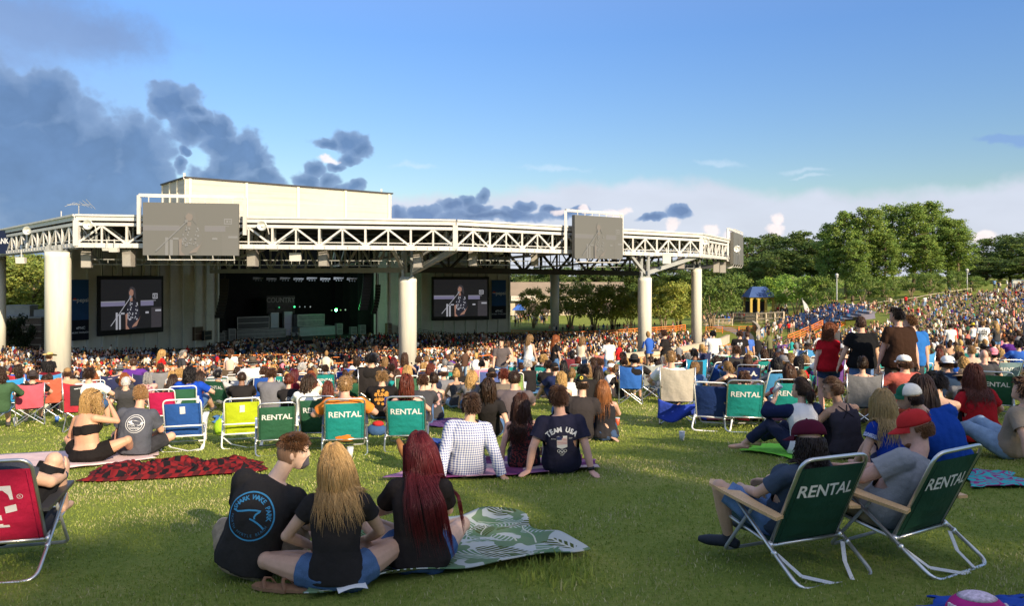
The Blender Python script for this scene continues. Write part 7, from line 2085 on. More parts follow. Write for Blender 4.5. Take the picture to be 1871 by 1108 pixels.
	r, p, bv = hero(loc, dict(hip=(0,0,.11), neck=(-.02,-.13,.63), head=(-.04,-.08,.82), yaw=-8, pitch=-2, bow=.02, fat=1.08, lh=(-.36,-.20,.06), rh=(.30,-.24,.06), lp=(-.7,-.9,.1), rp=(.7,-.9,.1), hl=(-.5,-.7,-.1), hr=(.3,-.9,-.1), nl=(0,0,1), nr=(0,0,1), fist=.1),0,
					'man in navy team shirt with white flag print leaning on straight arms', .0105, 'tee', (.022,.022,.042),.026, 'shorts', .8,(.45,.42,.36), 'pink', wrinkle=.014, eyes=False, scale=1.06)
	wh, bl, rd = mat('print_white', (.60,.60,.60), rough=.8), mat('print_navy', (.03,.04,.12), rough=.8), mat('print_red', (.4,.06,.06), rough=.8)
	parts = [(*arc_text2('TEAM USA', .20,90,.066,88, False, .003),0)]
	parts[0] = ([(x, y - .085) for x, y in parts[0][0]], parts[0][1], 0)
	parts.append(([(-.052,-.035),(.056,-.035),(.056,.05),(-.052,.05)], [(0,1,2,3)], 0)); parts.append(([(-.052,-.075),(0,-.095),(.056,-.075),(.056,-.035),(-.052,-.035)], [(0,1,2,3,4)], 0))
	parts.append(([(-.05,.008),(.0,.008),(.0,.048),(-.05,.048)], [(0,1,2,3)], 1))
	for k in range(5): parts.append(([(-.05 if k < 3 else -.05,-.03 + .016 * k - .012),(.054,-.03 + .016 * k - .012),(.054,-.03 + .016 * k - .006),(-.05,-.03 + .016 * k - .006)] if k < 3 else [(.003,-.03 + .016 * k - .012),(.054,-.03 + .016 * k - .012),(.054,-.03 + .016 * k - .006),(.003,-.03 + .016 * k - .006)], [(0,1,2,3)], 2))
	for cx, cy in ((-.034,-.118),(0,-.118),(.034,-.118),(-.017,-.134),(.017,-.134)):
		v, f = ring2(.0125,.017,20); parts.append(([(x + cx, y + cy) for x, y in v], f, 0))
	for cx in (-.088,.092): v, f = txt('XXXI' if cx < 0 else 'RIO', .022); parts.append(([(x + cx, y + .02) for x, y in v], f, 0))
	v, f = txt('USA', .020); parts.append(([(x, y - .165) for x, y in v], f, 0))
	parts = [q if i < 4 else q for i, q in enumerate(parts)]
	print_on(r, p, bv, [q for q in parts if q[2] == 0], .62,.0, 'shirt_print', [wh])
	for mi, mt in ((1, bl),(2, rd)):
		c = p['spine'](.62) - p['Yf'] * .05
		decal('flag_print', [(q[0], q[1], 0) for q in parts if q[2] == mi], c, p['X'], p['up'], bv, [mt], r, off=.0055)
	hero_hair(r, p, bv, (.085,.040,.020), 'short', 900,.045,.0030, steps=4, vol=1.05)
	mb = MB(); w = p['W'][1]; d = (p['W'][1] - p['E'][1]).normalized(); mb.tube([w - d * .055, w - d * .02], .037,14); mb.build('wrist_watch', mat('watch_black', (.015,.015,.016), rough=.4), r, True)
	loc = hit(1058,806)
	r, p, bv = hero(loc, dict(hip=(0,0,.11), neck=(.04,.0,.63), head=(.05,.06,.815), yaw=-6, pitch=-5, bow=.03, fat=1.05, lh=(-.2,.34,.25), rh=(.46,-.08,.06), rp=(.7,-.6,.2), hr=(.6,-.5,-.3), nr=(0,0,1), fist=.15, lkp=(-.4,.2,1)),0,
					'man in black tee and black and gold cap propped on his right arm', .012, 'tee', (.035,.03,.03),.024, 'shorts', .8,(.34,.30,.2), 'light', wrinkle=.012, eyes=False, scale=1.05)
	hero_hair(r, p, bv, (.05,.03,.018), 'short', 400,.03,.0032, under=True, steps=3, vol=1.03)
	ct = cap_tpl(); c = link('cap', ct['c'], r, (.02,.02,.02)); c.matrix_local = p['HM'] @ Matrix.Rotation(R(-15),4, 'Z') @ Matrix.Rotation(R(-4),4, 'X'); b_ = link('brim', ct['b'], c, (.03,.025,.02))
	mb = MB(); v, f = ring2(.013,.024,24); mb.add([V3(x, -.113 + .25 * (y + .0) , .082 + y) for x, y in v], f); mb.build('emblem', mat('cap_gold', (.62,.50,.05), rough=.7), c)
	loc = hit(1106,806)
	r, p, bv = hero(loc, dict(sex='f', hip=(0,0,.10), neck=(-.02,.03,.60), head=(-.03,.08,.78), yaw=-10, pitch=-6, bow=.03, fat=1.1, lh=(-.14,.4,.32), rh=(.14,.4,.32)),0,
					'woman with long straight orange hair and charcoal tank top', .012, 'tank', (.030,.028,.032),.012, 'shorts', .4,(.04,.07,.14), 'pink', eyes=False, scale=1.0)
	hero_hair(r, p, bv, (.30,.115,.035), 'long', 750,.50,.0034, wave=.005, vol=1.07, steps=14)
	loc = hit(160,848)
	r, p, bv = hero(loc, dict(sex='f', hip=(0,0,.11), neck=(-.05,.03,.63), head=(.0,.08,.81), yaw=72, pitch=0, bow=.0, fat=1.18, tyaw=-14, lh=(-.24,.26,.16), rh=(.16,.24,.68), lp=(-1,-.3,-.2), rp=(1,-.1,-.9), hr=(-.4,.2,.8), nr=(.8,.2,.2),
							 la=(-.2,.5,.08), ra=(.26,.5,.08), lkp=(-.9,.3,.5), rkp=(.8,.3,.4)),-6,
					'blonde woman in black strapless top and black skirt on pink blanket', .011, 'bandeau', (.016,.014,.014),.022, 'shorts', .55,(.014,.012,.012),(.55,.29,.18), botmat=M['cloth'], scale=1.08, binf=.024)
	hero_hair(r, p, bv, (.42,.26,.10), 'long', 800,.44,.0034, wave=.024, vol=1.10, side=-.35, steps=14)
	mb = MB()
	for s in (-1,1): mb.tube([p['HM'] @ V3(.08 * s, .02,.07), p['HM'] @ V3(.06 * s, .08,.095), p['HM'] @ V3(.01 * s, .09,.10)], .007,6)
	mb.build('sunglasses', M['eye'], r, True)
	loc = hit(246,836)
	r, p, bv = hero(loc, dict(hip=(0,0,.11), neck=(.03,.05,.64), head=(.02,.12,.83), yaw=-42, pitch=-10, bow=.05, fat=1.12, tyaw=8, lh=(-.30,.10,.08), rh=(.10,.38,.25), lp=(-.8,-.6,0), hl=(-.3,.6,-.4), la=(-.05,.46,.09), ra=(.0,.52,.08), lkp=(-1,.3,.4), rkp=(1,.3,.4), lf=(.6,.6,-.1), rf=(-.6,.6,-.1)),0,
					'blond man in grey tee with white round whale print', .011, 'tee', (.075,.08,.10),.026, 'shorts', .8,(.03,.03,.035),(.62,.33,.22), wrinkle=.014, scale=1.08)
	parts = [(*ring2(.112,.118,60),0),(*ring2(.088,.094,60),0)]
	parts.append(([(-.085,.022),(-.05,.045),(.0,.046),(.05,.034),(.085,.018),(.105,.03),(.10,.010),(.075,.002),(.03,-.006),(-.03,-.004),(-.07,.006)], [tuple(range(11))], 0))
	parts.append((*stroke2([(-.08,-.012),(-.02,-.018),(.05,-.016),(.09,.0)], .007),0))
	for y in (-.045,-.062): parts.append((*stroke2([(-.065 + .13 * i / 16, y + .006 * math.sin(i * 1.6)) for i in range(17)], .005),0))
	print_on(r, p, bv, parts, .66,.03, 'shirt_print', [mat('print_pale', (.66,.66,.66), rough=.8)])
	hero_hair(r, p, bv, (.34,.19,.08), 'short', 800,.028,.0032, steps=4, vol=1.035)
	c1 = hit(1448,1034); rz1 = 22
	chair('beach', RG, c1, rz1, 'dark green rental chair with wooden armrests, left one in the shade', (.016,.072,.045), scale=1.02)
	r, p, bv = hero(c1 + V3(-.02,.02,.0), dict(sex='f', hip=(0,.05,.27), neck=(.05,-.15,.68), head=(.085,-.10,.855), yaw=14, pitch=-8, bow=-.01, lh=(-.16,.28,.46), rh=(.12,.34,.46), lp=(-1,-.3,-.8), rp=(1,-.3,-.8), la=(-.20,.38,.09), ra=(.16,.6,.09), lkp=(-.5,.2,1), rkp=(.3,.2,1), lf=(-.5,.8,0)), rz1,
					'person in maroon cap and blue shorts in the left green rental chair', .0105, 'tee', (.055,.075,.11),.018, 'shorts', .86,(.11,.19,.36), 'light', shoes=(.02,.024,.035), eyes=False)
	hero_hair(r, p, bv, (.026,.014,.010), 'curly', 600,.17,.0034, under=True, wave=.020, vol=1.08)
	ct = cap_tpl(); c = link('cap', ct['c'], r, (.085,.010,.025)); c.matrix_local = p['HM'] @ Matrix.Scale(1.06,4) @ Matrix.Rotation(R(-8),4, 'X') @ Matrix.Rotation(R(30),4, 'Z'); link('brim', ct['b'], c, (.075,.010,.022))
	c2 = hit(1650,1018); rz2 = 31
	chair('beach', RG, c2, rz2, 'dark green rental chair with wooden armrests, right one, leaning right', (.016,.072,.045), scale=1.02)
	r, p, bv = hero(c2 + V3(-.08,.06,.0), dict(hip=(0,.05,.27), neck=(.17,-.12,.67), head=(.235,-.06,.86), yaw=-44, pitch=-18, bow=.02, fat=1.15, lh=(-.20,.30,.50), rh=(.0,.40,.52), lp=(-1,-.3,-.6), rp=(1,-.3,-.5), la=(-.2,.62,.09), ra=(.16,.66,.09), lkp=(-.3,.2,1), rkp=(.3,.2,1)), rz2,
					'man in red cap and grey tee looking at a phone in the right rental chair', .0105, 'tee', (.28,.28,.29),.024, 'shorts', .86,(.28,.22,.14), 'pink', wrinkle=.014)
	hero_hair(r, p, bv, (.20,.09,.035), 'short', 800,.022,.0026, under=True, steps=3, vol=1.03)
	mb = MB(); mb.ball(p['HM'] @ V3(0,.07,-.095),(.052,.042,.036),14,10,0, p['HM'].to_3x3()); mb.build('beard', M['hair'], r, True, color=(.17,.07,.03))
	c = link('cap', ct['c'], r, (.52,.03,.03)); c.matrix_local = p['HM'] @ Matrix.Rotation(R(-3),4, 'X'); link('brim', ct['b'], c, (.5,.03,.03))
	mb = MB(); v, f = disc2(0,0,.038,.026,24); mb.add([V3(x, -.121 + .22 * y - x * x * 3.0 * -1,.068 + y) for x, y in v], f); mb.build('cap_badge', mat('badge_cream', (.50,.26,.18), rough=.8, nz=(80,.4,2)), c)
	mb = MB(); w = p['W'][-1]; d = (p['W'][-1] - p['E'][-1]).normalized(); mb.tube([w - d * .05, w - d * .01], .036,14); mb.build('wrist_watch', mat('watch_dark', (.015,.015,.016), rough=.4), r, True)
	wl_ = Matrix.Rotation(R(rz2),4, 'Z') @ V3(-.10,.42,.56) + c2 + V3(-.08,.06,0)
	ph = thing('phone', wl_, 'phone in the hand of the man in red cap', 'phone'); ph.rotation_euler = (R(-30), R(-15), R(rz2))
	mb = MB(); mb.box((0,0,0),(.078,.010,.155)); mb.build('case', mat('phone_case_dark', (.02,.02,.025), rough=.4), ph); mb = MB(); mb.box((0,-.006,0),(.068,.004,.14)); mb.build('display', mat('phone_display', (.10,.14,.20), rough=.12), ph)
	loc = hit(1640,884)
	r, p, bv = hero(loc, dict(sex='f', hip=(0,0,.10), neck=(-.03,.12,.58), head=(-.05,.18,.755), yaw=-10, pitch=-8, bow=.04, fat=1.2, lh=(-.22,.10,.06), rh=(.14,.4,.3), lp=(-1,-.5,0), hl=(-.2,.5,-.5)),0,
					'blonde woman in royal blue top with white sleeve trim', .0115, 'short', (.010,.035,.26),.020, 'shorts', .5,(.03,.04,.09), 'pink', eyes=False, scale=1.05)
	hero_hair(r, p, bv, (.44,.29,.12), 'long', 1300,.46,.0032, wave=.010, vol=1.10, steps=14)
	mb = MB(); e = p['S'][-1].lerp(p['E'][-1], .36); d = (p['E'][-1] - p['S'][-1]).normalized(); k = 12
	mb.tube([e - d * .03, e + d * .01], [.074,.076], 18, cap=False); mb.build('sleeve_trim', print_cloth('white_lace', (.55,.55,.6),(.02,.05,.3),60,.2), r, True)
	loc = hit(1735,868)
	r, p, bv = hero(loc, dict(hip=(0,0,.11), neck=(-.20,.06,.58), head=(-.34,.11,.74), yaw=-62, pitch=-6, roll=-8, bow=.08, fat=1.12, tyaw=-8, lh=(-.24,.44,.22), rh=(.1,.44,.3)),6,
					'man in blue tee and green and white cap leaning towards the blonde woman', .0115, 'tee', (.012,.055,.30),.026, 'shorts', .85,(.05,.05,.06), 'light', wrinkle=.014, scale=1.1)
	hero_hair(r, p, bv, (.03,.016,.010), 'short', 500,.03,.003, under=True, steps=3, vol=1.03)
	c = link('cap', ct['c'], r, (.62,.62,.60)); c.matrix_local = p['HM'] @ Matrix.Rotation(R(-3),4, 'X'); link('brim', ct['b'], c, (.02,.12,.07))
	mb = MB(); n = 10; rows = []
	for i in range(6):
		a = math.pi / 2 * i / 5.6; z = .030 + .098 * math.sin(a); cc = math.cos(a) ** .75
		rows.append([V3(.0895 * cc * math.cos(R(35 + 110 * j / n)),.1165 * cc * math.sin(R(35 + 110 * j / n)) - .003, z + .001) for j in range(n + 1)])
	mb.grid(rows); mb.build('cap_front', M['cap'], c, True, color=(.02,.14,.08))
	loc = hit(1470,836)
	r, p, bv = hero(loc, dict(sex='f', hip=(0,0,.11), neck=(-.03,.02,.62), head=(-.02,.07,.80), yaw=-40, pitch=0, bow=.02, fat=1.05, lh=(-.26,.24,.66), rh=(.1,.3,.2), lp=(-1,-.2,-.8), hl=(.2,.2,.8), la=(-.60,.34,.09), ra=(-.40,.50,.09), lkp=(-.5,.3,.6), rkp=(0,.3,1), lf=(-.9,.3,0), rf=(-.8,.5,0)),0,
					'woman in white top with navy sleeves drinking, on the lime towel', .0115, 'tee', (.72,.70,.68),.022, 'trousers', 1.8,(.018,.024,.055), 'light', eyes=False, scale=1.05)
	hero_hair(r, p, bv, (.030,.016,.010), 'pony', 500,.34,.0036, pull=(0,-.125,.0), vol=1.06)
	k_ = p['k']; mb = MB()
	for s in (-1,1): limb(mb, (p['S'][s], p['E'][s], p['W'][s]), k_['arm'], .036,1.5)
	cuts = []
	for s in (-1,1): cuts.append((p['E'][s].lerp(p['W'][s], .5), p['W'][s] - p['E'][s], .12))
	link('raglan_sleeves', shape(mb, 'raglan_sleeve', .012, M['cloth'], 3,(5,.006,4), cuts), r, CC['navy']).name = 'raglan_sleeve'
	cu = thing('cup', loc + V3(-.24,.30,.80), 'clear cup raised by the woman in white and navy', 'cup'); n = 14
	mb = MB(); mb.loft([[V3(a * math.cos(2 * math.pi * j / n), a * math.sin(2 * math.pi * j / n), z) for j in range(n)] for a, z in ((.03,-.06),(.042,.06))]); mb.build('cup_body', mat('cup_clear', (.45,.5,.52), rough=.15), cu, True)
	mb = MB(); mb.tube([(0,0,.06),(0,0,.068)], .044,14); mb.build('lid', mat('cup_lid', (.6,.6,.6), rough=.3), cu); cu.rotation_euler = (R(20), R(30),0)
	loc = hit(1548,838)
	r, p, bv = hero(loc, dict(sex='f', hip=(0,0,.11), neck=(-.06,.06,.60), head=(-.12,.11,.775), yaw=-66, pitch=-12, bow=.06, lh=(-.25,.30,.25), rh=(.05,.40,.3), fat=1.1),4,
					'woman in charcoal strappy tank with brown hair twisted up, in profile', .0115, 'tank', (.045,.038,.048),.014, 'trousers', 1.9,(.02,.018,.022), 'tan', scale=1.08, botmat=M['cloth'])
	hero_hair(r, p, bv, (.085,.042,.02), 'bun', 500,.16,.0034, pull=(0,-.115,.05), vol=1.06)
	mb = MB()
	for s in (-1,1): mb.tube([p['spine'](.98) + p['X'] * (.05 * s) - p['Yf'] * .06, p['spine'](.84) - p['X'] * (.0 * s) - p['Yf'] * .108, p['spine'](.72) - p['X'] * (.06 * s) - p['Yf'] * .118], .006,6)
	mb.build('strap', M['cloth'], r, True, color=(.03,.025,.03))
	loc = hit(1792,812)
	r, p, bv = hero(loc, dict(sex='f', hip=(0,0,.11), neck=(-.04,.05,.63), head=(-.03,.09,.81), yaw=18, pitch=-4, bow=.03, fat=1.3, lh=(-.36,.06,.1), rh=(.3,.30,.28), lp=(-1,-.5,0), hl=(-.2,.6,-.4)),0,
					'woman in red tee with long auburn hair seated at the right edge', .012, 'tee', (.40,.016,.022),.022, 'trousers', 1.5,(.016,.014,.016), 'pink', eyes=False, scale=1.12, botmat=M['cloth'])
	hero_hair(r, p, bv, (.13,.032,.016), 'long', 700,.40,.0038, wave=.024, vol=1.12)
	c3 = hit(18,1036); rz3 = 14
	ch = beach_master(('dark', '', 'alu', '')); ch.location = c3; ch.rotation_euler = (0,0, R(rz3)); ch.scale = (1.0,1.05,1.06); OBST.append((c3.x, c3.y))
	ch['label'] = 'magenta logo chair with aluminium frame at the left edge'
	for q in ch.children_recursive:
		st = q.name.split('.')[0]
		if st in ('backrest', 'seam'): q.color = (.44,.012,.055,1)
		if st == 'seat': q.color = (.03,.03,.035,1)
	U, V = V3(1,0,0), V3(0,-.255,.535).normalized(); N = U.cross(V)
	def sf(x, y):
		t = .5 + y / .593; s = x / .255
		return V3(x, -.10 - .255 * t - .035 * (1 - s * s) * math.sin(math.pi * min(1, t * .95 + .05)),.20 + .535 * t) + N * .005
	mb = MB()
	def gp(pts):
		mb.add([sf(x, y) for x, y in pts], [tuple(range(len(pts)))])
	gp([(-.032,-.15),(.032,-.15),(.030,.13),(-.030,.13)]); gp([(-.07,-.165),(.07,-.165),(.068,-.145),(-.068,-.145)])
	gp([(-.12,.175),(.12,.175),(.12,.150),(.06,.145),(-.06,.145),(-.12,.150)]); gp([(.12,.175),(.125,.065),(.105,.065),(.098,.105),(.07,.14),(.0,.148)]); gp([(-.12,.175),(0,.148),(-.07,.14),(-.098,.105),(-.105,.065),(-.125,.065)])
	gp([(.065,-.045),(.135,-.03),(.135,.025),(.065,.010)]); gp([(-.135,-.03),(-.065,-.045),(-.065,.010),(-.135,.025)])
	v, f = ring2(.015,.0185,24); mb.add([sf(x + .165, y + .085) for x, y in v], f); v, f = txt('R', .022); mb.add([sf(x + .165, y + .085) for x, y in v], f)
	mb.build('lettering', M['lettering'], ch, color=(.62,.60,.62))
	r, p, bv = hero(c3 + V3(-.02,.03,0), dict(hip=(0,.04,.27), neck=(-.16,-.15,.70), head=(-.27,-.08,.86), yaw=-10, pitch=-10, fat=1.05, lh=(-.2,.3,.5), rh=(.29,.20,.56), lp=(-1,-.4,-.6), rp=(1,-.6,-.5), hr=(.0,.5,.7), nr=(.9,0,.2), la=(-.12,.36,.30), ra=(.24,.32,.32), lkp=(-.2,.1,1), rkp=(.3,.0,1)), rz3,
					'person in dark shorts with raised knee in the magenta logo chair', .0105, 'tee', (.05,.055,.07),.02, 'shorts', .93,(.014,.014,.016), 'light', eyes=False, botmat=M['cloth'], scale=1.04)
	hero_hair(r, p, bv, (.03,.018,.012), 'short', 400,.03,.003, steps=3, vol=1.03)
	mb = MB(); w = p['W'][1]; d = (w - p['E'][1]).normalized(); mb.tube([w - d * .05, w - d * .028], .034,12); mb.build('wrist_band', mat('band_navy', (.02,.03,.07), rough=.6), r, True)
	loc = ondep(1515,14.2)
	r, p, bv = hero(loc, dict(sex='f', hip=(0,0,.88), neck=(-.02,.0,1.40), head=(.02,.03,1.575), yaw=68, pitch=-2, bow=.01, fat=1.28, tyaw=-50, la=(-.12,0,.085), ra=(.14,.04,.085), lh=(-.30,-.06,.80), rh=(.22,.22,.86), lp=(-.7,-.7,0), rp=(.5,-1,0), lf=(.7,.7,0), rf=(.7,.7,0)),0,
					'standing woman with curly red hair, red tee and denim shorts', .013, 'tee', (.36,.010,.016),.018, 'shorts', .42,(.030,.055,.12), 'pink', scale=1.0, shoes=(.2,.05,.05))
	hero_hair(r, p, bv, (.17,.05,.016), 'curly', 700,.17,.0040, wave=.022, vol=1.14)
	c = p['spine'](.66) + p['Yf'] * .3 ; Nn = p['Yf']; Uq = -p['X']
	fig = []
	for cx, mi in ((-.075,0),(0,1),(.075,0)):
		v, f = disc2(cx, .045,.016,.018,12); fig.append((v, f, mi)); fig.append(([(cx - .026,.022),(cx + .026,.022),(cx + .030,-.02),(cx + .016,-.07),(cx - .016,-.07),(cx - .030,-.02)], [tuple(range(6))], mi))
	decal('shirt_print', fig, c, Uq, p['up'], bv, [mat('print_lilac', (.62,.58,.66)), mat('print_pink', (.66,.28,.36))], r, off=.004)
	loc = ondep(1574,13.6)
	r, p, bv = hero(loc, dict(hip=(0,0,.94), neck=(0,.0,1.49), head=(.0,.03,1.67), yaw=4, pitch=-2, fat=1.22, la=(-.14,0,.085), ra=(.14,.02,.085), lh=(-.40,.06,.86), rh=(.36,.10,.86), lp=(-.8,-.8,0), rp=(.8,-.8,0)),0,
					'standing man in plain black tee with cropped hair, seen from behind', .013, 'tee', (.012,.012,.013),.028, 'trousers', 1.9,(.09,.16,.32), 'light', eyes=False, wrinkle=.012)
	hero_hair(r, p, bv, (.075,.04,.025), 'short', 700,.016,.0034, steps=3, vol=1.02)
	loc = ondep(1642,12.8)
	r, p, bv = hero(loc, dict(hip=(0,0,.98), neck=(0,.0,1.57), head=(-.02,.03,1.765), yaw=-38, pitch=-4, fat=1.3, tyaw=8, la=(-.15,0,.085), ra=(.15,.02,.085), lh=(-.30,.10,.88), rh=(.34,.04,.92), lp=(-.8,-.8,0), rp=(.8,-.8,0)),0,
					'tall standing man in dark brown tee with black hair', .013, 'tee', (.034,.018,.012),.030, 'shorts', .86,(.05,.045,.035), 'pink', eyes=True, wrinkle=.014, scale=1.02)
	hero_hair(r, p, bv, (.012,.009,.008), 'short', 700,.045,.0042, steps=4, vol=1.06)
	loc = ondep(1667,14.0)
	r, p, bv = hero(loc, dict(hip=(0,0,.95), neck=(0,.0,1.50), head=(-.03,.05,1.685), yaw=-58, pitch=-12, fat=1.1, la=(-.13,0,.085), ra=(.14,.02,.085), lh=(-.22,.22,.9), rh=(.30,.04,.86), lp=(-.8,-.8,0), rp=(.8,-.8,0)),0,
					'standing bearded man in bright blue tee beside the tall man', .013, 'tee', (.025,.13,.40),.026, 'shorts', .86,(.05,.05,.06), 'pink', wrinkle=.012)
	hero_hair(r, p, bv, (.12,.06,.025), 'short', 700,.05,.0042, steps=4, vol=1.07)
	mb = MB(); mb.ball(p['HM'] @ V3(0,.065,-.10),(.056,.044,.045),14,10,0, p['HM'].to_3x3()); mb.build('beard', M['hair'], r, True, color=(.14,.06,.025))
# ------------------------------------------------------------------ people and chairs in the middle of the lawn, placed one by one
def turn(px):
	a = math.degrees(math.atan((935 - px) / F)); return a * (.85 if a > 0 else .35)
def mid(px, py, pose, sex, rz, top, tc, hair, hc, label, bot='shorts', bc='denim', hat=None, hatc='black', skin='light', wide=1.0, s=None, dz=0.0, prt=None, d=None):
	rz += turn(px); s = s or (1.03 if sex == 'm' else .97); ex = .03 if hat in ('cap', 'capback', 'capside') else (.05 if hat else 0)
	if d:
		loc = ondep(px, d); s = min(1.12, max(.9,((HZ - py) / F * d - loc.z) / (HEADTOP[pose] + ex)))
	else: loc = hit(px, py, HEADTOP[pose] * s + ex)
	T = person_tpl(pose, sex); h = Matrix.Rotation(R(rz),3, 'Z') @ (T['HM'].translation * s)
	loc = V3(loc.x - h.x * wide, loc.y - h.y * wide * .5,0); loc.z = gz(loc.x, loc.y) + dz
	o = person(loc, pose, sex, rz, label, top, tc, bot, bc, hair, hc, skin, hat, hatc, s, wide, shoes='charcoal' if pose in ('stand', 'standbent', 'low', 'camp') else None)
	if prt: shirt_print(o, T, top, *prt)
	return o
BV = {}
def shirt_print(o, T, top, kind, col):
	me = T[top]; k = me.name
	if k not in BV: BV[k] = BVHTree.FromPolygons([v.co.copy() for v in me.vertices], [tuple(q.vertices) for q in me.polygons])
	p = T['p']; parts = []
	if kind == 'ring': parts = [(*ring2(.035,.045,20),0),(*disc2(0,0,.022,.022,12),0),(*stroke2([(0,-.04),(.005,-.24)], .010),0)]
	elif kind == 'lines': parts = [(*txt('TOP', .09,.006),0),([(x, y - .09) for x, y in txt('TOUR', .05)[0]], txt('TOUR', .05)[1], 0)]
	elif kind == 'skulls':
		for cx, cy in ((-.05,.05),(.05,.06),(0,-.04)): parts += [(*disc2(cx, cy, .035,.042,12),0),(*stroke2([(cx - .03, cy - .06),(cx + .03, cy - .06)], .02),0)]
	elif kind == 'badge':
		for i in range(9):
			a = i * .698; parts.append((*disc2(.105 * math.cos(a),.13 * math.sin(a),.026,.028,10),0))
		v, f = txt('TUNE', .085,.006); parts.append(([(x, y + .045) for x, y in v], f, 0)); v, f = txt('ARMY', .08,.006); parts.append(([(x, y - .045) for x, y in v], f, 0))
	c = p['spine'](.62) - p['Yf'] * .05
	decal('shirt_print', parts, c, p['X'], p['up'], BV[k], [mat('print_tone', col, rough=.85)], o)
def sitter(px, py, typ, rz, sex, top, tc, hair, hc, label, **kw):
	"""someone in a chair whose head top is at this pixel"""
	return mid(px, py, typ, sex, rz, top, tc, hair, hc, label, **kw)
def beach(px, py, rz, label, fab, sub=RT, s=1.0, **kw):
	rz += turn(px); loc = hit(px, py, .80 * s); return chair('beach', sub, loc, rz, label, fab, scale=s, group=kw.pop('group', 'beach chairs on the lawn'), **kw), loc
def camp(px, py, rz, label, fab, sub=('', False), s=1.0, d=None, **kw):
	rz += turn(px)
	if d:
		loc = ondep(px, d); s = min(1.12, max(.92,((HZ - py) / F * d - loc.z) / .95))
	else: loc = hit(px, py, .95 * s)
	return chair('camp', sub, loc, rz, label, fab, scale=s, group='folding camp chairs on the lawn', **kw), loc
def occupant(loc, rz, pose, sex, top, tc, hair, hc, label, s=1.0, **kw):
	rz += turn(pxof(loc.x, loc.y, 0)[0])
	o = person(loc + V3(0,0,.01), pose, sex, rz, label, top, tc, kw.pop('bot', 'shorts'), kw.pop('bc', 'denim'), hair, hc, kw.pop('skin', 'light'), kw.pop('hat', None), kw.pop('hatc', 'black'), s, kw.pop('wide', 1.0), shoes='charcoal')
	return o
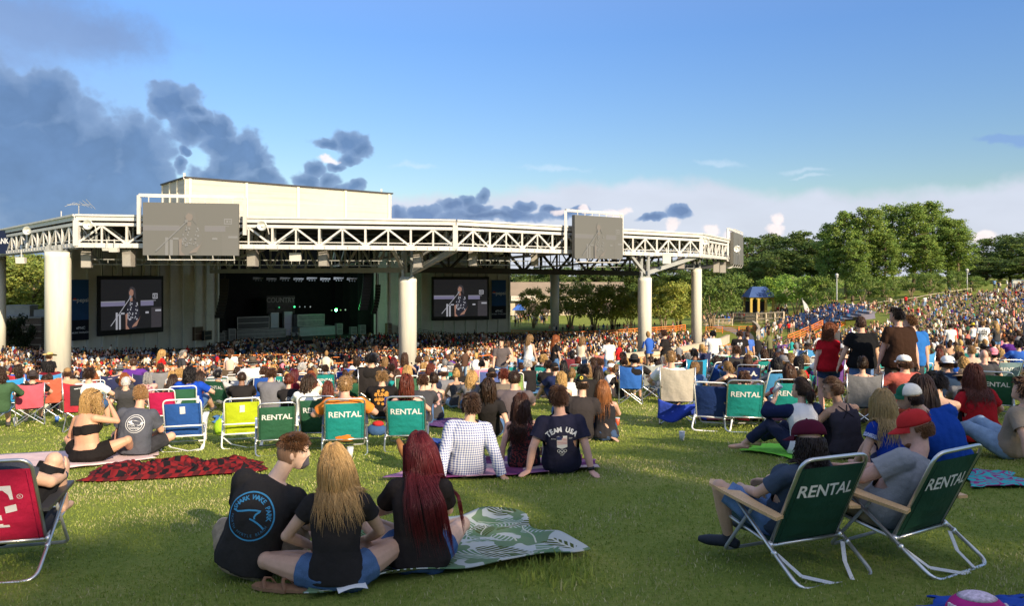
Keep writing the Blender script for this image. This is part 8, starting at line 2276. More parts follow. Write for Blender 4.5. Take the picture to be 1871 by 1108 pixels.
def build_mids():
	c = CC
	beach(338,724,-3, 'empty blue beach chair with white tag hanging on it', (.025,.10,.36),('white', '', 'white', 'tag'),1.02, seatcol=(.02,.07,.25))
	beach(443,722,2, 'empty lime yellow beach chair with white tag', (.50,.60,.02),('white', '', 'white', 'tag'),1.0)
	_, l = beach(505,730,4, 'low dark green rental chair right of the lime yellow chair', GG, ('white', 'RENTAL', 'alu', ''),.95)
	_, l = beach(585,718,-5, 'dark green rental chair half hidden by the orange shirt man', GG, ('white', 'RENTAL', 'alu', ''),1.0)
	_, l = beach(630,722,2, 'teal rental chair of the bald man in orange', TEAL, RT, 1.02)
	occupant(l, 2, 'low', 'm', 'tee', (.72,.22,.035), 'crop', 'dirty blonde', 'bald man in orange tee seated in a teal rental chair', 1.06, skin='pink', wide=1.1)
	_, l = beach(744,718,-2, 'teal rental chair of the red-haired woman holding a blue can', TEAL, RT, 1.02)
	occupant(l, -2, 'low', 'f', 'tank', 'olive', 'bob', 'auburn', 'woman with dark red hair seated in a teal rental chair', 1.04, skin='pink')
	cn = thing('can', Matrix.Rotation(0,4, 'Z') @ V3(l.x - .33, l.y + .15, l.z + .66), 'blue can held up beside the teal rental chair', 'can'); mb = MB(); mb.tube([(0,0,-.06),(0,0,-.055),(0,0,.05),(0,0,.06)], [.026,.033,.033,.027], 14); mb.build('can_body', M['plastic'], cn, True, color=(.02,.06,.40)); mb = MB(); mb.tube([(0,0,.060),(0,0,.063)], .025,12); mb.build('lid', M['tube'], cn)
	q = hit(789,832); k = thing('drink_tub', q, 'blue plastic tub with lid on the grass beside the boots', 'tub'); n = 20
	mb = MB(); mb.loft([[V3(a * math.cos(2 * math.pi * j / n), a * math.sin(2 * math.pi * j / n), z) for j in range(n)] for a, z in ((.09,0),(.115,.17),(.12,.175))]); mb.build('tub', M['plastic'], k, True, color=(.015,.05,.33))
	mb = MB(); mb.tube([(0,0,.175),(0,0,.205)], .15,20); mb.build('lid', M['plastic'], k, color=(.015,.045,.30))
	q = hit(688,796); k = thing('bag', q, 'small blue bag with red cloth on top between the teal chairs', 'bag'); mb = MB(); mb.ball((0,0,.09),(.17,.12,.11),12,8); mb.build('pouch', M['cloth'], k, True, color=(.04,.09,.20)); mb = MB(); mb.ball((.03,-.02,.20),(.10,.08,.05),10,8); mb.build('cloth_top', M['cloth'], k, True, color=(.45,.03,.03))
	q = hit(405,795); k = thing('bag', q, 'lime green bag on the grass beside the yellow chair', 'bag'); mb = MB(); mb.ball((0,0,.13),(.14,.12,.16),12,8); mb.build('pouch', M['cloth'], k, True, color=(.35,.55,.03)); mb = MB(); mb.tube([(-.06,0,.26),(0,0,.36),(.06,0,.26)], .008,6); mb.build('handle', M['cloth'], k, color=(.3,.5,.03))
	q = hit(505,800); k = thing('bag', q, 'crumpled lime bag under the right side of the yellow chair', 'bag'); mb = MB(); mb.ball((0,0,.10),(.13,.10,.12),10,8); mb.build('pouch', M['cloth'], k, True, color=(.40,.58,.03)); mb = MB(); mb.tube([(-.05,0,.2),(0,0,.27),(.05,0,.2)], .007,6); mb.build('handle', M['cloth'], k, color=(.3,.5,.03))
	for px, py, col, lb in ((28,776,(.5,.5,.5), 'pale cup on the grass under the pink camp chair'),(104,772,(.05,.15,.45), 'blue can on the grass right of the pink camp chair'),(1128,778,(.55,.1,.05), 'red cup on the grass left of the bright blue camp chair'),(640,836,(.6,.6,.6), 'white cup on the grass before the teal rental chairs'),(1246,806,(.5,.52,.55), 'pale cup on the open grass left of the rental chairs'),(470,812,(.1,.3,.1), 'green bottle on the grass by the lime chair')):
		q = hit(px, py); k = thing('cup', q, lb, 'cup', 'drinks left on the grass'); mb = MB(); mb.tube([(0,0,0),(0,0,.06),(0,0,.13)], [.032,.038,.044], 12); mb.build('cup_body', M['plastic'], k, True, color=col); mb = MB(); mb.tube([(0,0,.128),(0,0,.136)], .046,12); mb.build('lid', M['plastic'], k, color=(.6,.6,.6))
	_, l = camp(55,708,3, 'pink camp chair with crossed legs at the left', (.58,.10,.14),('', False),.98, d=16)
	sitter(62,680, 'camp', 3, 'm', 'tee', 'black', 'short', 'dark brown', 'dark-haired person in black in the pink camp chair', hat='capback', hatc=(.05,.04,.04), d=16)
	_, l = camp(93,690,-8, 'brick orange camp chair behind the pink one', (.48,.11,.06),('x', False),1.05, d=17.4)
	_, l = camp(150,697,-4, 'red camp chair with black back panel', (.45,.03,.05),('x', True),1.02, d=14.8)
	sitter(166,672, 'camp', -12, 'm', 'tee', 'white', 'short', 'dark brown', 'man in white tee in the red and black camp chair', wide=1.08, d=14.7)
	sitter(3,672, 'camp', 6, 'm', 'long', (.05,.10,.05), 'curly', 'dark brown', 'person with curly hair and green plaid shirt at the left edge', d=15)
	_, l = camp(22,690,-4, 'bright blue camp chair behind the pink one', (.03,.25,.55),('', False),1.0, d=18)
	_, l = camp(203,692,2, 'navy camp chair right of the red and black one', (.022,.028,.085),('x', False),1.02, d=22)
	sitter(221,667, 'camp', 4, 'm', 'tank', 'black', 'crop', 'grey', 'person in grey brimmed hat in a navy camp chair', hat='wide', hatc=(.12,.12,.12), wide=1.1, d=22)
	_, l = camp(262,690,-3, 'second navy camp chair, behind the patterned shirt', (.022,.026,.08),('', False),1.0, d=23)
	mid(268,683, 'knees', 'f', 4, 'tee', (.60,.33,.28), 'bob', 'grey', 'grey-haired person in pink patterned top', skin='pink', wide=1.15, prt=('badge', (.2,.08,.12)))
	beach(300,708,-6, 'magenta beach chair behind the blue one', (.50,.015,.09),('white', '', 'white', ''),.95)
	_, l = beach(334,702,3, 'dark green beach chair of the curly man in blue', GG, PL, 1.0)
	sitter(350,670, 'low', -14, 'm', 'tee', (.012,.06,.40), 'curly', 'black', 'man with dark curly hair in bright blue tee', s=1.1, wide=1.1)
	beach(384,683,2, 'teal rental chair right of the curly man in blue', TEAL, RT, 1.0)
	beach(366,668,-4, 'sage green chair behind the teal rental chair at left', (.06,.12,.06), PL, 1.0)
	beach(312,683,0, 'turquoise chair behind the blonde woman at the left', (.02,.28,.28), PL, 1.0)
	mid(312,680, 'knees', 'f', 10, 'tank', 'teal', 'long', 'blonde', 'blonde woman before the turquoise chair at left')
	_, l = camp(422,672,4, 'brown camp chair behind the man in black', (.10,.07,.045),('x', False),1.0, d=28)
	mid(440,682, 'knees', 'm', 0, 'tee', 'black', 'crop', 'dark brown', 'man in black tee with cropped hair before the brown camp chair', skin='brown', wide=1.12)
	mid(40,662, 'knees', 'm', -6, 'tee', 'grey', 'short', 'grey', 'grey-haired man in grey tee at the far left', wide=1.12, s=1.08)
	mid(76,665, 'knees', 'f', 4, 'tank', 'black', 'wavy', 'blonde', 'blonde woman in black next to the grey-haired man')
	mid(90,643, 'standbent', 'm', -30, 'tee', 'black', 'short', 'brown', 'man in straw cowboy hat and black tee standing by the left column', hat='cowboy', hatc=(.55,.40,.16), s=1.0, d=28)
	mid(246,655, 'camp', 'm', 0, 'tee', 'purple', 'crop', 'brown', 'person in purple tee by the grey hat', wide=1.2, d=24)
	mid(290,662, 'knees', 'm', 8, 'tee', (.20,.22,.12), 'crop', 'grey', 'bald man in sage green tee at the left', wide=1.2, s=1.1)
	mid(125,672, 'camp', 'm', 4, 'tee', 'tan', 'short', 'brown', 'man in tan cap beside the red and black chair', hat='cap', hatc=(.30,.18,.08), d=18)
	mid(192,660, 'knees', 'm', -6, 'tee', 'light grey', 'short', 'ginger', 'red-haired man in light grey tee left of the grey hat')
	mid(212,662, 'knees', 'f', 6, 'tank', 'cream', 'long', 'blonde', 'blonde woman with long hair behind the navy camp chair')
	mid(296,637, 'standbent', 'f', -60, 'tee', 'red', 'long', 'blonde', 'standing blonde woman in red left of the stage', d=30)
	mid(335,640, 'standbent', 'm', -75, 'tee', 'charcoal', 'short', 'grey', 'man in charcoal tee leaning over left of the stage', d=30)
	mid(421,633, 'stand', 'm', 40, 'tee', (.62,.62,.60), 'short', 'brown', 'standing man in striped white shirt before the stage', bc='khaki', d=31)
	mid(463,649, 'camp', 'm', 0, 'tee', 'white', 'short', 'grey', 'man in white shirt and brimmed hat behind a green rental chair', hat='wide', hatc=(.10,.08,.06), wide=1.15, d=21)
	beach(482,681,0, 'green rental chair before the man in the brimmed hat', (.035,.15,.09), RT, 1.0)
	mid(494,675, 'knees', 'm', -10, 'tee', (.14,.14,.155), 'short', 'brown', 'man in grey tee right of the green rental chair', wide=1.15, s=1.08)
	mid(526,686, 'knees', 'f', 0, 'tee', 'black', 'bun', 'auburn', 'person in black tee with silver ring print and tied hair', prt=('ring', (.35,.35,.36)), s=1.0, wide=1.05)
	mid(537,676, 'knees', 'f', -20, 'tank', 'maroon', 'long', 'burgundy', 'woman with dark red hair in maroon behind the ring print shirt')
	o = mid(562,688, 'knees2', 'f', -8, 'tee', 'white', 'bob', 'dark brown', 'woman in white raglan top with dark bob', s=1.03, wide=1.08)
	mid(512,664, 'knees', 'm', 0, 'tee', 'cream', 'crop', 'grey', 'balding man in cream behind the man in grey')
	beach(520,672,3, 'pale green chair behind the man in grey', (.08,.22,.14), PL, 1.0)
	beach(576,678,-2, 'teal rental chair behind the woman in raglan', TEAL, RT, 1.0)
	beach(602,672,4, 'teal chair left of the pink-haired woman', (.02,.30,.28), RT, .98)
	mid(617,669, 'knees', 'f', 6, 'tank', 'cream', 'pony', 'pink', 'woman with pale pink ponytail', skin='light')
	mid(566,675, 'knees', 'f', -6, 'tee', 'black', 'pony', 'black', 'dark-haired woman in black left of the teal rental chair')
	mid(598,700, 'knees', 'f', 0, 'tee', 'black', 'bob', 'auburn', 'woman with dark red bob hidden behind the bald man', s=.95)
	_, l = camp(645,673,5, 'royal blue camp chair left of the black one', (.02,.09,.42),('', False),.92, d=24)
	mid(652,650, 'camp', 'f', 8, 'tee', 'white', 'bob', 'dark brown', 'woman in white tee by the royal blue camp chair', d=24.3)
	_, l = camp(677,674,0, 'black camp chair with small white badge', (.022,.018,.018),('x', False),1.08, d=18.5)
	sitter(680,646, 'camp', 0, 'm', 'tee', 'black', 'short', 'black', 'broad man in black in the black camp chair', wide=1.25, d=18.4)
	_, l = camp(722,673,-2, 'red camp chair of the dark-haired woman', (.50,.05,.05),('', False),1.0, d=22)
	sitter(720,655, 'camp', -6, 'f', 'tee', 'light grey', 'long', 'burgundy', 'woman with dark red hair in the red camp chair', d=22)
	_, l = camp(780,670,4, 'salmon orange camp chair right of the red one', (.55,.14,.06),('', False),.95, d=25)
	sitter(765,652, 'camp', 2, 'm', 'tee', 'navy', 'short', 'brown', 'man in navy tee beside the salmon camp chair', wide=1.1, d=25)
	mid(740,645, 'camp', 'f', -4, 'tank', 'light grey', 'wavy', 'brown', 'woman with long wavy hair before the middle column', d=24)
	mid(704,652, 'camp', 'f', 0, 'tank', 'grey', 'long', 'dirty blonde', 'woman with light brown hair behind the red camp chair', d=24)
	mid(697,680, 'knees', 'm', 0, 'tee', (.015,.013,.013), 'short', 'dirty blonde', 'man in black tee with red and yellow print', wide=1.15, s=1.06, prt=('badge', (.42,.19,.03)))
	mid(792,684, 'knees', 'f', 4, 'tank', 'charcoal', 'bun', 'dark brown', 'woman with hair bun and print tank right of the teal chairs', s=1.02, prt=('badge', (.4,.25,.25)))
	mid(772,686, 'knees', 'm', -4, 'tee', 'charcoal', 'short', 'brown', 'man in charcoal partly behind the red-haired woman')
	mid(836,668, 'knees', 'f', 2, 'tee', 'black', 'long', 'dark brown', 'woman in black tee with white lettering and long dark hair', prt=('lines', (.5,.5,.5)), wide=1.1)
	mid(862,680, 'knees2', 'f', 6, 'tee', (.13,.13,.14), 'wavy', 'blonde', 'woman with curly blonde hair in grey tee', wide=1.05)
	mid(893,693, 'lean', 'f', -6, 'tee', 'black', 'bob', 'dark brown', 'woman in black tee with a grey strap across her back', s=1.08, wide=1.1)
	mid(940,680, 'knees', 'm', -4, 'tee', (.11,.09,.095), 'crop', 'dark brown', 'man in brown-grey raglan tee with cropped hair', s=1.1, wide=1.15)
	mid(898,672, 'knees', 'm', 0, 'tee', 'black', 'short', 'dark brown', 'man in black cap before the blue framed chair', hat='cap', hatc='black')
	mid(920,676, 'knees', 'm', 0, 'tee', (.16,.13,.10), 'short', 'auburn', 'man in camouflage tee with dark red hair')
	beach(895,672,0, 'periwinkle blue chair with wooden frame', (.12,.17,.46),('wood', '', 'white', ''),1.02)
	beach(938,678,-3, 'yellow and green striped beach chair', (.38,.55,.18), PL, .98)
	_, l = camp(960,655,-3, 'blue camp chair right of the standing woman in grey', (.03,.16,.48),('', False),1.0, d=29)
	beach(985,662,2, 'sage green rental chair right of the blue camp chair', (.05,.16,.09), RT, .98)
	mid(916,625, 'standbent', 'm', -170, 'tee', (.10,.085,.085), 'short', 'dark brown', 'standing person in grey tee with star print looking down', s=1.0, d=21)
	mid(968,612, 'standbent', 'f', -30, 'tank', 'white', 'long', 'dirty blonde', 'standing woman in white top with long hair', bot='jeans', bc='pale denim', d=28)
	mid(1016,613, 'standbent', 'f', -60, 'tee', 'black', 'long', 'ginger', 'standing woman in black tee and jeans with long ginger hair', bot='jeans', bc='denim', d=24)
	mid(1064,616, 'standbent', 'f', -30, 'tank', 'cream', 'bob', 'dirty blonde', 'standing woman in cream top', d=28)
	mid(1112,622, 'standbent', 'm', 20, 'tee', 'white', 'short', 'brown', 'standing man in white tee left of the third column', d=27)
	mid(880,660, 'knees', 'm', 4, 'tee', 'pink', 'short', 'black', 'man in pink tee right of the middle column')
	mid(810,662, 'knees', 'm', 4, 'tee', 'light grey', 'short', 'dark brown', 'man in light grey tee right of the middle column')
	mid(1002,660, 'knees', 'm', -4, 'tee', 'black', 'short', 'dark brown', 'man in black tee sitting upright beside sage chair', s=1.05)
	mid(1026,683, 'knees', 'f', 0, 'tank', 'black', 'curly', 'blonde', 'woman with curly golden hair and white straps', s=.98)
	mid(1045,676, 'knees', 'f', -6, 'tee', 'white', 'bun', 'dirty blonde', 'woman in white with light hair tied up')
	mid(1066,668, 'knees', 'm', 0, 'tee', 'black', 'short', 'black', 'man in black behind the black and gold cap', wide=1.12, s=1.05)
	mid(1094,672, 'knees', 'f', 0, 'tank', 'black', 'long', 'dark brown', 'woman with long dark hair behind the orange-haired woman')
	mid(1030,660, 'knees', 'f', 4, 'tank', 'black', 'long', 'black', 'woman with long black hair in the middle rows')
	_, l = camp(1060,655,0, 'black camp chair with round badge in the middle rows', (.03,.025,.025),('x', False),1.0, d=29)
	sitter(1060,640, 'camp', 0, 'm', 'tee', 'brown', 'short', 'brown', 'man in dark cap in the black camp chair with badge', hat='cap', hatc='charcoal', d=29)
	_, l = camp(1098,648,0, 'coral red camp chair in the middle rows', (.50,.17,.14),('', False),1.0, d=30)
	mid(1140,655, 'knees', 'm', 0, 'tee', 'white', 'short', 'dark brown', 'person in white left of the blue camp chair')
	_, l = camp(1152,682,-4, 'bright blue camp chair with crossed legs', (.03,.13,.45),('', False),1.06, d=17.5)
	sitter(1158,650, 'camp', -4, 'm', 'tee', 'black', 'short', 'black', 'man with black and white cap in the bright blue camp chair', hat='capback', hatc=(.03,.03,.03), wide=1.2, d=17.4)
	_, l = camp(1187,680,4, 'pale grey camp chair beside the bright blue one', (.33,.35,.33),('', False),.98, d=18.5)
	_, l0 = camp(1237,670,-6, 'beige camp chair with a blue cover hanging on it', (.50,.45,.36),('', False),1.08, d=13.8)
	sitter(1225,640, 'camp', -4, 'm', 'tee', 'white', 'crop', 'dirty blonde', 'man in white tee with cropped hair in the beige camp chair', d=13.75)
	q = l0; o = thing('chair_cover', V3(q.x, q.y - .04, q.z), 'royal blue cloth slung below the beige camp chair', 'cloth'); rows = [[V3(-.42 + .84 * u, -.36 - .10 * math.sin(3.14 * u) - .04 * math.sin(9 * u + 5 * v),.50 - (.34 + .06 * math.sin(7 * u)) * v - .10 * math.sin(3.14 * u) * (1 - v)) for u in np.linspace(0,1,22)] for v in np.linspace(0,1,12)]; mb = MB(); mb.grid(rows); e = mb.build('cloth', M['cloth'], o, True, color=(.03,.06,.36)); e.modifiers.new('t', 'SOLIDIFY').thickness = .006
	_, l = camp(1270,656,2, 'turquoise and black camp chair', (.02,.30,.52),('', True),1.05, d=20)
	sitter(1268,645, 'camp', 2, 'm', 'tee', 'black', 'short', 'black', 'person with dark hair in the turquoise and black camp chair', skin='brown', d=20)
	beach(1305,694,-18, 'navy beach chair with pale fish pattern', (.02,.05,.19), PL, 1.0)
	_, l = camp(1318,655,0, 'green and black camp chair', (.03,.34,.16),('', True),.96, d=24)
	mid(1317,640, 'camp', 'm', 0, 'tee', 'light grey', 'crop', 'grey', 'man in pale cap behind the green and black chair', hat='cap', hatc='cream', d=25)
	_, l = beach(1364,664,-2, 'navy chair with red striped cover, left of the pair', (.015,.03,.13),('dark', 'U.S.A.', 'alu', 'stripes'),1.02)
	occupant(l, -2, 'low', 'f', 'tank', 'black', 'long', 'brown', 'woman with long brown hair in the left striped navy chair', .98)
	_, l = beach(1416,658,4, 'navy chair with red striped cover, right of the pair', (.015,.03,.13),('dark', 'U.S.A.', 'alu', 'stripes'),1.02)
	occupant(l, 4, 'low', 'f', 'tee', 'black', 'pony', 'brown', 'woman with brown ponytail in the right striped navy chair', .98)
	mid(1345,662, 'lean', 'f', 10, 'tank', 'black', 'wavy', 'brown', 'woman in black tank leaning left of the striped navy chairs')
	_, l = camp(1433,653,-4, 'lime green camp chair', (.30,.60,.12),('', False),1.0, d=27)
	_, l = camp(1465,650,4, 'pale blue camp chair left of the standing red-haired woman', (.16,.26,.48),('x', False),1.0, d=28)
	_, l = beach(1358,690,-4, 'teal rental chair in the middle right, left of the pair', TEAL, RT, 1.04)
	occupant(l, -4, 'low', 'm', 'tee', 'maroon', 'short', 'brown', 'person low in the left teal rental chair on the right side', .9)
	_, l = beach(1437,688,3, 'teal rental chair in the middle right, right of the pair', TEAL, RT, 1.04)
	occupant(l, 3, 'low', 'f', 'tee', (.40,.05,.07), 'bob', 'brown', 'woman in red with brown bob in the right teal rental chair', .98)
	mid(1466,680, 'knees', 'f', 0, 'tee', 'maroon', 'bun', 'dirty blonde', 'woman in maroon top with white back print', bot='jeans', prt=('lines', (.6,.6,.6)))
	mid(1212,603, 'standbent', 'm', 70, 'tee', 'black', 'short', 'brown', 'standing man in black tee with arm out by the third column', bc='olive', d=24)
	mid(1303,605, 'stand', 'm', 0, 'tee', 'white', 'short', 'black', 'standing man in white polo by the farthest column', bot='jeans', bc='black', wide=1.1, d=29)
	mid(1352,605, 'stand', 'm', -10, 'tee', 'black', 'short', 'brown', 'standing man in black tee with white skull print', bc='tan', prt=('skulls', (.6,.6,.6)), wide=1.1, d=26)
	mid(1365,607, 'stand', 'm', 10, 'tee', (.06,.14,.45), 'crop', 'brown', 'standing man in blue tee beside the skull print', bc='tan', d=27)
	_, l = camp(1573,682,-3, 'grey camp chair with dark legs before the standing group', (.17,.17,.18),('', False),1.12, d=12.3)
	sitter(1573,658, 'camp', -3, 'f', 'tank', 'black', 'bun', 'dark brown', 'woman with low dark bun in the grey camp chair', s=1.0, d=12.22)
	_, l = camp(1657,680,-4, 'navy camp chair of the man in white cap', (.018,.024,.065),('', False),1.12, d=12.3)
	sitter(1648,645, 'camp', 20, 'm', 'tee', (.40,.10,.08), 'short', 'brown', 'man in white cap and faded red tee in the navy camp chair', hat='cap', hatc='white', wide=1.2, s=1.05, d=12.2)
	mid(1690,690, 'knees', 'f', 2, 'tee', (.33,.06,.03), 'long', 'brown', 'woman with long brown hair in rust orange top', s=1.1, wide=1.15)
	mid(1717,682, 'knees', 'f', -4, 'tank', (.11,.11,.12), 'short', 'black', 'person with short dark hair in grey sleeveless top', s=1.08, wide=1.1)
	mid(1736,650, 'knees', 'm', -10, 'tee', (.025,.045,.085), 'short', 'brown', 'man in navy tee and white cap with dark logo', hat='capback', hatc='white', wide=1.3, s=1.1)
	mid(1764,655, 'knees', 'f', 0, 'tank', 'cream', 'curly', 'blonde', 'woman with blonde curls right of the white cap')
	mid(1772,642, 'camp', 'm', 14, 'tee', (.42,.33,.26), 'crop', 'dirty blonde', 'bald man in beige tee by the teal chair', wide=1.1, skin='pink', d=17)
	beach(1764,640,-4, 'teal chair behind the bald man in beige', (.03,.28,.26), PL, 1.0)
	mid(1795,654, 'camp', 'm', 0, 'tee', 'charcoal', 'bald', 'brown', 'completely bald man before the woman in purple', skin='pink', d=14.5)
	mid(1812,634, 'lean', 'f', -20, 'tank', (.13,.02,.30), 'short', 'black', 'woman in purple dress with pink headscarf leaning', hat='capback', hatc='pink', wide=1.15, s=1.1)
	beach(1815,676,-16, 'dark green rental chair at the right edge', GG, RT, 1.0)
	mid(1764,690, 'knees', 'm', -6, 'tee', 'grey', 'short', 'brown', 'man in tan brimmed hat left of the red tee woman', hat='wide', hatc='tan', d=12.6)
	mid(1864,690, 'lean', 'm', 40, 'tee', (.30,.24,.18), 'short', 'brown', 'person leaning on hands at the right edge', bot='jeans', bc='pale denim', s=1.1)
	mid(1796,598, 'stand', 'm', 0, 'tee', (.70,.70,.68), 'short', 'dirty blonde', 'standing man in white shirt with dark scribble print', bc='khaki', prt=('badge', (.03,.03,.03)), d=31)
	mid(1736,600, 'stand', 'm', 0, 'tee', 'white', 'short', 'dark brown', 'standing man in plain white tee before the pines', d=34)
	mid(1778,596, 'stand', 'f', 0, 'tank', 'white', 'short', 'brown', 'person in straw hat and white tank standing', hat='wide', hatc='yellow', d=44)
	mid(1820,610, 'standbent', 'f', 20, 'tee', 'charcoal', 'long', 'blonde', 'woman with long blonde hair in charcoal standing at right', d=30)
	mid(1756,645, 'knees', 'm', 0, 'tee', (.02,.10,.42), 'short', 'brown', 'person in bright blue tee behind the bald man in beige')
	mid(1846,620, 'camp', 'm', 0, 'tee', 'purple', 'short', 'brown', 'person in purple plaid shirt at the right edge', skin='brown', d=25)
	mid(1858,640, 'camp', 'm', 0, 'tee', 'blue', 'short', 'black', 'man in blue tee in a chair at the right edge', d=20)
	beach(1832,655,8, 'grey-blue rental chair at the right edge', (.20,.30,.33), RT, 1.0)
	mid(1700,640, 'knees', 'm', 6, None, 'black', 'short', 'brown', 'shirtless man seen from behind, sitting', skin='tan')
	mid(1718,640, 'knees', 'f', 0, 'bandeau' if False else 'tank', 'tan', 'bob', 'auburn', 'woman with auburn hair in tan top beside shirtless man', skin='tan')
	mid(1560,640, 'camp', 'm', 0, 'tee', 'white', 'short', 'dirty blonde', 'man in white tee behind the standing man in black', wide=1.1, d=20)
	for px, d, cl, bc, lb in ((1655,128, 'red', 'black', 'person in red tee walking along the fence under the pines'),(1690,122, 'white', 'pale denim', 'person in white tee and jeans standing on the upper lawn'),(1735,138, 'light blue', 'white', 'person in light blue standing at the top of the lawn'),(1817,142, 'light blue', 'charcoal', 'person in pale blue standing by the white fence'),(1775,143, 'charcoal', 'black', 'person in dark clothes by the right-hand lamp post'),
							 (1627,130, 'cream', 'khaki', 'person in cream standing before the pale tree trunks'),(1441,112, 'red', 'black', 'person in red tee in the walkway gap'),(1425,113, 'salmon', 'grey', 'person in salmon tee in the walkway gap'),(1405,112, 'black', 'khaki', 'person in black tee in the walkway gap'),(1393,108, 'light blue', 'pale denim', 'person in light blue shirt in the walkway gap'),(1415,118, 'light grey', 'tan', 'person in light grey in the walkway gap'),
							 (1464,134, 'charcoal', 'cream', 'person standing by the white feather flag'),(1552,120, 'white', 'black', 'person in white standing among the upper crowd')):
		x = (px - 935.5) / F * d; person(V3(x, d, gz(x, d)), 'stand', 'm', random.uniform(-60,60), lb, 'tee', cl, 'jeans', bc, 'short', random.choice(['brown', 'black', 'dirty blonde']), 'light', shoes='charcoal')
def build_fill():
	"""the rest of the lawn crowd: the nearest ones are people of their own, the rest one mass"""
	pts = lawn_points(); rg = random.Random(12)
	n_ind = max(0,298 - len(PEOPLE))
	marks = [(-20, 'far left edge'),(60, 'outer left column'),(130, 'left cream column'),(230, 'left wing screen'),(330, 'dark flight cases'),(430, 'stage left edge'),(540, 'stage middle'),(640, 'stage right side'),(745, 'middle cream column'),(838, 'right wing screen'),(910, 'right wing banner'),(1000, 'grey rear column'),(1095, 'right truss screen'),
			 (1178, 'third cream column'),(1272, 'farthest cream column'),(1345, 'narrow end screen'),(1400, 'kiosk'),(1470, 'white feather flag'),(1520, 'grey lamp post'),(1575, 'leftmost pines'),(1640, 'middle pines'),(1700, 'tallest pine'),(1750, 'rightmost pines'),(1800, 'gap beside pines'),(1860, 'far right edge')]
	used = set(); used_chairs = set(); mass = seat_spots()
	chair_names = {'teal': TEAL, 'turquoise': (.03,.33,.32), 'dark green': GG, 'sage green': (.07,.17,.10), 'royal blue': (.02,.09,.42), 'navy': (.02,.026,.08), 'red': (.48,.04,.05), 'black': (.03,.028,.028), 'grey': (.2,.2,.21), 'sky blue': (.06,.26,.52), 'maroon': (.16,.02,.03), 'white': (.6,.6,.58), 'lime': (.35,.6,.1), 'purple': (.13,.05,.24)}
	posew = ['knees'] * 5 + ['cross'] * 2 + ['knees2'] * 3 + ['lean'] * 2 + ['side']
	hn = {'short': 'short', 'crop': 'cropped', 'long': 'long', 'wavy': 'long wavy', 'bob': 'bobbed', 'curly': 'curly', 'pony': 'ponytailed', 'bun': 'tied-up'}
	for i, (x, y) in enumerate(pts):
		z = gz(x, y); yaw = stage_yaw(x, y)
		if i < n_ind:
			sex = rg.choice('mf'); seat = rg.random()
			px = pxof(x, y, z)[0]; mk = min(marks, key=lambda m: abs(m[0] - px))[1]
			row = 'near' if y < 21 else ('middle' if y < 28 else 'far')
			if seat < .40: pose, where = ('low' if rg.random() < .75 else 'camp'), 'chair'
			elif seat < 1.1: pose, where = rg.choice(posew), 'sitting'
			else: pose, where = 'stand', 'standing'
			for _ in range(60):
				tc = rg.choice(TOPS); hs = rg.choice(['short', 'short', 'crop', 'curly'] if sex == 'm' else ['long', 'long', 'wavy', 'bob', 'pony', 'bun']); hc = rg.choice(HAIRC); gar = 'tee' if sex == 'm' or rg.random() < .6 else 'tank'
				hat = rg.choice(['cap', 'capback']) if rg.random() < .16 else None; htc = rg.choice(['white', 'black', 'navy', 'red', 'grey', 'tan'])
				lb = '%s in %s, %s, %s, %s row below %s' % ('man' if sex == 'm' else 'woman', tc + (' tee' if gar == 'tee' else ' tank'), hn[hs] + ' ' + hc + ' hair' if not hat else htc + ' cap', where, row, mk)
				if lb not in used: break
			used.add(lb)
			rz = math.degrees(yaw) + rg.gauss(0,16)
			if pose in ('low', 'camp'):
				if pose == 'low': nm = rg.choice(['teal', 'teal', 'teal', 'turquoise', 'dark green', 'dark green', 'sage green', 'royal blue', 'navy', 'sky blue', 'white'])
				else: nm = rg.choice(['royal blue', 'navy', 'red', 'black', 'grey', 'sky blue', 'maroon', 'lime', 'purple'])
				cl = '%s %s under %s in %s, %s row below %s' % (nm, 'rental chair' if nm in ('teal', 'dark green') else ('beach chair' if pose == 'low' else 'camp chair'), 'man' if sex == 'm' else 'woman', tc, row, mk)
				if cl in used_chairs: cl = '%s chair under %s-haired %s, %s row below %s' % (nm, hc, 'man' if sex == 'm' else 'woman', row, mk)
				used_chairs.add(cl)
				if pose == 'low': chair('beach', RT if nm in ('teal', 'dark green') else PL, V3(x, y, z), rz, cl, chair_names[nm], group='beach chairs on the lawn')
				else: chair('camp', ('', False), V3(x, y, z), rz, cl, chair_names[nm], group='folding camp chairs on the lawn')
			person(V3(x, y, z), pose, sex, rz, lb, gar, tc, 'shorts' if rg.random() < .7 else 'jeans', rg.choice(['denim', 'dark denim', 'khaki', 'black', 'pale denim']), hs, hc, rg.choice(SKINN), hat, htc, rg.uniform(.94,1.06) * (1 if sex == 'm' else .95), rg.uniform(.96,1.16), group='people on the lawn', shoes='charcoal' if pose == 'stand' else None)
		else:
			mass.append((x, y, z, yaw + rg.gauss(0,.4),1 if rg.random() < .86 else (0 if rg.random() < .5 else 2), rg.uniform(.9,1.08)))
	for r_, a0, a1, n in ((84,-12,-1,90),):
		for _ in range(n):
			r2 = 80.6 + 1.1 * rg.randint(0,8); a = rg.uniform(a0, a1); x, y = polar(r2, a); mass.append((x, y, gz(x, y) + stand_z(r2), stage_yaw(x, y),0,1.0))
	for px0, px1, d0, d1, n in ((940,1000,150,170,40),(1000,1250,128,134,40),(1280,1440,138,147,90),(1390,1450,104,122,22),(1480,1600,124,132,60),(1820,1871,128,140,14)):
		for _ in range(n):
			px, d = rg.uniform(px0, px1), rg.uniform(d0, d1); x = (px - 935.5) / F * d; mass.append((x, d, gz(x, d), rg.uniform(0,6.28),2, rg.uniform(.92,1.05)))
	crowd_mass('crowd', mass, 'dense crowd filling the seats under the roof and the far lawn')
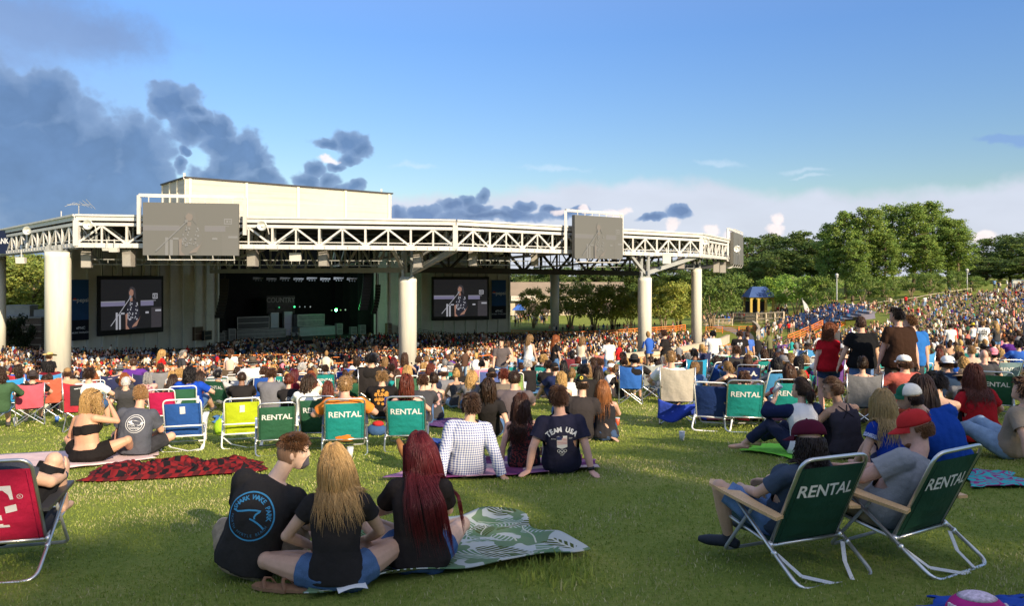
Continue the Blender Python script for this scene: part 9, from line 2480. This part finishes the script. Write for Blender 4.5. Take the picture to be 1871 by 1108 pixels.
# ------------------------------------------------------------------ build everything
import time as _t
_t0 = _t.time()
def step(s): print('BUILD %-14s %.1fs' % (s, _t.time() - _t0), flush=True)
FAST_SKIP = set()
build_ground(); step('ground')
_, KEY = build_pavilion(); hang_things(KEY); build_stage_things(KEY); step('pavilion')
build_heroes(); step('heroes')
build_blankets(); step('blankets')
build_mids(); step('mids')
build_bowl(); build_blue_seats(); step('bowl')
build_fill(); step('fill')
build_trees(); step('trees')
build_grass(); step('grass')
